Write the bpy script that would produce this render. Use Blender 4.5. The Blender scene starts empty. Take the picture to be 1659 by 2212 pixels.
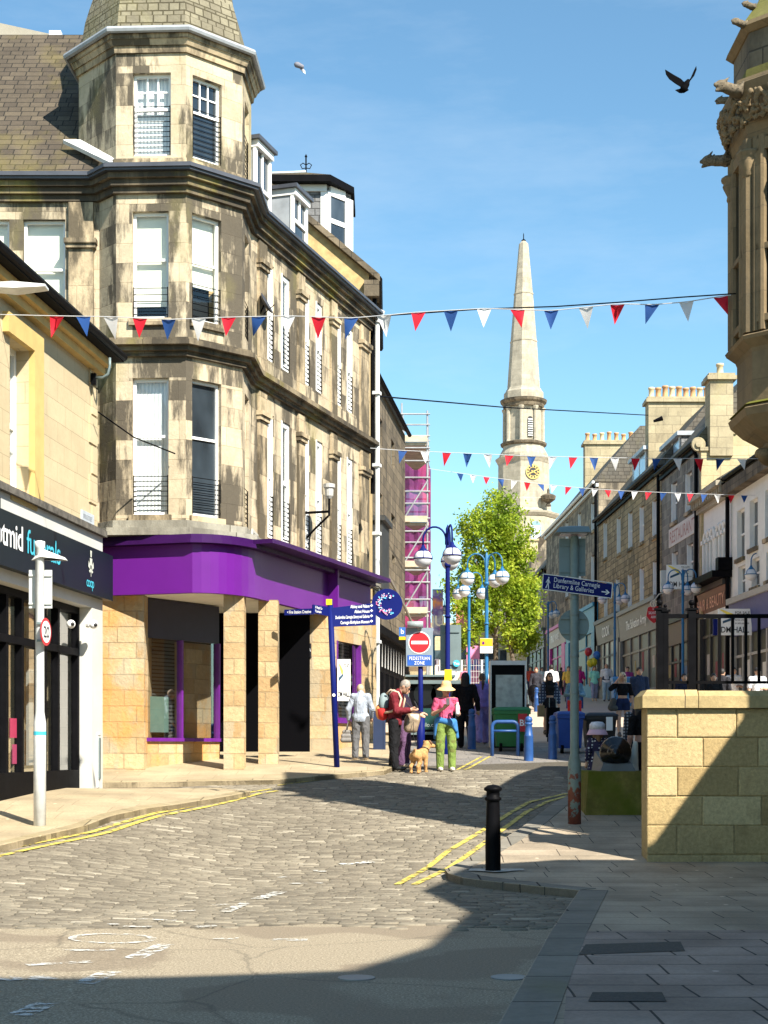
import bpy, bmesh, math, random
import numpy as np
from mathutils import Vector, Matrix
random.seed(11)
rng = np.random.default_rng(5)
SC = bpy.context.scene
COL = SC.collection
R = math.radians
# ------------------------------------------------------------------ camera, sky, sun, exposure
FP, CX, HZ, EYE = 3300.0, 829.5, 1615.0, 1.6       # focal length / centre / horizon in pixels of a 1659 px wide picture
cam = bpy.data.cameras.new('camera'); camo = bpy.data.objects.new('camera', cam); COL.objects.link(camo)
cam.sensor_fit = 'HORIZONTAL'; cam.sensor_width = 36.0; cam.lens = 36.0*FP/1659
cam.shift_y = (HZ-1106)/1659; cam.clip_start = .1; cam.clip_end = 3000
camo.location = (0, 0, EYE); camo.rotation_euler = (R(90), 0, 0)
SC.camera = camo
SUN_A, SUN_E = R(36), R(42)
sdir = Vector((math.sin(SUN_A)*math.cos(SUN_E), -math.cos(SUN_A)*math.cos(SUN_E), math.sin(SUN_E)))
W = bpy.data.worlds.new('World'); SC.world = W; W.use_nodes = True
wn = W.node_tree.nodes; wl = W.node_tree.links
sky = wn.new('ShaderNodeTexSky'); sky.sky_type = 'NISHITA'; sky.sun_disc = False
sky.sun_elevation = SUN_E; sky.sun_rotation = math.pi-SUN_A
sky.air_density = 1.0; sky.dust_density = .15; sky.ozone_density = 2.0; sky.altitude = 50
tint = wn.new('ShaderNodeMix'); tint.data_type = 'RGBA'; tint.blend_type = 'MULTIPLY'; tint.inputs[0].default_value = 1; tint.inputs[7].default_value = (.92, 1.2, 1.17, 1)
wl.new(sky.outputs[0], tint.inputs[6])
wtc = wn.new('ShaderNodeTexCoord'); wmp = wn.new('ShaderNodeMapping'); wmp.inputs['Scale'].default_value = (2.2, 2.2, 9); wmp.inputs['Rotation'].default_value = (0, R(14), 0); wl.new(wtc.outputs['Generated'], wmp.inputs[0])
wno = wn.new('ShaderNodeTexNoise'); wno.inputs['Scale'].default_value = 1.6; wno.inputs['Detail'].default_value = 7; wno.inputs['Roughness'].default_value = .62; wl.new(wmp.outputs[0], wno.inputs['Vector'])
wrp = wn.new('ShaderNodeValToRGB'); wrp.color_ramp.elements[0].position = .45; wrp.color_ramp.elements[1].position = .8; wrp.color_ramp.elements[1].color = (.25, .25, .25, 1); wl.new(wno.outputs['Fac'], wrp.inputs[0])
cir = wn.new('ShaderNodeMix'); cir.data_type = 'RGBA'; cir.inputs[7].default_value = (5.5, 6.2, 6.8, 1); wl.new(wrp.outputs[0], cir.inputs[0]); wl.new(tint.outputs[2], cir.inputs[6]); wl.new(cir.outputs[2], wn['Background'].inputs[0]); wn['Background'].inputs[1].default_value = .078
sl = bpy.data.lights.new('sun', 'SUN'); sl.energy = 5.0; sl.angle = R(.5); sl.color = (1, .935, .82)
so = bpy.data.objects.new('sun', sl); COL.objects.link(so)
so.rotation_euler = sdir.to_track_quat('Z', 'Y').to_euler(); so.location = (30, -40, 60)
SC.view_settings.view_transform = 'Standard'; SC.view_settings.look = 'None'
SC.view_settings.exposure = 1.2; SC.view_settings.gamma = 1; SC.view_settings.use_curve_mapping = False
SC.cycles.max_bounces = 6; SC.cycles.transparent_max_bounces = 8
# ------------------------------------------------------------------ ground heights
RD = [0, 17, 19, 21, 23, 25, 27, 29.5, 33, 36, 40, 50, 60, 73, 101, 140, 200, 900]
RZ = [0, 0, .08, .27, .48, .69, .9, 1.15, 1.42, 1.64, 1.9, 2.5, 3.08, 3.82, 5.2, 6.5, 7.5, 8]
LD = [0, 14, 18, 20.5, 22.4, 24, 27, 29.5, 33, 900]
LZ = [0, .08, .34, .47, .7, .78, .86, 1.13, 1.42, 8]
def sstep(a, b, x):
    t = min(1, max(0, (x-a)/(b-a))); return t*t*(3-2*t)
def gz(x, y):
    a = float(np.interp(y, RD, RZ))
    if y >= 33: return a
    b = float(np.interp(y, LD, LZ)); w = sstep(-1.3, -4.6, x) if x < -1.3 else 0
    return a+(b-a)*w
def W3(u, v, d): return Vector(((u-CX)/FP*d, d, EYE+(HZ-v)/FP*d))
def gx(u, d): return (u-CX)/FP*d
def ground_at(u, v, h=0):          # where the line of sight meets the ground (raised by h)
    prev = 3
    d = 3.0
    while d < 300:
        z = EYE+(HZ-v)/FP*d
        if z < gz(gx(u, d), d)+h:
            lo, hi = prev, d
            for _ in range(30):
                m = (lo+hi)/2
                if EYE+(HZ-v)/FP*m < gz(gx(u, m), m)+h: hi = m
                else: lo = m
            return gx(u, hi), hi
        prev = d; d += .25
    return gx(u, 300), 300
# ------------------------------------------------------------------ mesh helpers
class MB:
    def __init__(s): s.v = []; s.f = []
    def add(s, vs, fs):
        o = len(s.v); s.v += [tuple(p) for p in vs]; s.f += [tuple(o+i for i in f) for f in fs]; return s
    def hexa(s, p):                # 8 points: bottom loop then top loop
        return s.add(p, [(3, 2, 1, 0), (4, 5, 6, 7), (0, 1, 5, 4), (1, 2, 6, 5), (2, 3, 7, 6), (3, 0, 4, 7)])
    def box(s, x0, x1, y0, y1, z0, z1):
        return s.hexa([(x0, y0, z0), (x1, y0, z0), (x1, y1, z0), (x0, y1, z0), (x0, y0, z1), (x1, y0, z1), (x1, y1, z1), (x0, y1, z1)])
    def poly(s, pts): return s.add(pts, [tuple(range(len(pts)))])
    def extr(s, pts, vec):
        n = len(pts); vec = Vector(vec); a = [Vector(p) for p in pts]; b = [p+vec for p in a]
        return s.add(a+b, [tuple(range(n)), tuple(range(2*n-1, n-1, -1))]+[(i, i+n, (i+1) % n+n, (i+1) % n) for i in range(n)])
    def prism(s, pts, z0, z1): return s.extr([(p[0], p[1], z0) for p in pts], (0, 0, z1-z0))
    def loft(s, rings, cap=True, closed=True):
        n = len(rings[0]); vs = [p for r in rings for p in r]; fs = []
        for k in range(len(rings)-1):
            for i in range(n if closed else n-1):
                j = (i+1) % n
                fs.append((k*n+i, k*n+j, (k+1)*n+j, (k+1)*n+i))
        if cap and closed: fs += [tuple(range(n-1, -1, -1)), tuple((len(rings)-1)*n+i for i in range(n))]
        return s.add(vs, fs)
    def tube(s, pts, r, n=8, cap=True):
        pts = [Vector(p) for p in pts]; m = len(pts)
        rs = r if isinstance(r, (list, tuple)) else [r]*m
        rings = []; prevx = None
        for i in range(m):
            t = (pts[min(i+1, m-1)]-pts[max(i-1, 0)]).normalized()
            if prevx is None:
                a = Vector((1, 0, 0)) if abs(t.x) < .8 else Vector((0, 1, 0))
                x = (a-t*a.dot(t)).normalized()
            else:
                x = (prevx-t*prevx.dot(t)).normalized()
            y = t.cross(x); prevx = x
            rings.append([pts[i]+(x*math.cos(2*math.pi*k/n)+y*math.sin(2*math.pi*k/n))*rs[i] for k in range(n)])
        return s.loft(rings, cap)
    def lathe(s, prof, n=16, c=(0, 0, 0), rot=0, M=None):
        rings = []
        for r, z in prof:
            ring = [Vector((r*math.cos(rot+2*math.pi*k/n), r*math.sin(rot+2*math.pi*k/n), z)) for k in range(n)]
            rings.append([((M @ p) if M else p)+Vector(c) for p in ring])
        return s.loft(rings)
    def xf(s, M): s.v = [tuple(M @ Vector(p)) for p in s.v]; return s
    def join(s, o): return s.add(o.v, o.f)
ORG = {}
def part(name, mb, mat, parent=None, smooth=False, world=True, label=None):
    """link a mesh; world=True: the points are world points (parents are then unrotated), else they are local to the thing"""
    vs = mb.v; l = Vector((0, 0, 0))
    if parent is not None and world:
        l = ORG[parent.name]; vs = [(p[0]-l.x, p[1]-l.y, p[2]-l.z) for p in vs]
    me = bpy.data.meshes.new(name); me.from_pydata(vs, [], mb.f)
    bm = bmesh.new(); bm.from_mesh(me)
    bmesh.ops.recalc_face_normals(bm, faces=bm.faces)
    uv = bm.loops.layers.uv.new('UVMap')
    for f in bm.faces:
        n = f.normal
        if abs(n.z) > .75:
            for lp in f.loops: lp[uv].uv = (lp.vert.co.x+l.x, lp.vert.co.y+l.y)
        else:
            tx, ty = -n.y, n.x; q = math.hypot(tx, ty) or 1; tx /= q; ty /= q
            k = 1/max(.5, math.sqrt(max(1e-6, 1-n.z*n.z)))
            for lp in f.loops: lp[uv].uv = ((lp.vert.co.x+l.x)*tx+(lp.vert.co.y+l.y)*ty, (lp.vert.co.z+l.z)*k)
        f.smooth = smooth
    bm.to_mesh(me); bm.free()
    me.materials.append(mat)
    o = bpy.data.objects.new(name, me); COL.objects.link(o)
    if label: o['label'] = label
    if parent is not None: o.parent = parent
    ORG[o.name] = l
    return o
def parts(name, mb, mat, parent=None, smooth=False, gap=.03):
    """one object for every separate piece of the mesh"""
    n = len(mb.v); par = list(range(n))
    def find(i):
        while par[i] != i: par[i] = par[par[i]]; i = par[i]
        return i
    for f in mb.f:
        for i in f[1:]: par[find(i)] = find(f[0])
    isl = {}
    for fi, f in enumerate(mb.f): isl.setdefault(find(f[0]), []).append(fi)
    grp = []
    for fs in isl.values():
        P = np.array([mb.v[i] for fi in fs for i in mb.f[fi]]); grp.append([fs, P.min(0)-gap, P.max(0)+gap])
    done = False
    while not done:
        done = True
        for i in range(len(grp)):
            for j in range(i+1, len(grp)):
                if (grp[i][1] <= grp[j][2]).all() and (grp[j][1] <= grp[i][2]).all():
                    grp[i] = [grp[i][0]+grp[j][0], np.minimum(grp[i][1], grp[j][1]), np.maximum(grp[i][2], grp[j][2])]; grp.pop(j); done = False; break
            if not done: break
    out = []
    for fs, _, _ in grp:
        m = MB(); ix = {}
        for fi in fs:
            q = []
            for i in mb.f[fi]:
                if i not in ix: ix[i] = len(m.v); m.v.append(mb.v[i])
                q.append(ix[i])
            m.f.append(tuple(q))
        out.append(part(name, m, mat, parent, smooth))
    return out
def tag(o, label, cat, group=None):
    o['label'] = label; o['category'] = cat
    if group: o['group'] = group
    return o
def thing(name, label, cat, loc=(0, 0, 0), rz=0, group=None):
    o = bpy.data.objects.new(name, None); COL.objects.link(o)
    o.empty_display_size = .2
    o.location = loc; o.rotation_euler = (0, 0, rz); ORG[o.name] = Vector(loc)
    return tag(o, label, cat, group)
def struct(o, kind='structure'): o['kind'] = kind; return o
def dup(root, loc, rz, label=None, group=None):
    r = root.copy(); COL.objects.link(r); r.location = loc; r.rotation_euler = (0, 0, rz)
    if label: r['label'] = label
    if group: r['group'] = group
    for ch in list(root.children):
        c = ch.copy(); COL.objects.link(c); c.parent = r
        for g in list(ch.children):
            d = g.copy(); COL.objects.link(d); d.parent = c
    return r
_tc = {}
def text_mb(s, h, spacing=1.0, bold=0):
    """letters in the x/z plane of a local frame, cap height h, starting at x=0; returns MB (x, y) points and width"""
    key = (s, spacing, bold)
    if key not in _tc:
        c = bpy.data.curves.new('t', 'FONT'); c.body = s; c.size = 1; c.space_character = spacing; c.offset = bold; c.resolution_u = 3
        o = bpy.data.objects.new('t', c); COL.objects.link(o)
        dg = bpy.context.evaluated_depsgraph_get(); me = o.evaluated_get(dg).to_mesh()
        vs = [(v.co.x, v.co.y) for v in me.vertices]; fs = [tuple(p.vertices) for p in me.polygons]
        o.evaluated_get(dg).to_mesh_clear(); bpy.data.objects.remove(o); bpy.data.curves.remove(c)
        _tc[key] = (vs, fs)
    vs, fs = _tc[key]; k = h/.7
    return [(x*k, y*k) for x, y in vs], fs
def put_text(mb, s, h, org, right, up, align='l', bold=0, spacing=1.0, width=None):
    vs, fs = text_mb(s, h, spacing, bold)
    if not vs: return mb
    w = max(x for x, y in vs); k = 1
    if width: k = width/w; w = width
    off = {'l': 0, 'c': -w/2, 'r': -w}[align]
    org = Vector(org); right = Vector(right); up = Vector(up)
    return mb.add([org+right*(x*k+off)+up*y for x, y in vs], fs)
# ------------------------------------------------------------------ facades
class Fa:
    """a vertical plane from p0 (left in the picture) to p1 (right); s along it, z up, o outward"""
    def __init__(s, p0, p1):
        s.p = Vector((p0[0], p0[1])); d = Vector((p1[0]-p0[0], p1[1]-p0[1])); s.L = d.length; s.t = d/s.L; s.n = Vector((s.t.y, -s.t.x))
    def P(s, a, z, o=0): return Vector((s.p.x+s.t.x*a+s.n.x*o, s.p.y+s.t.y*a+s.n.y*o, z))
    def su(s, u, o=0):
        k = (u-CX)/FP; px = s.p.x+s.n.x*o; py = s.p.y+s.n.y*o
        return (k*py-px)/(s.t.x-k*s.t.y)
    def d(s, u, o=0): return s.p.y+s.n.y*o+s.t.y*s.su(u, o)
    def zv(s, u, v, o=0): return EYE+(HZ-v)/FP*s.d(u, o)
    def box(s, mb, a0, a1, z0, z1, o0, o1):
        return mb.hexa([s.P(a0, z0, o1), s.P(a1, z0, o1), s.P(a1, z0, o0), s.P(a0, z0, o0), s.P(a0, z1, o1), s.P(a1, z1, o1), s.P(a1, z1, o0), s.P(a0, z1, o0)])
    def wall(s, mb, a0, a1, z0, z1, holes=(), o=0, depth=.2):
        A = sorted(set([a0, a1]+[min(max(h[i], a0), a1) for h in holes for i in (0, 1)]))
        Z = sorted(set([z0, z1]+[min(max(h[i], z0), z1) for h in holes for i in (2, 3)]))
        for i in range(len(A)-1):
            for j in range(len(Z)-1):
                if A[i+1]-A[i] < 1e-4 or Z[j+1]-Z[j] < 1e-4: continue
                ca, cz = (A[i]+A[i+1])/2, (Z[j]+Z[j+1])/2
                if any(h[0] < ca < h[1] and h[2] < cz < h[3] for h in holes): continue
                mb.poly([s.P(A[i], Z[j], o), s.P(A[i+1], Z[j], o), s.P(A[i+1], Z[j+1], o), s.P(A[i], Z[j+1], o)])
        for h in holes:
            b0, b1, c0, c1 = h[:4]; q = o-depth
            mb.poly([s.P(b0, c0, o), s.P(b0, c1, o), s.P(b0, c1, q), s.P(b0, c0, q)])
            mb.poly([s.P(b1, c0, o), s.P(b1, c0, q), s.P(b1, c1, q), s.P(b1, c1, o)])
            mb.poly([s.P(b0, c1, o), s.P(b1, c1, o), s.P(b1, c1, q), s.P(b0, c1, q)])
            mb.poly([s.P(b0, c0, o), s.P(b0, c0, q), s.P(b1, c0, q), s.P(b1, c0, o)])
        return mb
    def text(s, mb, txt, h, a, z, o, align='l', bold=0, spacing=1.0, width=None):
        return put_text(mb, txt, h, s.P(a, z, o), (s.t.x, s.t.y, 0), (0, 0, 1), align, bold, spacing, width)
def window(bld, fa, h, o=-.12, fr=.06, fmat=None, pmat=None, blind=None, bars=(0, 0), mid=.5, guard=None, sill=None, gmat=None, lining=False):
    """sash window: frame part with pane / blind as sub-parts"""
    a0, a1, z0, z1 = h[:4]; m = MB(); t0, t1 = o-.06, o
    fa.box(m, a0, a0+fr, z0, z1, t0, t1); fa.box(m, a1-fr, a1, z0, z1, t0, t1)
    fa.box(m, a0+fr, a1-fr, z1-fr, z1, t0, t1); fa.box(m, a0+fr, a1-fr, z0, z0+fr*1.2, t0, t1)
    if mid: zm = z0+(z1-z0)*mid; fa.box(m, a0+fr, a1-fr, zm-fr*.45, zm+fr*.45, t0, t1-.004)
    else: zm = z0
    if bars[0]:
        for k in range(1, bars[0]): x = a0+fr+(a1-a0-2*fr)*k/bars[0]; fa.box(m, x-.014, x+.014, zm+fr*.45, z1-fr, t0+.01, t1-.01)
        for k in range(1, bars[1]): x = zm+(z1-zm)*k/bars[1]; fa.box(m, a0+fr, a1-fr, x-.014, x+.014, t0+.012, t1-.012)
    if lining: fa.box(m, a0+.002, a0+.05, z0, z1, t1+.002, .015)
    w = part('window', m, fmat, bld)
    p = MB().poly([fa.P(a0+fr, z0+fr, o-.04), fa.P(a1-fr, z0+fr, o-.04), fa.P(a1-fr, z1-fr, o-.04), fa.P(a0+fr, z1-fr, o-.04)])
    part('pane', p, pmat, w)
    if blind:
        bz, bm_ = blind
        b = MB(); zb = z0+fr+(z1-z0-2*fr)*bz
        b.poly([fa.P(a0, zb, o-.12), fa.P(a1, zb, o-.12), fa.P(a1, z1, o-.12), fa.P(a0, z1, o-.12)])
        part('blind', b, bm_, w)
        if bz > 0: part('unlit_room_sheet', MB().poly([fa.P(a0, z0, o-.3), fa.P(a1, z0, o-.3), fa.P(a1, z1, o-.3), fa.P(a0, z1, o-.3)]), M['glass_far'], w)  # dark sheet below the blind stands for the unlit room
    if guard:
        g = MB(); gh, nb = guard
        for k in range(nb):
            z = z0+.08+gh*k/(nb-1); g.tube([fa.P(a0+.01, z, -.02), fa.P(a1-.01, z, -.02)], .008, 5)
        for a in (a0+.02, a1-.02): g.tube([fa.P(a, z0+.02, -.02), fa.P(a, z0+.1+gh, -.02)], .009, 5)
        part('window_guard', g, gmat, w)
    if sill:
        q = MB(); fa.box(q, a0-.08, a1+.08, z0-.14, z0-.003, -.1, .08); part('sill', q, sill, w)
    return w
# ------------------------------------------------------------------ implicit surfaces for bodies, cloth, animals
def V(*a): return np.array(a, float)
def sdf_mesh(prims, h=.015, k=.03, clips=(), cut=()):
    """smooth union of round cones ('c',a,b,ra,rb) and ellipsoids ('e',c,(rx,ry,rz),rot3x3 or None); clips: (point, normal) keep the side the normal points away from"""
    lo = np.full(3, 1e9); hi = -lo
    bx = []
    for p in prims:
        if p[0] == 'c': a, b = V(*p[1]), V(*p[2]); r = max(p[3], p[4]); l, q = np.minimum(a, b)-r, np.maximum(a, b)+r
        else: c = V(*p[1]); r = max(p[2]); rr = np.array(p[2]) if len(p) < 4 or p[3] is None else np.full(3, r); l, q = c-rr, c+rr
        bx.append((l-k*1.2-2*h, q+k*1.2+2*h)); lo = np.minimum(lo, l); hi = np.maximum(hi, q)
    lo -= 3*h; hi += 3*h
    n = np.ceil((hi-lo)/h).astype(int)+1
    D = np.full(n, 1.0)
    ax = [lo[i]+h*np.arange(n[i]) for i in range(3)]
    def ev(p, X, Y, Z):
        if p[0] == 'c':
            a, b, ra, rb = V(*p[1]), V(*p[2]), p[3], p[4]; ba = b-a; q = ba.dot(ba)+1e-12
            px, py, pz = X-a[0], Y-a[1], Z-a[2]
            t = np.clip((px*ba[0]+py*ba[1]+pz*ba[2])/q, 0, 1)
            return np.sqrt((px-t*ba[0])**2+(py-t*ba[1])**2+(pz-t*ba[2])**2)-(ra+(rb-ra)*t)
        c = V(*p[1]); rx, ry, rz = p[2]; px, py, pz = X-c[0], Y-c[1], Z-c[2]
        if len(p) > 3 and p[3] is not None:
            M = p[3]; px, py, pz = (M[0][0]*px+M[1][0]*py+M[2][0]*pz, M[0][1]*px+M[1][1]*py+M[2][1]*pz, M[0][2]*px+M[1][2]*py+M[2][2]*pz)
        k0 = np.sqrt((px/rx)**2+(py/ry)**2+(pz/rz)**2); k1 = np.sqrt((px/rx**2)**2+(py/ry**2)**2+(pz/rz**2)**2)+1e-9
        return k0*(k0-1)/k1
    for p, (l, q) in zip(prims, bx):
        i0 = np.maximum(0, np.floor((l-lo)/h).astype(int)); i1 = np.minimum(n, np.ceil((q-lo)/h).astype(int)+1)
        sl_ = tuple(slice(i0[i], i1[i]) for i in range(3))
        X = ax[0][sl_[0]][:, None, None]; Y = ax[1][sl_[1]][None, :, None]; Z = ax[2][sl_[2]][None, None, :]
        d = ev(p, X, Y, Z); g = D[sl_]; kk = min(k, 2.2*(min(p[3], p[4]) if p[0] == 'c' else min(p[2])))
        m = np.maximum(kk-np.abs(g-d), 0)/kk
        D[sl_] = np.minimum(g, d)-m*m*kk*.25
    X = ax[0][:, None, None]; Y = ax[1][None, :, None]; Z = ax[2][None, None, :]
    for p in cut: D = np.maximum(D, -ev(p, X, Y, Z))
    for c, nn in clips: D = np.maximum(D, (X-c[0])*nn[0]+(Y-c[1])*nn[1]+(Z-c[2])*nn[2])
    S = D < 0
    nx, ny, nz = np.array(D.shape)-1
    cnt = np.zeros((nx, ny, nz)); P = np.zeros((nx, ny, nz, 3))
    def cs(o): return (slice(o[0], o[0]+nx), slice(o[1], o[1]+ny), slice(o[2], o[2]+nz))
    for a in range(3):
        o1, o2 = [i for i in range(3) if i != a]
        for p in (0, 1):
            for q in (0, 1):
                o = [0, 0, 0]; o[o1] = p; o[o2] = q; e = list(o); e[a] = 1
                d0, d1 = D[cs(o)], D[cs(e)]; m = (d0 < 0) != (d1 < 0)
                t = np.where(m, d0/np.where(m, d0-d1, 1), 0)
                cnt += m
                for i in range(3): P[..., i] += m*((t if i == a else o[i]))
    act = cnt > 0; idx = np.full(cnt.shape, -1); idx[act] = np.arange(act.sum())
    ii = np.argwhere(act); vs = lo+h*(ii+P[act]/cnt[act][:, None])
    fs = []
    for a in range(3):
        b, c = (a+1) % 3, (a+2) % 3
        s0 = [slice(1, -1)]*3; s0[a] = slice(0, -1); s1 = list(s0); s1[a] = slice(1, None)
        A, B = S[tuple(s0)], S[tuple(s1)]
        for flag, rev in ((A & ~B, False), (~A & B, True)):
            e = np.argwhere(flag)
            if not len(e): continue
            e = e+np.array([0 if i == a else 1 for i in range(3)])
            db = np.zeros(3, int); db[b] = 1; dc = np.zeros(3, int); dc[c] = 1
            q = [e-db-dc, e-dc, e, e-db]
            q = [idx[x[:, 0], x[:, 1], x[:, 2]] for x in q]
            q = np.stack(q[::-1] if rev else q, 1); q = q[(q >= 0).all(1)]
            fs += [tuple(r) for r in q.tolist()]
    m = MB(); m.v = [tuple(r) for r in vs.tolist()]; m.f = fs
    return m
# ------------------------------------------------------------------ materials
def mk(name, col=(.5, .5, .5), rough=.7, metal=0, spec=.5):
    m = bpy.data.materials.new(name); m.use_nodes = True; b = m.node_tree.nodes['Principled BSDF']
    b.inputs['Base Color'].default_value = (*col, 1); b.inputs['Roughness'].default_value = rough; b.inputs['Metallic'].default_value = metal
    b.inputs['Specular IOR Level'].default_value = spec
    return m, m.node_tree, b
def nd(nt, typ, ins={}, **pr):
    n = nt.nodes.new(typ)
    for k, v in pr.items(): setattr(n, k, v)
    for k, v in ins.items():
        if hasattr(v, 'is_output'): nt.links.new(v, n.inputs[k])
        else: n.inputs[k].default_value = v
    return n
def coords(nt, kind='uv', scale=(1, 1, 1), rot=(0, 0, 0)):
    if kind == 'uv': o = nd(nt, 'ShaderNodeUVMap', uv_map='UVMap').outputs[0]
    elif kind == 'obj': o = nd(nt, 'ShaderNodeTexCoord').outputs['Object']
    else: o = nd(nt, 'ShaderNodeNewGeometry').outputs['Position']
    return nd(nt, 'ShaderNodeMapping', {0: o, 'Scale': scale, 'Rotation': rot}).outputs[0]
def noise(nt, vec, scale, detail=4, rough=.55): return nd(nt, 'ShaderNodeTexNoise', {'Vector': vec, 'Scale': scale, 'Detail': detail, 'Roughness': rough}).outputs['Fac']
def ramp(nt, fac, stops, mode='LINEAR'):
    r = nd(nt, 'ShaderNodeValToRGB', {0: fac}); r.color_ramp.interpolation = mode
    e = r.color_ramp.elements
    while len(e) < len(stops): e.new(.5)
    for i, (p, c) in enumerate(stops):
        e[i].position = p; e[i].color = (*c, 1) if not isinstance(c, (int, float)) else (c, c, c, 1)
    return r.outputs[0]
def mix(nt, f, a, b, mode='MIX'):
    n = nd(nt, 'ShaderNodeMix', data_type='RGBA', blend_type=mode)
    for k, v in ((0, f), (6, a), (7, b)):
        if hasattr(v, 'is_output'): nt.links.new(v, n.inputs[k])
        elif k == 0: n.inputs[0].default_value = v
        else: n.inputs[k].default_value = (*v, 1)
    return n.outputs[2]
def bump(nt, b, hgt, st=.3, dist=.02):
    n = nd(nt, 'ShaderNodeBump', {'Height': hgt, 'Strength': st, 'Distance': dist}); nt.links.new(n.outputs[0], b.inputs['Normal'])
def plain(name, col, rough=.6, metal=0, var=.15, scale=6, bs=.0, spec=.5):
    m, nt, b = mk(name, col, rough, metal, spec)
    n = noise(nt, coords(nt, 'obj'), scale, 5)
    c = mix(nt, ramp(nt, n, [(.3, 0), (.7, 1)]), tuple(x*(1-var) for x in col), tuple(min(1, x*(1+var)) for x in col))
    nt.links.new(c, b.inputs['Base Color'])
    if bs: bump(nt, b, n, bs, .01)
    return m
def masonry(name, c1, c2, mortar, bw=.6, bh=.3, ms=.012, soot=None, moss=None, rough=.9, bs=.5, fine=14, var=.25, bias=0, stretch=.3):
    m, nt, b = mk(name, c1, rough, 0, .25)
    uv = coords(nt, 'uv'); wp = coords(nt, 'pos')
    wob = nd(nt, 'ShaderNodeTexNoise', {'Vector': uv, 'Scale': 1.3, 'Detail': 2})
    uvw = nd(nt, 'ShaderNodeVectorMath', {0: uv, 1: nd(nt, 'ShaderNodeVectorMath', {0: wob.outputs['Color'], 'Scale': .03}, operation='SCALE').outputs[0]}, operation='ADD').outputs[0]
    br = nd(nt, 'ShaderNodeTexBrick', {'Vector': uvw, 'Scale': 1, 'Color1': (*c1, 1), 'Color2': (*c2, 1), 'Mortar': (*mortar, 1), 'Mortar Size': ms, 'Mortar Smooth': .3, 'Bias': bias, 'Brick Width': bw, 'Row Height': bh}, offset=.45, squash=1.3, squash_frequency=3)
    c = br.outputs['Color']
    n1 = noise(nt, wp, fine, 6, .7); n2 = noise(nt, wp, 1.7, 5, .6)
    c = mix(nt, 1, c, ramp(nt, n1, [(.2, 1-var), (.75, 1.0)]), 'MULTIPLY')
    c = mix(nt, 1, c, ramp(nt, n2, [(.3, 1-var), (.65, 1.0)]), 'MULTIPLY')
    if soot:
        sc, lo, hi, amt = soot
        st = coords(nt, 'pos', (1, 1, stretch)); n3 = noise(nt, st, 1.35, 9, .7)
        bn = nd(nt, 'ShaderNodeTexBrick', {'Vector': uvw, 'Scale': 1, 'Color1': (0, 0, 0, 1), 'Color2': (1, 1, 1, 1), 'Mortar': (.5, .5, .5, 1), 'Mortar Size': 0., 'Brick Width': bw*.97, 'Row Height': bh}, offset=.45, squash=1.3, squash_frequency=3).outputs['Color']
        f = nd(nt, 'ShaderNodeMath', {0: n3, 1: nd(nt, 'ShaderNodeMath', {0: nd(nt, 'ShaderNodeSeparateColor', {0: bn}).outputs[0], 1: .13}, operation='MULTIPLY').outputs[0]}, operation='ADD').outputs[0]
        f = ramp(nt, f, [(lo, 0), (hi, amt)]); c = mix(nt, f, c, sc)
    if moss:
        sc, lo, hi, amt = moss
        n4 = noise(nt, coords(nt, 'pos', (1, 1, .6)), .6, 6, .6); c = mix(nt, ramp(nt, n4, [(lo, 0), (hi, amt)]), c, sc)
    nt.links.new(c, b.inputs['Base Color'])
    h = nd(nt, 'ShaderNodeMath', {0: nd(nt, 'ShaderNodeMath', {0: br.outputs['Fac'], 1: -1.0}, operation='MULTIPLY').outputs[0], 1: nd(nt, 'ShaderNodeMath', {0: n1, 1: .7}, operation='MULTIPLY').outputs[0]}, operation='ADD').outputs[0]
    bump(nt, b, h, bs, .03)
    return m
SOOT = (.05, .042, .032)
M = {}
M['stone_old'] = masonry('weathered sandstone', (.62, .52, .365), (.52, .43, .295), (.4, .315, .2), .78, .37, .005, ((.055, .047, .036), .525, .61, .9), ((.25, .22, .07), .55, .75, .6), stretch=.22)
M['stone_trim'] = masonry('dressed sandstone', (.6, .48, .315), (.5, .395, .25), (.34, .265, .165), 1.3, .8, .005, ((.06, .05, .035), .49, .61, .88), ((.17, .16, .05), .58, .74, .5))
M['stone_cornice'] = masonry('sooty cornice stone', (.3, .24, .155), (.2, .16, .105), (.09, .075, .055), 1.1, .6, .006, (SOOT, .44, .62, .92), ((.22, .19, .03), .56, .7, .8))
M['stone_dark'] = masonry('blackened sandstone', (.25, .2, .135), (.16, .13, .09), (.09, .075, .055), .55, .3, .012, (SOOT, .5, .7, .85))
M['stone_rock'] = masonry('rock faced golden sandstone', (.7, .53, .31), (.5, .33, .16), (.5, .37, .21), .52, .3, .01, ((.38, .34, .25), .58, .62, .6), ((.56, .27, .06), .58, .64, .6), bs=1, var=.3)
M['stone_shop'] = masonry('smooth cream ashlar', (.58, .475, .3), (.53, .43, .27), (.36, .29, .18), .7, .33, .006, None, None, bs=.2, var=.12)
M['stone_yellow'] = plain('yellow painted stone', (.55, .385, .14), .8, 0, .1, 4, .1)
M['stone_wall'] = masonry('squared sandstone blocks', (.56, .42, .21), (.41, .29, .135), (.12, .095, .055), .76, .365, .012, ((.17, .115, .05), .5, .72, .7), ((.42, .37, .26), .6, .66, .5), bs=.7, var=.4, stretch=.5)
M['stone_coping'] = masonry('sandstone coping', (.56, .43, .21), (.53, .4, .2), (.2, .15, .09), 1.25, 2.0, .008, None, None, bs=.5, var=.4)
M['stone_gothic'] = masonry('carved gothic sandstone', (.29, .21, .12), (.24, .175, .095), (.2, .15, .09), .9, .5, .006, ((.1, .085, .06), .56, .72, .6), ((.09, .11, .01), .6, .72, .6), bs=.25)
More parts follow.
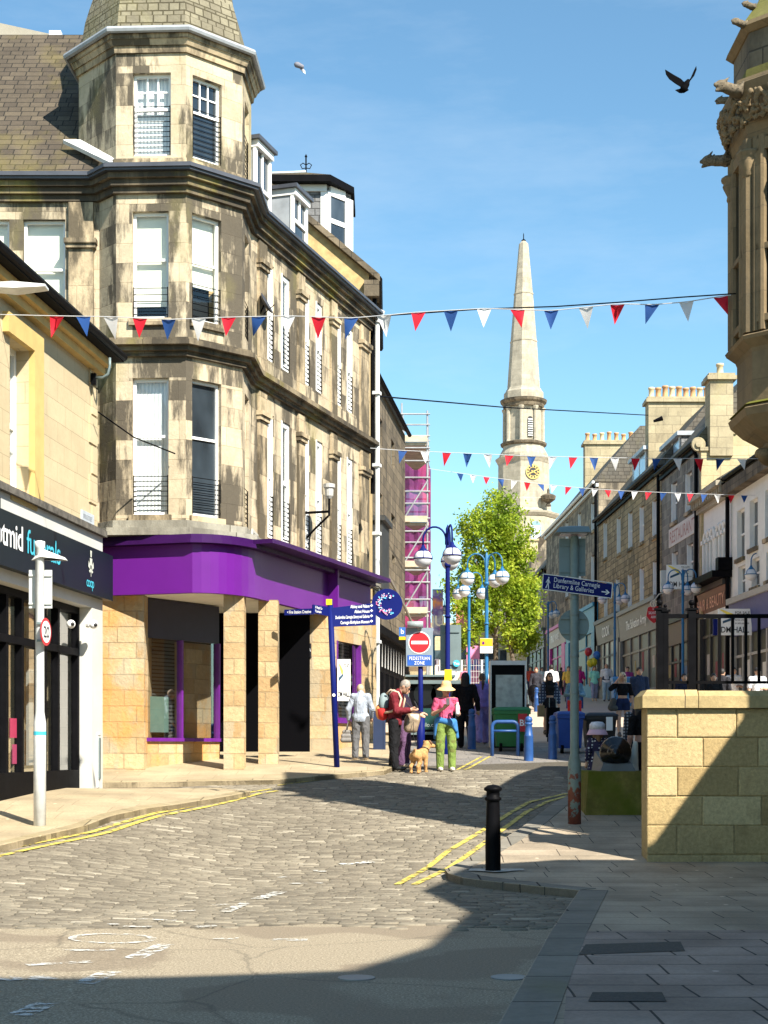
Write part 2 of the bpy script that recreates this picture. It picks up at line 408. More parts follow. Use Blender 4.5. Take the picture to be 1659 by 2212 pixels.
M['stone_moss'] = masonry('mossy carved stone', (.2, .185, .06), (.16, .15, .04), (.1, .09, .03), 1.2, .6, .005, None, ((.12, .13, .005), .4, .6, .8), bs=.3)
M['stone_brown'] = masonry('brown coursed rubble', (.56, .42, .245), (.33, .24, .135), (.12, .095, .065), .5, .27, .016, ((.07, .06, .045), .56, .74, .7), bs=.5)
M['stone_grey'] = masonry('grey coursed sandstone', (.46, .385, .275), (.26, .215, .155), (.22, .19, .15), .55, .3, .012, ((.05, .045, .038), .5, .66, .8), bs=.4)
M['stone_blue'] = masonry('blue grey whin stone', (.34, .325, .28), (.21, .2, .175), (.38, .35, .29), .55, .32, .016, ((.05, .05, .045), .52, .68, .6), bs=.5)
M['stone_chim'] = masonry('pale chimney sandstone', (.5, .42, .27), (.41, .345, .22), (.25, .21, .14), .8, .4, .01, ((.1, .085, .06), .6, .8, .7), ((.3, .26, .08), .6, .76, .5))
M['stone_gable'] = masonry('pale cream gable stone', (.62, .52, .31), (.56, .46, .27), (.4, .33, .2), .7, .38, .008, None, ((.4, .3, .13), .58, .76, .4))
M['stone_spire'] = masonry('pale grey steeple stone', (.5, .45, .35), (.45, .4, .31), (.36, .32, .25), 1.2, .55, .012, ((.2, .18, .14), .55, .78, .7), ((.4, .33, .16), .58, .74, .4), fine=4, bs=.2)
M['harl'] = plain('ochre harling', (.46, .33, .15), .95, 0, .3, 5, .4)
M['white_wall'] = masonry('white painted wall', (.84, .84, .8), (.8, .81, .78), (.74, .74, .7), 2.5, 1.1, .004, ((.3, .29, .26), .66, .82, .45), bs=.1, var=.1)
M['slate'] = masonry('mossy brown slates', (.125, .1, .07), (.075, .06, .045), (.03, .027, .022), .26, .2, .012, None, ((.17, .14, .04), .52, .7, .65), rough=.85, bs=.8)
M['slate_pale'] = masonry('lichened fish scale slates', (.29, .26, .18), (.21, .185, .13), (.1, .085, .05), .2, .16, .014, None, ((.28, .25, .09), .5, .75, .45), bs=.9)
M['slate_grey'] = masonry('grey hung slates', (.26, .26, .26), (.2, .2, .205), (.1, .1, .1), .24, .18, .014, None, None, bs=.8)
M['slate_street'] = masonry('grey brown street slates', (.17, .15, .12), (.13, .12, .1), (.07, .06, .05), .3, .2, .014, None, ((.2, .17, .07), .55, .7, .5), bs=.6)
M['lead'] = plain('lead sheet', (.36, .39, .42), .55, .2, .2, 3)
M['gutter'] = plain('painted grey gutter', (.06, .065, .08), .45, 0, .2, 3)
M['pvc_white'] = plain('white window paint', (.8, .8, .78), .45, 0, .04, 3)
M['pipe_white'] = plain('pale grey downpipe', (.6, .62, .62), .5, 0, .12, 3)
M['cream'] = plain('cream painted timber', (.66, .58, .4), .6, 0, .12, 3)
M['black_iron'] = plain('black painted iron', (.004, .004, .005), .5, 0, .3, 8, .05, .05)
M['black_matt'] = plain('black joinery', (.004, .004, .005), .6, 0, .3, 5, 0, .06)
M['blind'] = plain('cream roller blind', (.82, .79, .66), .8, 0, .03, 2)
def curtain():
    m, nt, b = mk('white curtain', (.8, .82, .82), .8); w = nd(nt, 'ShaderNodeTexWave', {'Vector': coords(nt, 'uv'), 'Scale': 4.5, 'Distortion': 1.5, 'Detail': 2}, bands_direction='X').outputs['Fac']
    nt.links.new(mix(nt, w, (.66, .69, .7), (.85, .86, .86)), b.inputs['Base Color']); bump(nt, b, w, .5, .03); return m  # fold shading put into the colour as vertical bands
M['blind_white'] = curtain()
M['purple'] = plain('purple fascia paint', (.11, .01, .2), .4, 0, .06, 1.5, 0, .3)
M['purple_dark'] = plain('dark purple trim', (.035, .005, .07), .45, 0, .15, 2, 0, .2)
M['soffit'] = plain('off white soffit board', (.85, .82, .72), .8, 0, .05, 2)
M['navy'] = plain('navy street furniture paint', (.006, .012, .09), .5, 0, .1, 4, 0, .12)
M['sign_navy'] = plain('navy sign enamel', (.006, .012, .12), .5, 0, .05, 2, 0, .1)
M['lamp_blue'] = plain('light blue lamp paint', (.015, .13, .29), .4, 0, .1, 4, 0, .4)
M['bollard_blue'] = plain('faded blue bollard paint', (.02, .075, .24), .45, 0, .2, 6, 0, .4)
M['globe'] = plain('white opal globe', (.62, .63, .66), .3, 0, .04, 3, 0, .3)
M['white'] = plain('white lettering', (.85, .85, .85), .5, 0, .02, 3)
M['black'] = plain('black lettering', (.012, .012, .014), .5, 0, .1, 3)
M['gold'] = plain('gilded clock metal', (.6, .42, .12), .4, .3, .1, 6)
M['red'] = plain('red sign enamel', (.5, .012, .02), .4, 0, .06, 3)
M['yellow'] = plain('yellow sign enamel', (.75, .5, .01), .4, 0, .06, 3)
M['cyan'] = plain('turquoise lettering', (.05, .45, .6), .5, 0, .05, 3)
M['fascia_slate'] = plain('dark blue grey fascia', (.004, .01, .014), .4, 0, .1, 2, 0, .15)
M['panel_grey'] = plain('pale grey cladding', (.56, .55, .51), .6, 0, .08, 1.2)
M['sign_back'] = plain('grey sign back', (.16, .21, .215), .5, .3, .12, 3)
M['sign_back_pale'] = plain('pale grey sign back', (.56, .58, .56), .5, .2, .08, 3)
M['pole_pale'] = plain('pale grey painted column', (.6, .62, .62), .5, 0, .15, 7, .1)
M['lens'] = plain('lamp lens', (.35, .36, .4), .15, 0, .1, 4)
M['terracotta'] = plain('terracotta pot', (.5, .28, .13), .8, 0, .25, 5)
M['pot_cream'] = plain('buff chimney pot', (.6, .47, .28), .8, 0, .25, 5)
def fgreen():
    m, nt, b = mk('rusting grey green pole', (.16, .22, .2), .5)
    p = coords(nt, 'obj'); n = noise(nt, p, 5, 6, .7); z = nd(nt, 'ShaderNodeSeparateXYZ', {0: p}).outputs[2]
    base = mix(nt, noise(nt, p, 12, 4), (.11, .155, .145), (.2, .26, .24))
    w = nd(nt, 'ShaderNodeMapRange', {0: z, 1: .2, 2: 1.3, 3: .16, 4: -.12}).outputs[0]
    f = nd(nt, 'ShaderNodeMath', {0: n, 1: w}, operation='ADD').outputs[0]
    c = mix(nt, ramp(nt, f, [(.57, 0), (.6, 1)]), base, mix(nt, noise(nt, p, 20, 4), (.1, .02, .012), (.22, .06, .03)))
    nt.links.new(c, b.inputs['Base Color']); return m
M['pole_rust'] = fgreen()
def glass_clear(base=.07, name='window glass'):
    m, nt, b = mk(name, (1, 1, 1), .02)
    out = nt.nodes['Material Output']
    tr = nd(nt, 'ShaderNodeBsdfTransparent', {0: (.93, .96, .96, 1)}); gl = nd(nt, 'ShaderNodeBsdfGlossy', {'Roughness': .02})
    fc = nd(nt, 'ShaderNodeLayerWeight', {'Blend': .5}).outputs['Facing']
    a = nd(nt, 'ShaderNodeMath', {0: nd(nt, 'ShaderNodeMath', {0: fc, 1: 3.5}, operation='POWER').outputs[0], 1: base}, operation='ADD', use_clamp=True).outputs[0]
    mx = nd(nt, 'ShaderNodeMixShader', {0: a, 1: tr.outputs[0], 2: gl.outputs[0]}); nt.links.new(mx.outputs[0], out.inputs[0]); return m
M['glass'] = glass_clear()
M['glass_shop'] = glass_clear(.3, 'reflective shop glass')
def dark_glass(name, col=(.012, .016, .02), rough=.06):
    m, nt, b = mk(name, col, rough, 0, .9)
    n = noise(nt, coords(nt, 'pos'), .8, 2); bump(nt, b, n, .05, .05)
    c = mix(nt, ramp(nt, noise(nt, coords(nt, 'pos', (1, 1, .5)), 1.1, 3), [(.4, 0), (.65, 1)]), col, tuple(x*3.5 for x in col)); nt.links.new(c, b.inputs['Base Color'])
    return m
M['glass_dark'] = dark_glass('dark window glass')
M['glass_far'] = mk('dull shop glass', (.02, .024, .028), .35, 0, .15)[0]
M['glass_street'] = dark_glass('upper window glass', (.02, .025, .03), .1)
def road():
    m, nt, b = mk('stone setts and asphalt', (.2, .2, .2), .75, 0, .35)
    p = coords(nt, 'pos'); s = nd(nt, 'ShaderNodeSeparateXYZ', {0: p})
    wob = nd(nt, 'ShaderNodeTexNoise', {'Vector': p, 'Scale': .6, 'Detail': 3})
    wv = nd(nt, 'ShaderNodeVectorMath', {0: wob.outputs['Color'], 'Scale': .3}, operation='SCALE').outputs[0]
    wv2 = nd(nt, 'ShaderNodeVectorMath', {0: nd(nt, 'ShaderNodeTexNoise', {'Vector': p, 'Scale': 5, 'Detail': 3}).outputs['Color'], 'Scale': .085}, operation='SCALE').outputs[0]
    pw = nd(nt, 'ShaderNodeVectorMath', {0: nd(nt, 'ShaderNodeVectorMath', {0: p, 1: wv}, operation='ADD').outputs[0], 1: wv2}, operation='ADD').outputs[0]
    sp_ = nd(nt, 'ShaderNodeSeparateXYZ', {0: pw}); row = nd(nt, 'ShaderNodeMath', {0: nd(nt, 'ShaderNodeMath', {0: sp_.outputs[1], 1: .105}, operation='DIVIDE').outputs[0]}, operation='FLOOR').outputs[0]
    sh_ = nd(nt, 'ShaderNodeMath', {0: nd(nt, 'ShaderNodeTexWhiteNoise', {'W': row}, noise_dimensions='1D').outputs[0], 1: 7.3}, operation='MULTIPLY').outputs[0]
    pw_ = nd(nt, 'ShaderNodeCombineXYZ', {0: nd(nt, 'ShaderNodeMath', {0: sp_.outputs[0], 1: sh_}, operation='ADD').outputs[0], 1: sp_.outputs[1], 2: 0.0}).outputs[0]
    br = nd(nt, 'ShaderNodeTexBrick', {'Vector': pw_, 'Scale': 1, 'Color1': (0, 0, 0, 1), 'Color2': (1, 1, 1, 1), 'Mortar': (.5, .5, .5, 1), 'Mortar Size': .008, 'Mortar Smooth': .6, 'Brick Width': .27, 'Row Height': .105}, offset=0, squash=1, squash_frequency=2)
    sett = ramp(nt, nd(nt, 'ShaderNodeSeparateColor', {0: br.outputs['Color']}).outputs[0], [(0, (.17, .158, .135)), (.45, (.21, .194, .163)), (.84, (.25, .23, .19)), (.93, (.31, .285, .23)), (1, (.5, .46, .37))])
    big = noise(nt, p, .5, 4); sett = mix(nt, 1, sett, ramp(nt, big, [(.3, .78), (.7, 1.08)]), 'MULTIPLY')
    fine = noise(nt, coords(nt, 'pos', (.35, 1, 1)), 34, 5, .75); sett = mix(nt, 1, sett, ramp(nt, fine, [(.3, .6), (.7, 1.15)]), 'MULTIPLY')
    sett = mix(nt, noise(nt, p, 20, 4), (.07, .06, .045), (.13, .112, .08))
    # asphalt in front, patched
    sp = noise(nt, p, 55, 5, .85); asp = ramp(nt, sp, [(.36, (.15, .125, .086)), (.5, (.29, .242, .17)), (.64, (.6, .515, .38))])
    patch = noise(nt, p, .7, 3, .4); asp = mix(nt, ramp(nt, patch, [(.52, 0), (.56, .55)]), asp, (.19, .148, .105))
    crack = nd(nt, 'ShaderNodeTexVoronoi', {'Vector': pw, 'Scale': .38}, feature='DISTANCE_TO_EDGE').outputs[0]
    asp = mix(nt, ramp(nt, crack, [(.0, .4), (.008, 0)]), asp, (.06, .053, .04))
    edge = nd(nt, 'ShaderNodeMath', {0: s.outputs[1], 1: nd(nt, 'ShaderNodeMath', {0: noise(nt, p, 2.5, 4), 1: 1.0}, operation='MULTIPLY').outputs[0]}, operation='ADD').outputs[0]
    edge2 = nd(nt, 'ShaderNodeMath', {0: edge, 1: nd(nt, 'ShaderNodeMath', {0: s.outputs[0], 1: -.12}, operation='MULTIPLY').outputs[0]}, operation='ADD').outputs[0]
    f = ramp(nt, nd(nt, 'ShaderNodeMapRange', {0: edge2, 1: 14.3, 2: 14.4}).outputs[0], [(0, 0), (1, 1)])
    # red brick pavers far up the street
    far = nd(nt, 'ShaderNodeMapRange', {0: nd(nt, 'ShaderNodeMath', {0: s.outputs[1], 1: nd(nt, 'ShaderNodeMath', {0: s.outputs[0], 1: -.35}, operation='MULTIPLY').outputs[0]}, operation='ADD').outputs[0], 1: 30.2, 2: 30.3}).outputs[0]
    br2 = nd(nt, 'ShaderNodeTexBrick', {'Vector': p, 'Scale': 1, 'Color1': (.2, .185, .17, 1), 'Color2': (.26, .235, .205, 1), 'Mortar': (.14, .13, .12, 1), 'Mortar Size': .01, 'Brick Width': .6, 'Row Height': .4})
    pv = mix(nt, nd(nt, 'ShaderNodeMapRange', {0: s.outputs[1], 1: 37, 2: 38}).outputs[0], br2.outputs[0], mix(nt, noise(nt, p, 1.2, 3), (.6, .48, .37), (.5, .4, .31)))
    col = mix(nt, f, asp, sett); col = mix(nt, far, col, pv)
    nt.links.new(col, b.inputs['Base Color'])
    hs = nd(nt, 'ShaderNodeMath', {0: nd(nt, 'ShaderNodeMath', {0: br.outputs['Fac'], 1: -1.4}, operation='MULTIPLY').outputs[0], 1: noise(nt, p, 9, 4)}, operation='ADD').outputs[0]
    hh = nd(nt, 'ShaderNodeMix', {0: f, 2: nd(nt, 'ShaderNodeMath', {0: sp, 1: .35}, operation='MULTIPLY').outputs[0], 3: hs}).outputs[0]
    bump(nt, b, hh, .8, .03)
    return m
M['road'] = road()
def island(name, stops, rough=.8, fine=30, bs=.4, var=.35, stain=None, spec=.3):
    m, nt, b = mk(name, (.2, .2, .2), rough, 0, spec); p = coords(nt, 'pos')
    r = nd(nt, 'ShaderNodeNewGeometry').outputs['Random Per Island']; c = ramp(nt, r, stops)
    n = noise(nt, p, fine, 6, .75); c = mix(nt, 1, c, ramp(nt, n, [(.28, 1-var), (.72, 1.12)]), 'MULTIPLY')
    c = mix(nt, 1, c, ramp(nt, noise(nt, p, .7, 4), [(.3, .8), (.7, 1.08)]), 'MULTIPLY')
    if stain: c = mix(nt, ramp(nt, noise(nt, coords(nt, 'pos', (1, 1, .5)), stain[3], 7, .65), [(stain[1], 0), (stain[2], .8)]), c, stain[0])
    nt.links.new(c, b.inputs['Base Color']); bump(nt, b, n, bs, .012); return m
M['setts'] = island('worn whinstone setts', [(0, (.17, .145, .108)), (.35, (.215, .185, .138)), (.85, (.255, .222, .166)), (.95, (.3, .262, .196)), (1, (.42, .375, .29))])
M['wall_blocks'] = island('squared sandstone blocks', [(0, (.4, .285, .13)), (.5, (.5, .37, .18)), (1, (.6, .47, .25))], .9, 22, .8, .4, ((.2, .14, .06), .56, .7, 1.3), .2)
def paving(name, c1, c2, mortar, bw, bh, ms=.012, rot=0, stain=.35):
    m, nt, b = mk(name, c1, .8, 0, .3)
    p = coords(nt, 'pos', rot=(0, 0, rot)); wp = coords(nt, 'pos')
    wob = nd(nt, 'ShaderNodeVectorMath', {0: nd(nt, 'ShaderNodeTexNoise', {'Vector': wp, 'Scale': .9, 'Detail': 2}).outputs['Color'], 'Scale': .07}, operation='SCALE').outputs[0]
    pw = nd(nt, 'ShaderNodeVectorMath', {0: p, 1: wob}, operation='ADD').outputs[0]
    br = nd(nt, 'ShaderNodeTexBrick', {'Vector': pw, 'Scale': 1, 'Color1': (*c1, 1), 'Color2': (*c2, 1), 'Mortar': (*mortar, 1), 'Mortar Size': ms, 'Mortar Smooth': .1, 'Brick Width': bw, 'Row Height': bh}, offset=.4, squash=.8, squash_frequency=3)
    c = br.outputs['Color']; n1 = noise(nt, wp, 30, 5, .75); n2 = noise(nt, wp, 1.1, 4)
    c = mix(nt, 1, c, ramp(nt, n1, [(.25, .7), (.75, 1.1)]), 'MULTIPLY'); c = mix(nt, 1, c, ramp(nt, n2, [(.35, 1-stain), (.65, 1.05)]), 'MULTIPLY')
    spots = nd(nt, 'ShaderNodeTexVoronoi', {'Vector': wp, 'Scale': 2.6}).outputs[0]; c = mix(nt, ramp(nt, spots, [(.05, .8), (.075, 0)]), c, tuple(min(1, x*1.6) for x in c1))
    nt.links.new(c, b.inputs['Base Color'])
    bump(nt, b, nd(nt, 'ShaderNodeMath', {0: nd(nt, 'ShaderNodeMath', {0: br.outputs['Fac'], 1: -1.5}, operation='MULTIPLY').outputs[0], 1: nd(nt, 'ShaderNodeMath', {0: n1, 1: .4}, operation='MULTIPLY').outputs[0]}, operation='ADD').outputs[0], .5, .02)
    return m
M['flags'] = paving('sandstone flags', (.5, .41, .3), (.42, .345, .25), (.05, .045, .035), .95, .5, .006)
M['slabs'] = paving('red brown paving slabs', (.43, .335, .275), (.34, .27, .22), (.06, .05, .042), .74, .46, .009)
M['pave_buff'] = paving('pale buff paving', (.47, .38, .245), (.42, .335, .21), (.3, .235, .145), .9, .6, .005, 0, .25)
M['kerb'] = masonry('whinstone kerb', (.31, .285, .235), (.23, .215, .18), (.04, .035, .03), 1.1, 1.0, .012, None, ((.13, .13, .04), .55, .72, .6), bs=.4)
M['kerb_buff'] = masonry('buff kerb', (.42, .35, .22), (.36, .29, .17), (.15, .12, .07), .9, 1.0, .012, None, ((.24, .18, .07), .5, .7, .6), bs=.4)
def worn(name, col, lo, hi, scale=9):
    m, nt, b = mk(name, col, .7)
    p = coords(nt, 'pos'); n = noise(nt, p, scale, 6, .75)
    out = nt.nodes['Material Output']; tr = nd(nt, 'ShaderNodeBsdfTransparent')
    c = mix(nt, noise(nt, p, 30, 3), tuple(x*.75 for x in col), col); nt.links.new(c, b.inputs['Base Color'])
    mx = nd(nt, 'ShaderNodeMixShader', {0: ramp(nt, n, [(lo, 0), (hi, 1)]), 1: tr.outputs[0], 2: b.outputs[0]}); nt.links.new(mx.outputs[0], out.inputs[0]); return m
M['line_yellow'] = worn('worn yellow road paint', (.62, .5, .1), .4, .5, 6)
M['line_white'] = worn('worn white road paint', (.68, .67, .62), .47, .56, 9)
def net():
    m, nt, b = mk('purple debris netting', (.25, .03, .22), .8)
    out = nt.nodes['Material Output']; tr = nd(nt, 'ShaderNodeBsdfTransparent')
    p = coords(nt, 'pos'); n = noise(nt, p, .7, 3)
    c = ramp(nt, n, [(.35, (.1, .015, .085)), (.5, (.24, .03, .18)), (.64, (.55, .04, .12))]); nt.links.new(c, b.inputs['Base Color'])
    tl = nd(nt, 'ShaderNodeBsdfTranslucent', {0: (.35, .06, .32, 1)}); a = nd(nt, 'ShaderNodeMixShader', {0: .35, 1: b.outputs[0], 2: tl.outputs[0]})
    mx = nd(nt, 'ShaderNodeMixShader', {0: .85, 1: tr.outputs[0], 2: a.outputs[0]}); nt.links.new(mx.outputs[0], out.inputs[0]); return m
M['net'] = net()
def cloth2(name, col, tl=.35):
    m, nt, b = mk(name, col, .75); out = nt.nodes['Material Output']
    t = nd(nt, 'ShaderNodeBsdfTranslucent', {0: (*col, 1)}); mx = nd(nt, 'ShaderNodeMixShader', {0: tl, 1: b.outputs[0], 2: t.outputs[0]}); nt.links.new(mx.outputs[0], out.inputs[0]); return m
M['flag_r'] = cloth2('red pennant', (.7, .012, .035)); M['flag_b'] = cloth2('blue pennant', (.02, .09, .32)); M['flag_w'] = cloth2('white pennant', (.8, .8, .8))
def leaf():
    m, nt, b = mk('spring leaves', (.1, .15, .02), .6, 0, .3); out = nt.nodes['Material Output']
    n = noise(nt, coords(nt, 'pos'), 1.3, 6, .65); c = ramp(nt, n, [(.34, (.07, .13, .015)), (.48, (.3, .42, .03)), (.62, (.56, .62, .07))]); nt.links.new(c, b.inputs['Base Color'])
    t = nd(nt, 'ShaderNodeBsdfTranslucent', {0: c}); mx = nd(nt, 'ShaderNodeMixShader', {0: .5, 1: b.outputs[0], 2: t.outputs[0]}); nt.links.new(mx.outputs[0], out.inputs[0]); return m
M['leaf'] = leaf()
M['bark'] = plain('grey brown bark', (.13, .1, .07), .9, 0, .4, 9, .4)
_pc = {}
def cloth(col, name='cloth'):
    m = plain(name, col, .9, 0, .22, 5, 0, .1); nt = m.node_tree; b = nt.nodes['Principled BSDF']; p = coords(nt, 'obj', (1, 1, .55)); n = nd(nt, 'ShaderNodeTexNoise', {'Vector': p, 'Scale': 9, 'Detail': 3, 'Distortion': 1.2}).outputs['Fac']; bump(nt, b, n, 1, .06); return m
def paint(col, rough=.6, var=.1, scale=6, metal=0, name='paint'):
    k = (tuple(round(c, 3) for c in col), rough, name)
    if k not in _pc: _pc[k] = plain(name, col, rough, metal, var, scale)
    return _pc[k]
# ------------------------------------------------------------------ ground, pavements, markings
def grid_ground():
    ys = [-40, -20, -8]+[i*.5 for i in range(-8, 90)]+list(range(46, 110, 4))+[115, 130, 150, 175, 210, 300, 600, 1500]
    xs = [-900, -200, -60, -25, -14, -9]+[-7+i*.4 for i in range(0, 16)]+[0, 2, 5, 9, 14, 25, 60, 200, 900]
    m = MB(); nx = len(xs)
    for y in ys:
        for x in xs: m.v.append((x, y, gz(x, max(y, 0))))
    for j in range(len(ys)-1):
        for i in range(nx-1): m.f.append((j*nx+i, j*nx+i+1, (j+1)*nx+i+1, (j+1)*nx+i))
    return m
struct(part('road', grid_ground(), M['road']))
sm = MB(); y = 13.1; r2 = np.random.default_rng(3)
while y < 29.6:
    x = -9+r2.uniform(0, .25); dy = r2.uniform(.08, .105)
    while x < 3.2:
        w_ = r2.uniform(.15, .29); g_ = .005
        if y > 13.55+r2.uniform(-.25, .25)+.1*x-.25*math.sin(x*1.3) and y < 29.4-.33*max(0, -x)+.3*x:
            yo = .06*math.sin(x*.45+y*.1); h_ = .014+r2.normal(0, .0015); tl = r2.normal(0, .0015, 4)
            a, b, c, d = x+g_, x+w_-g_, y+yo+g_*.7, y+yo+dy-g_*.7; i = .013
            P4 = [(a, c), (b, c), (b, d), (a, d)]; Q4 = [(a+i, c+i), (b-i, c+i), (b-i, d-i), (a+i, d-i)]
            j = r2.normal(0, .004, (4, 2))
            sm.add([(px+jx, py+jy, gz(px, py)-.01) for (px, py), (jx, jy) in zip(P4, j)]+[(px+jx, py+jy, gz(px, py)+h_-.006+t) for (px, py), (jx, jy), t in zip(P4, j, tl)]+[(px+jx, py+jy, gz(px, py)+h_+t) for (px, py), (jx, jy), t in zip(Q4, j, tl)], [(8, 9, 10, 11)]+[(k, (k+1) % 4, (k+1) % 4+4, k+4) for k in range(4)]+[(k+4, (k+1) % 4+4, (k+1) % 4+8, k+8) for k in range(4)])
        x += w_
    y += dy
struct(part('setts', sm, M['setts'], None, True))
def sheet(poly, h, skirt=.25):
    bm = bmesh.new(); vs = [bm.verts.new((x, y, 0)) for x, y in poly]; f = bm.faces.new(vs)
    bmesh.ops.triangulate(bm, faces=[f])
    xs = [p[0] for p in poly]; ys = [p[1] for p in poly]
    y = math.floor(min(ys))+.5
    while y < max(ys):
        bmesh.ops.bisect_plane(bm, geom=bm.verts[:]+bm.edges[:]+bm.faces[:], plane_co=(0, y, 0), plane_no=(0, 1, 0)); y += .5
    x = math.floor(max(min(xs), -8))
    while x < min(max(xs), 0):
        bmesh.ops.bisect_plane(bm, geom=bm.verts[:]+bm.edges[:]+bm.faces[:], plane_co=(x, 0, 0), plane_no=(1, 0, 0)); x += .5
    for v in bm.verts: v.co.z = gz(v.co.x, max(0, v.co.y))+h
    edges = [e for e in bm.edges if len(e.link_faces) == 1]
    bm.verts.ensure_lookup_table(); bm.verts.index_update()
    m = MB(); m.v = [tuple(v.co) for v in bm.verts]; m.f = [tuple(v.index for v in f.verts) for f in bm.faces]
    if skirt:
        for e in edges:
            a, b = e.verts; m.add([a.co, b.co, b.co-Vector((0, 0, skirt)), a.co-Vector((0, 0, skirt))], [(0, 1, 2, 3)])
    bm.free(); return m
def kerbstrip(pts, w, h, deep=.2):
    """stones along a polyline; w offsets to the left of travel"""
    P = [Vector(p) for p in pts]; out = [P[0]]
    for a, b in zip(P[:-1], P[1:]):
        n = max(1, int((b-a).length/.4)); out += [a+(b-a)*k/n for k in range(1, n+1)]
    L = []
    for i, p in enumerate(out):
        t = (out[min(i+1, len(out)-1)]-out[max(0, i-1)]).normalized(); n = Vector((-t.y, t.x)); q = p+n*w
        z = gz(p.x, max(0, p.y)); z2 = gz(q.x, max(0, q.y))
        L.append([(p.x, p.y, z-deep), (p.x, p.y, z+h-.012), (p.x+n.x*.015, p.y+n.y*.015, z+h), (q.x, q.y, z2+h), (q.x, q.y, z2-deep)])
    return MB().loft(L, True, True)
def strip(pts, w, h=.004, up=.019):
    P = [Vector(p) for p in pts]; out = [P[0]]
    for a, b in zip(P[:-1], P[1:]):
        n = max(1, int((b-a).length/.4)); out += [a+(b-a)*k/n for k in range(1, n+1)]
    m = MB(); L = []
    for i, p in enumerate(out):
        t = (out[min(i+1, len(out)-1)]-out[max(0, i-1)]).normalized(); n = Vector((-t.y, t.x))*w/2
        L.append([(q.x, q.y, gz(q.x, q.y)+h+(up if 13.3 < q.y < 29.6 else 0)) for q in (p-n, p+n)])
    return m.loft(L, False, False)
G = lambda pts, h=0: [ground_at(u, v, h) for u, v in pts]
# right-hand pavement
kr = G([(1118, 2136), (1187, 2014), (1251, 1923)], .1)
d0 = Vector(kr[0])-Vector(kr[1]); kr = [tuple(Vector(kr[0])+d0*3.6)]+kr
kl = G([(1090, 1907), (1000, 1896), (968, 1886), (962, 1878), (985, 1866), (1017, 1851), (1075, 1819), (1128, 1786), (1195, 1735), (1228, 1718), (1240, 1704)], .1)
inner = (lambda a, b: tuple(Vector(a)+(Vector(b)-Vector(a)).normalized()*.16))
struct(part('pavement', sheet(kr+kl+[(9, kl[-1][1]), (16, 26), (16, -6), (kr[0][0], -6)], .1), M['flags']))
sl_ = ground_at(1250, 2012, .1)[1]
struct(part('paving_slabs', sheet([(kr[0][0]+.35, -4), (gx(1230, sl_)+.02, sl_), (6.5, sl_+.25), (6.5, -4)], .104, 0), M['slabs']))
struct(part('kerb', kerbstrip(list(reversed(kr)), .3, .106), M['kerb']))
struct(part('kerb', kerbstrip(list(reversed([kr[-1]]+kl)), .26, .107), M['kerb']))
# left pavement
p = G([(0, 1826), (240, 1762), (385, 1737), (432, 1729), (541, 1709)], .1)
e0 = tuple(Vector(p[0])+(Vector(p[0])-Vector(p[1])).normalized()*9)
lk = [e0]+p
struct(part('pavement', sheet(lk+G([(470, 1702), (330, 1703), (205, 1703)], .1)+[(-9, 26.6), (-12, e0[1])], .1), M['pave_buff']))
struct(part('kerb', kerbstrip(lk, .16, .106), M['kerb_buff']))
# corner pavement round the purple shop
ck = G([(150, 1690), (590, 1684), (640, 1681), (720, 1673), (830, 1664), (852, 1655)], .1)
struct(part('pavement', sheet(ck+[(.35, 33), (.5, 40), (-8, 40), (-9, 30)], .1), M['pave_buff']))
struct(part('kerb', kerbstrip(ck, .16, .106), M['kerb_buff']))
for k, q in enumerate([
    [(-40, 1864), (0, 1853), (312, 1775), (560, 1717), (599, 1711)], [(-40, 1851), (0, 1841), (312, 1766), (540, 1714), (585, 1707)],
    [(858, 1915), (969, 1841), (1049, 1793), (1107, 1756), (1144, 1735), (1192, 1724), (1224, 1717)],
    [(895, 1915), (1001, 1857), (1049, 1822), (1097, 1787), (1139, 1756), (1181, 1735), (1227, 1722)],
    [(600, 1699), (700, 1686), (830, 1670)], [(986, 1664), (1040, 1635)], [(1003, 1665), (1059, 1634)]]):
    struct(part('road_marking', strip(G(q), (.085 if k < 4 else .06), .006), M['line_yellow']))
wm = MB(); sc = lambda x, y: (x*.5207, 1642+y*.5207)
for a, b, w in [((550, 825), (690, 766), .16), ((345, 930), (462, 880), .16), ((75, 1062), (200, 1008), .16), ((110, 852), (385, 838), .1), ((260, 792), (480, 790), .08), ((0, 915), (75, 903), .2), ((120, 912), (215, 902), .2),
                ((560, 668), (730, 676), .07), ((450, 692), (490, 690), .08), ((510, 700), (630, 702), .08), ((690, 637), (815, 634), .08), ((890, 612), (950, 608), .1), ((930, 640), (1020, 602), .12), ((1070, 585), (1165, 555), .16),
                ((1150, 494), (1215, 492), .07), ((1200, 520), (1340, 518), .07), ((1290, 465), (1350, 470), .1), ((1410, 440), (1550, 428), .14), ((810, 703), (900, 697), .1), ((1130, 747), (1275, 748), .12), ((930, 745), (945, 738), .2)]:
    wm.join(strip(G([sc(*a), sc(*b)]), w, .006))
cx, cy = ground_at(*sc(467, 742)); wm.join(strip([(cx+.33*math.cos(t/20*2*math.pi), cy+.3*math.sin(t/20*2*math.pi)) for t in range(21)], .07, .007))
struct(part('road_marking', wm, M['line_white']))
x, y = ground_at(1100, 2112); struct(part('manhole_cover', MB().lathe([(.13, -.02), (.13, .007), (.12, .008)], 20, (x, y, gz(x, y))), paint((.16, .165, .165), .4, name='worn steel cover')))
x, y = ground_at(770, 2113); struct(part('manhole_cover', MB().lathe([(.13, -.02), (.13, .007), (.12, .008)], 20, (x, y, gz(x, y))), paint((.25, .24, .22), .5, name='worn pale cover')))
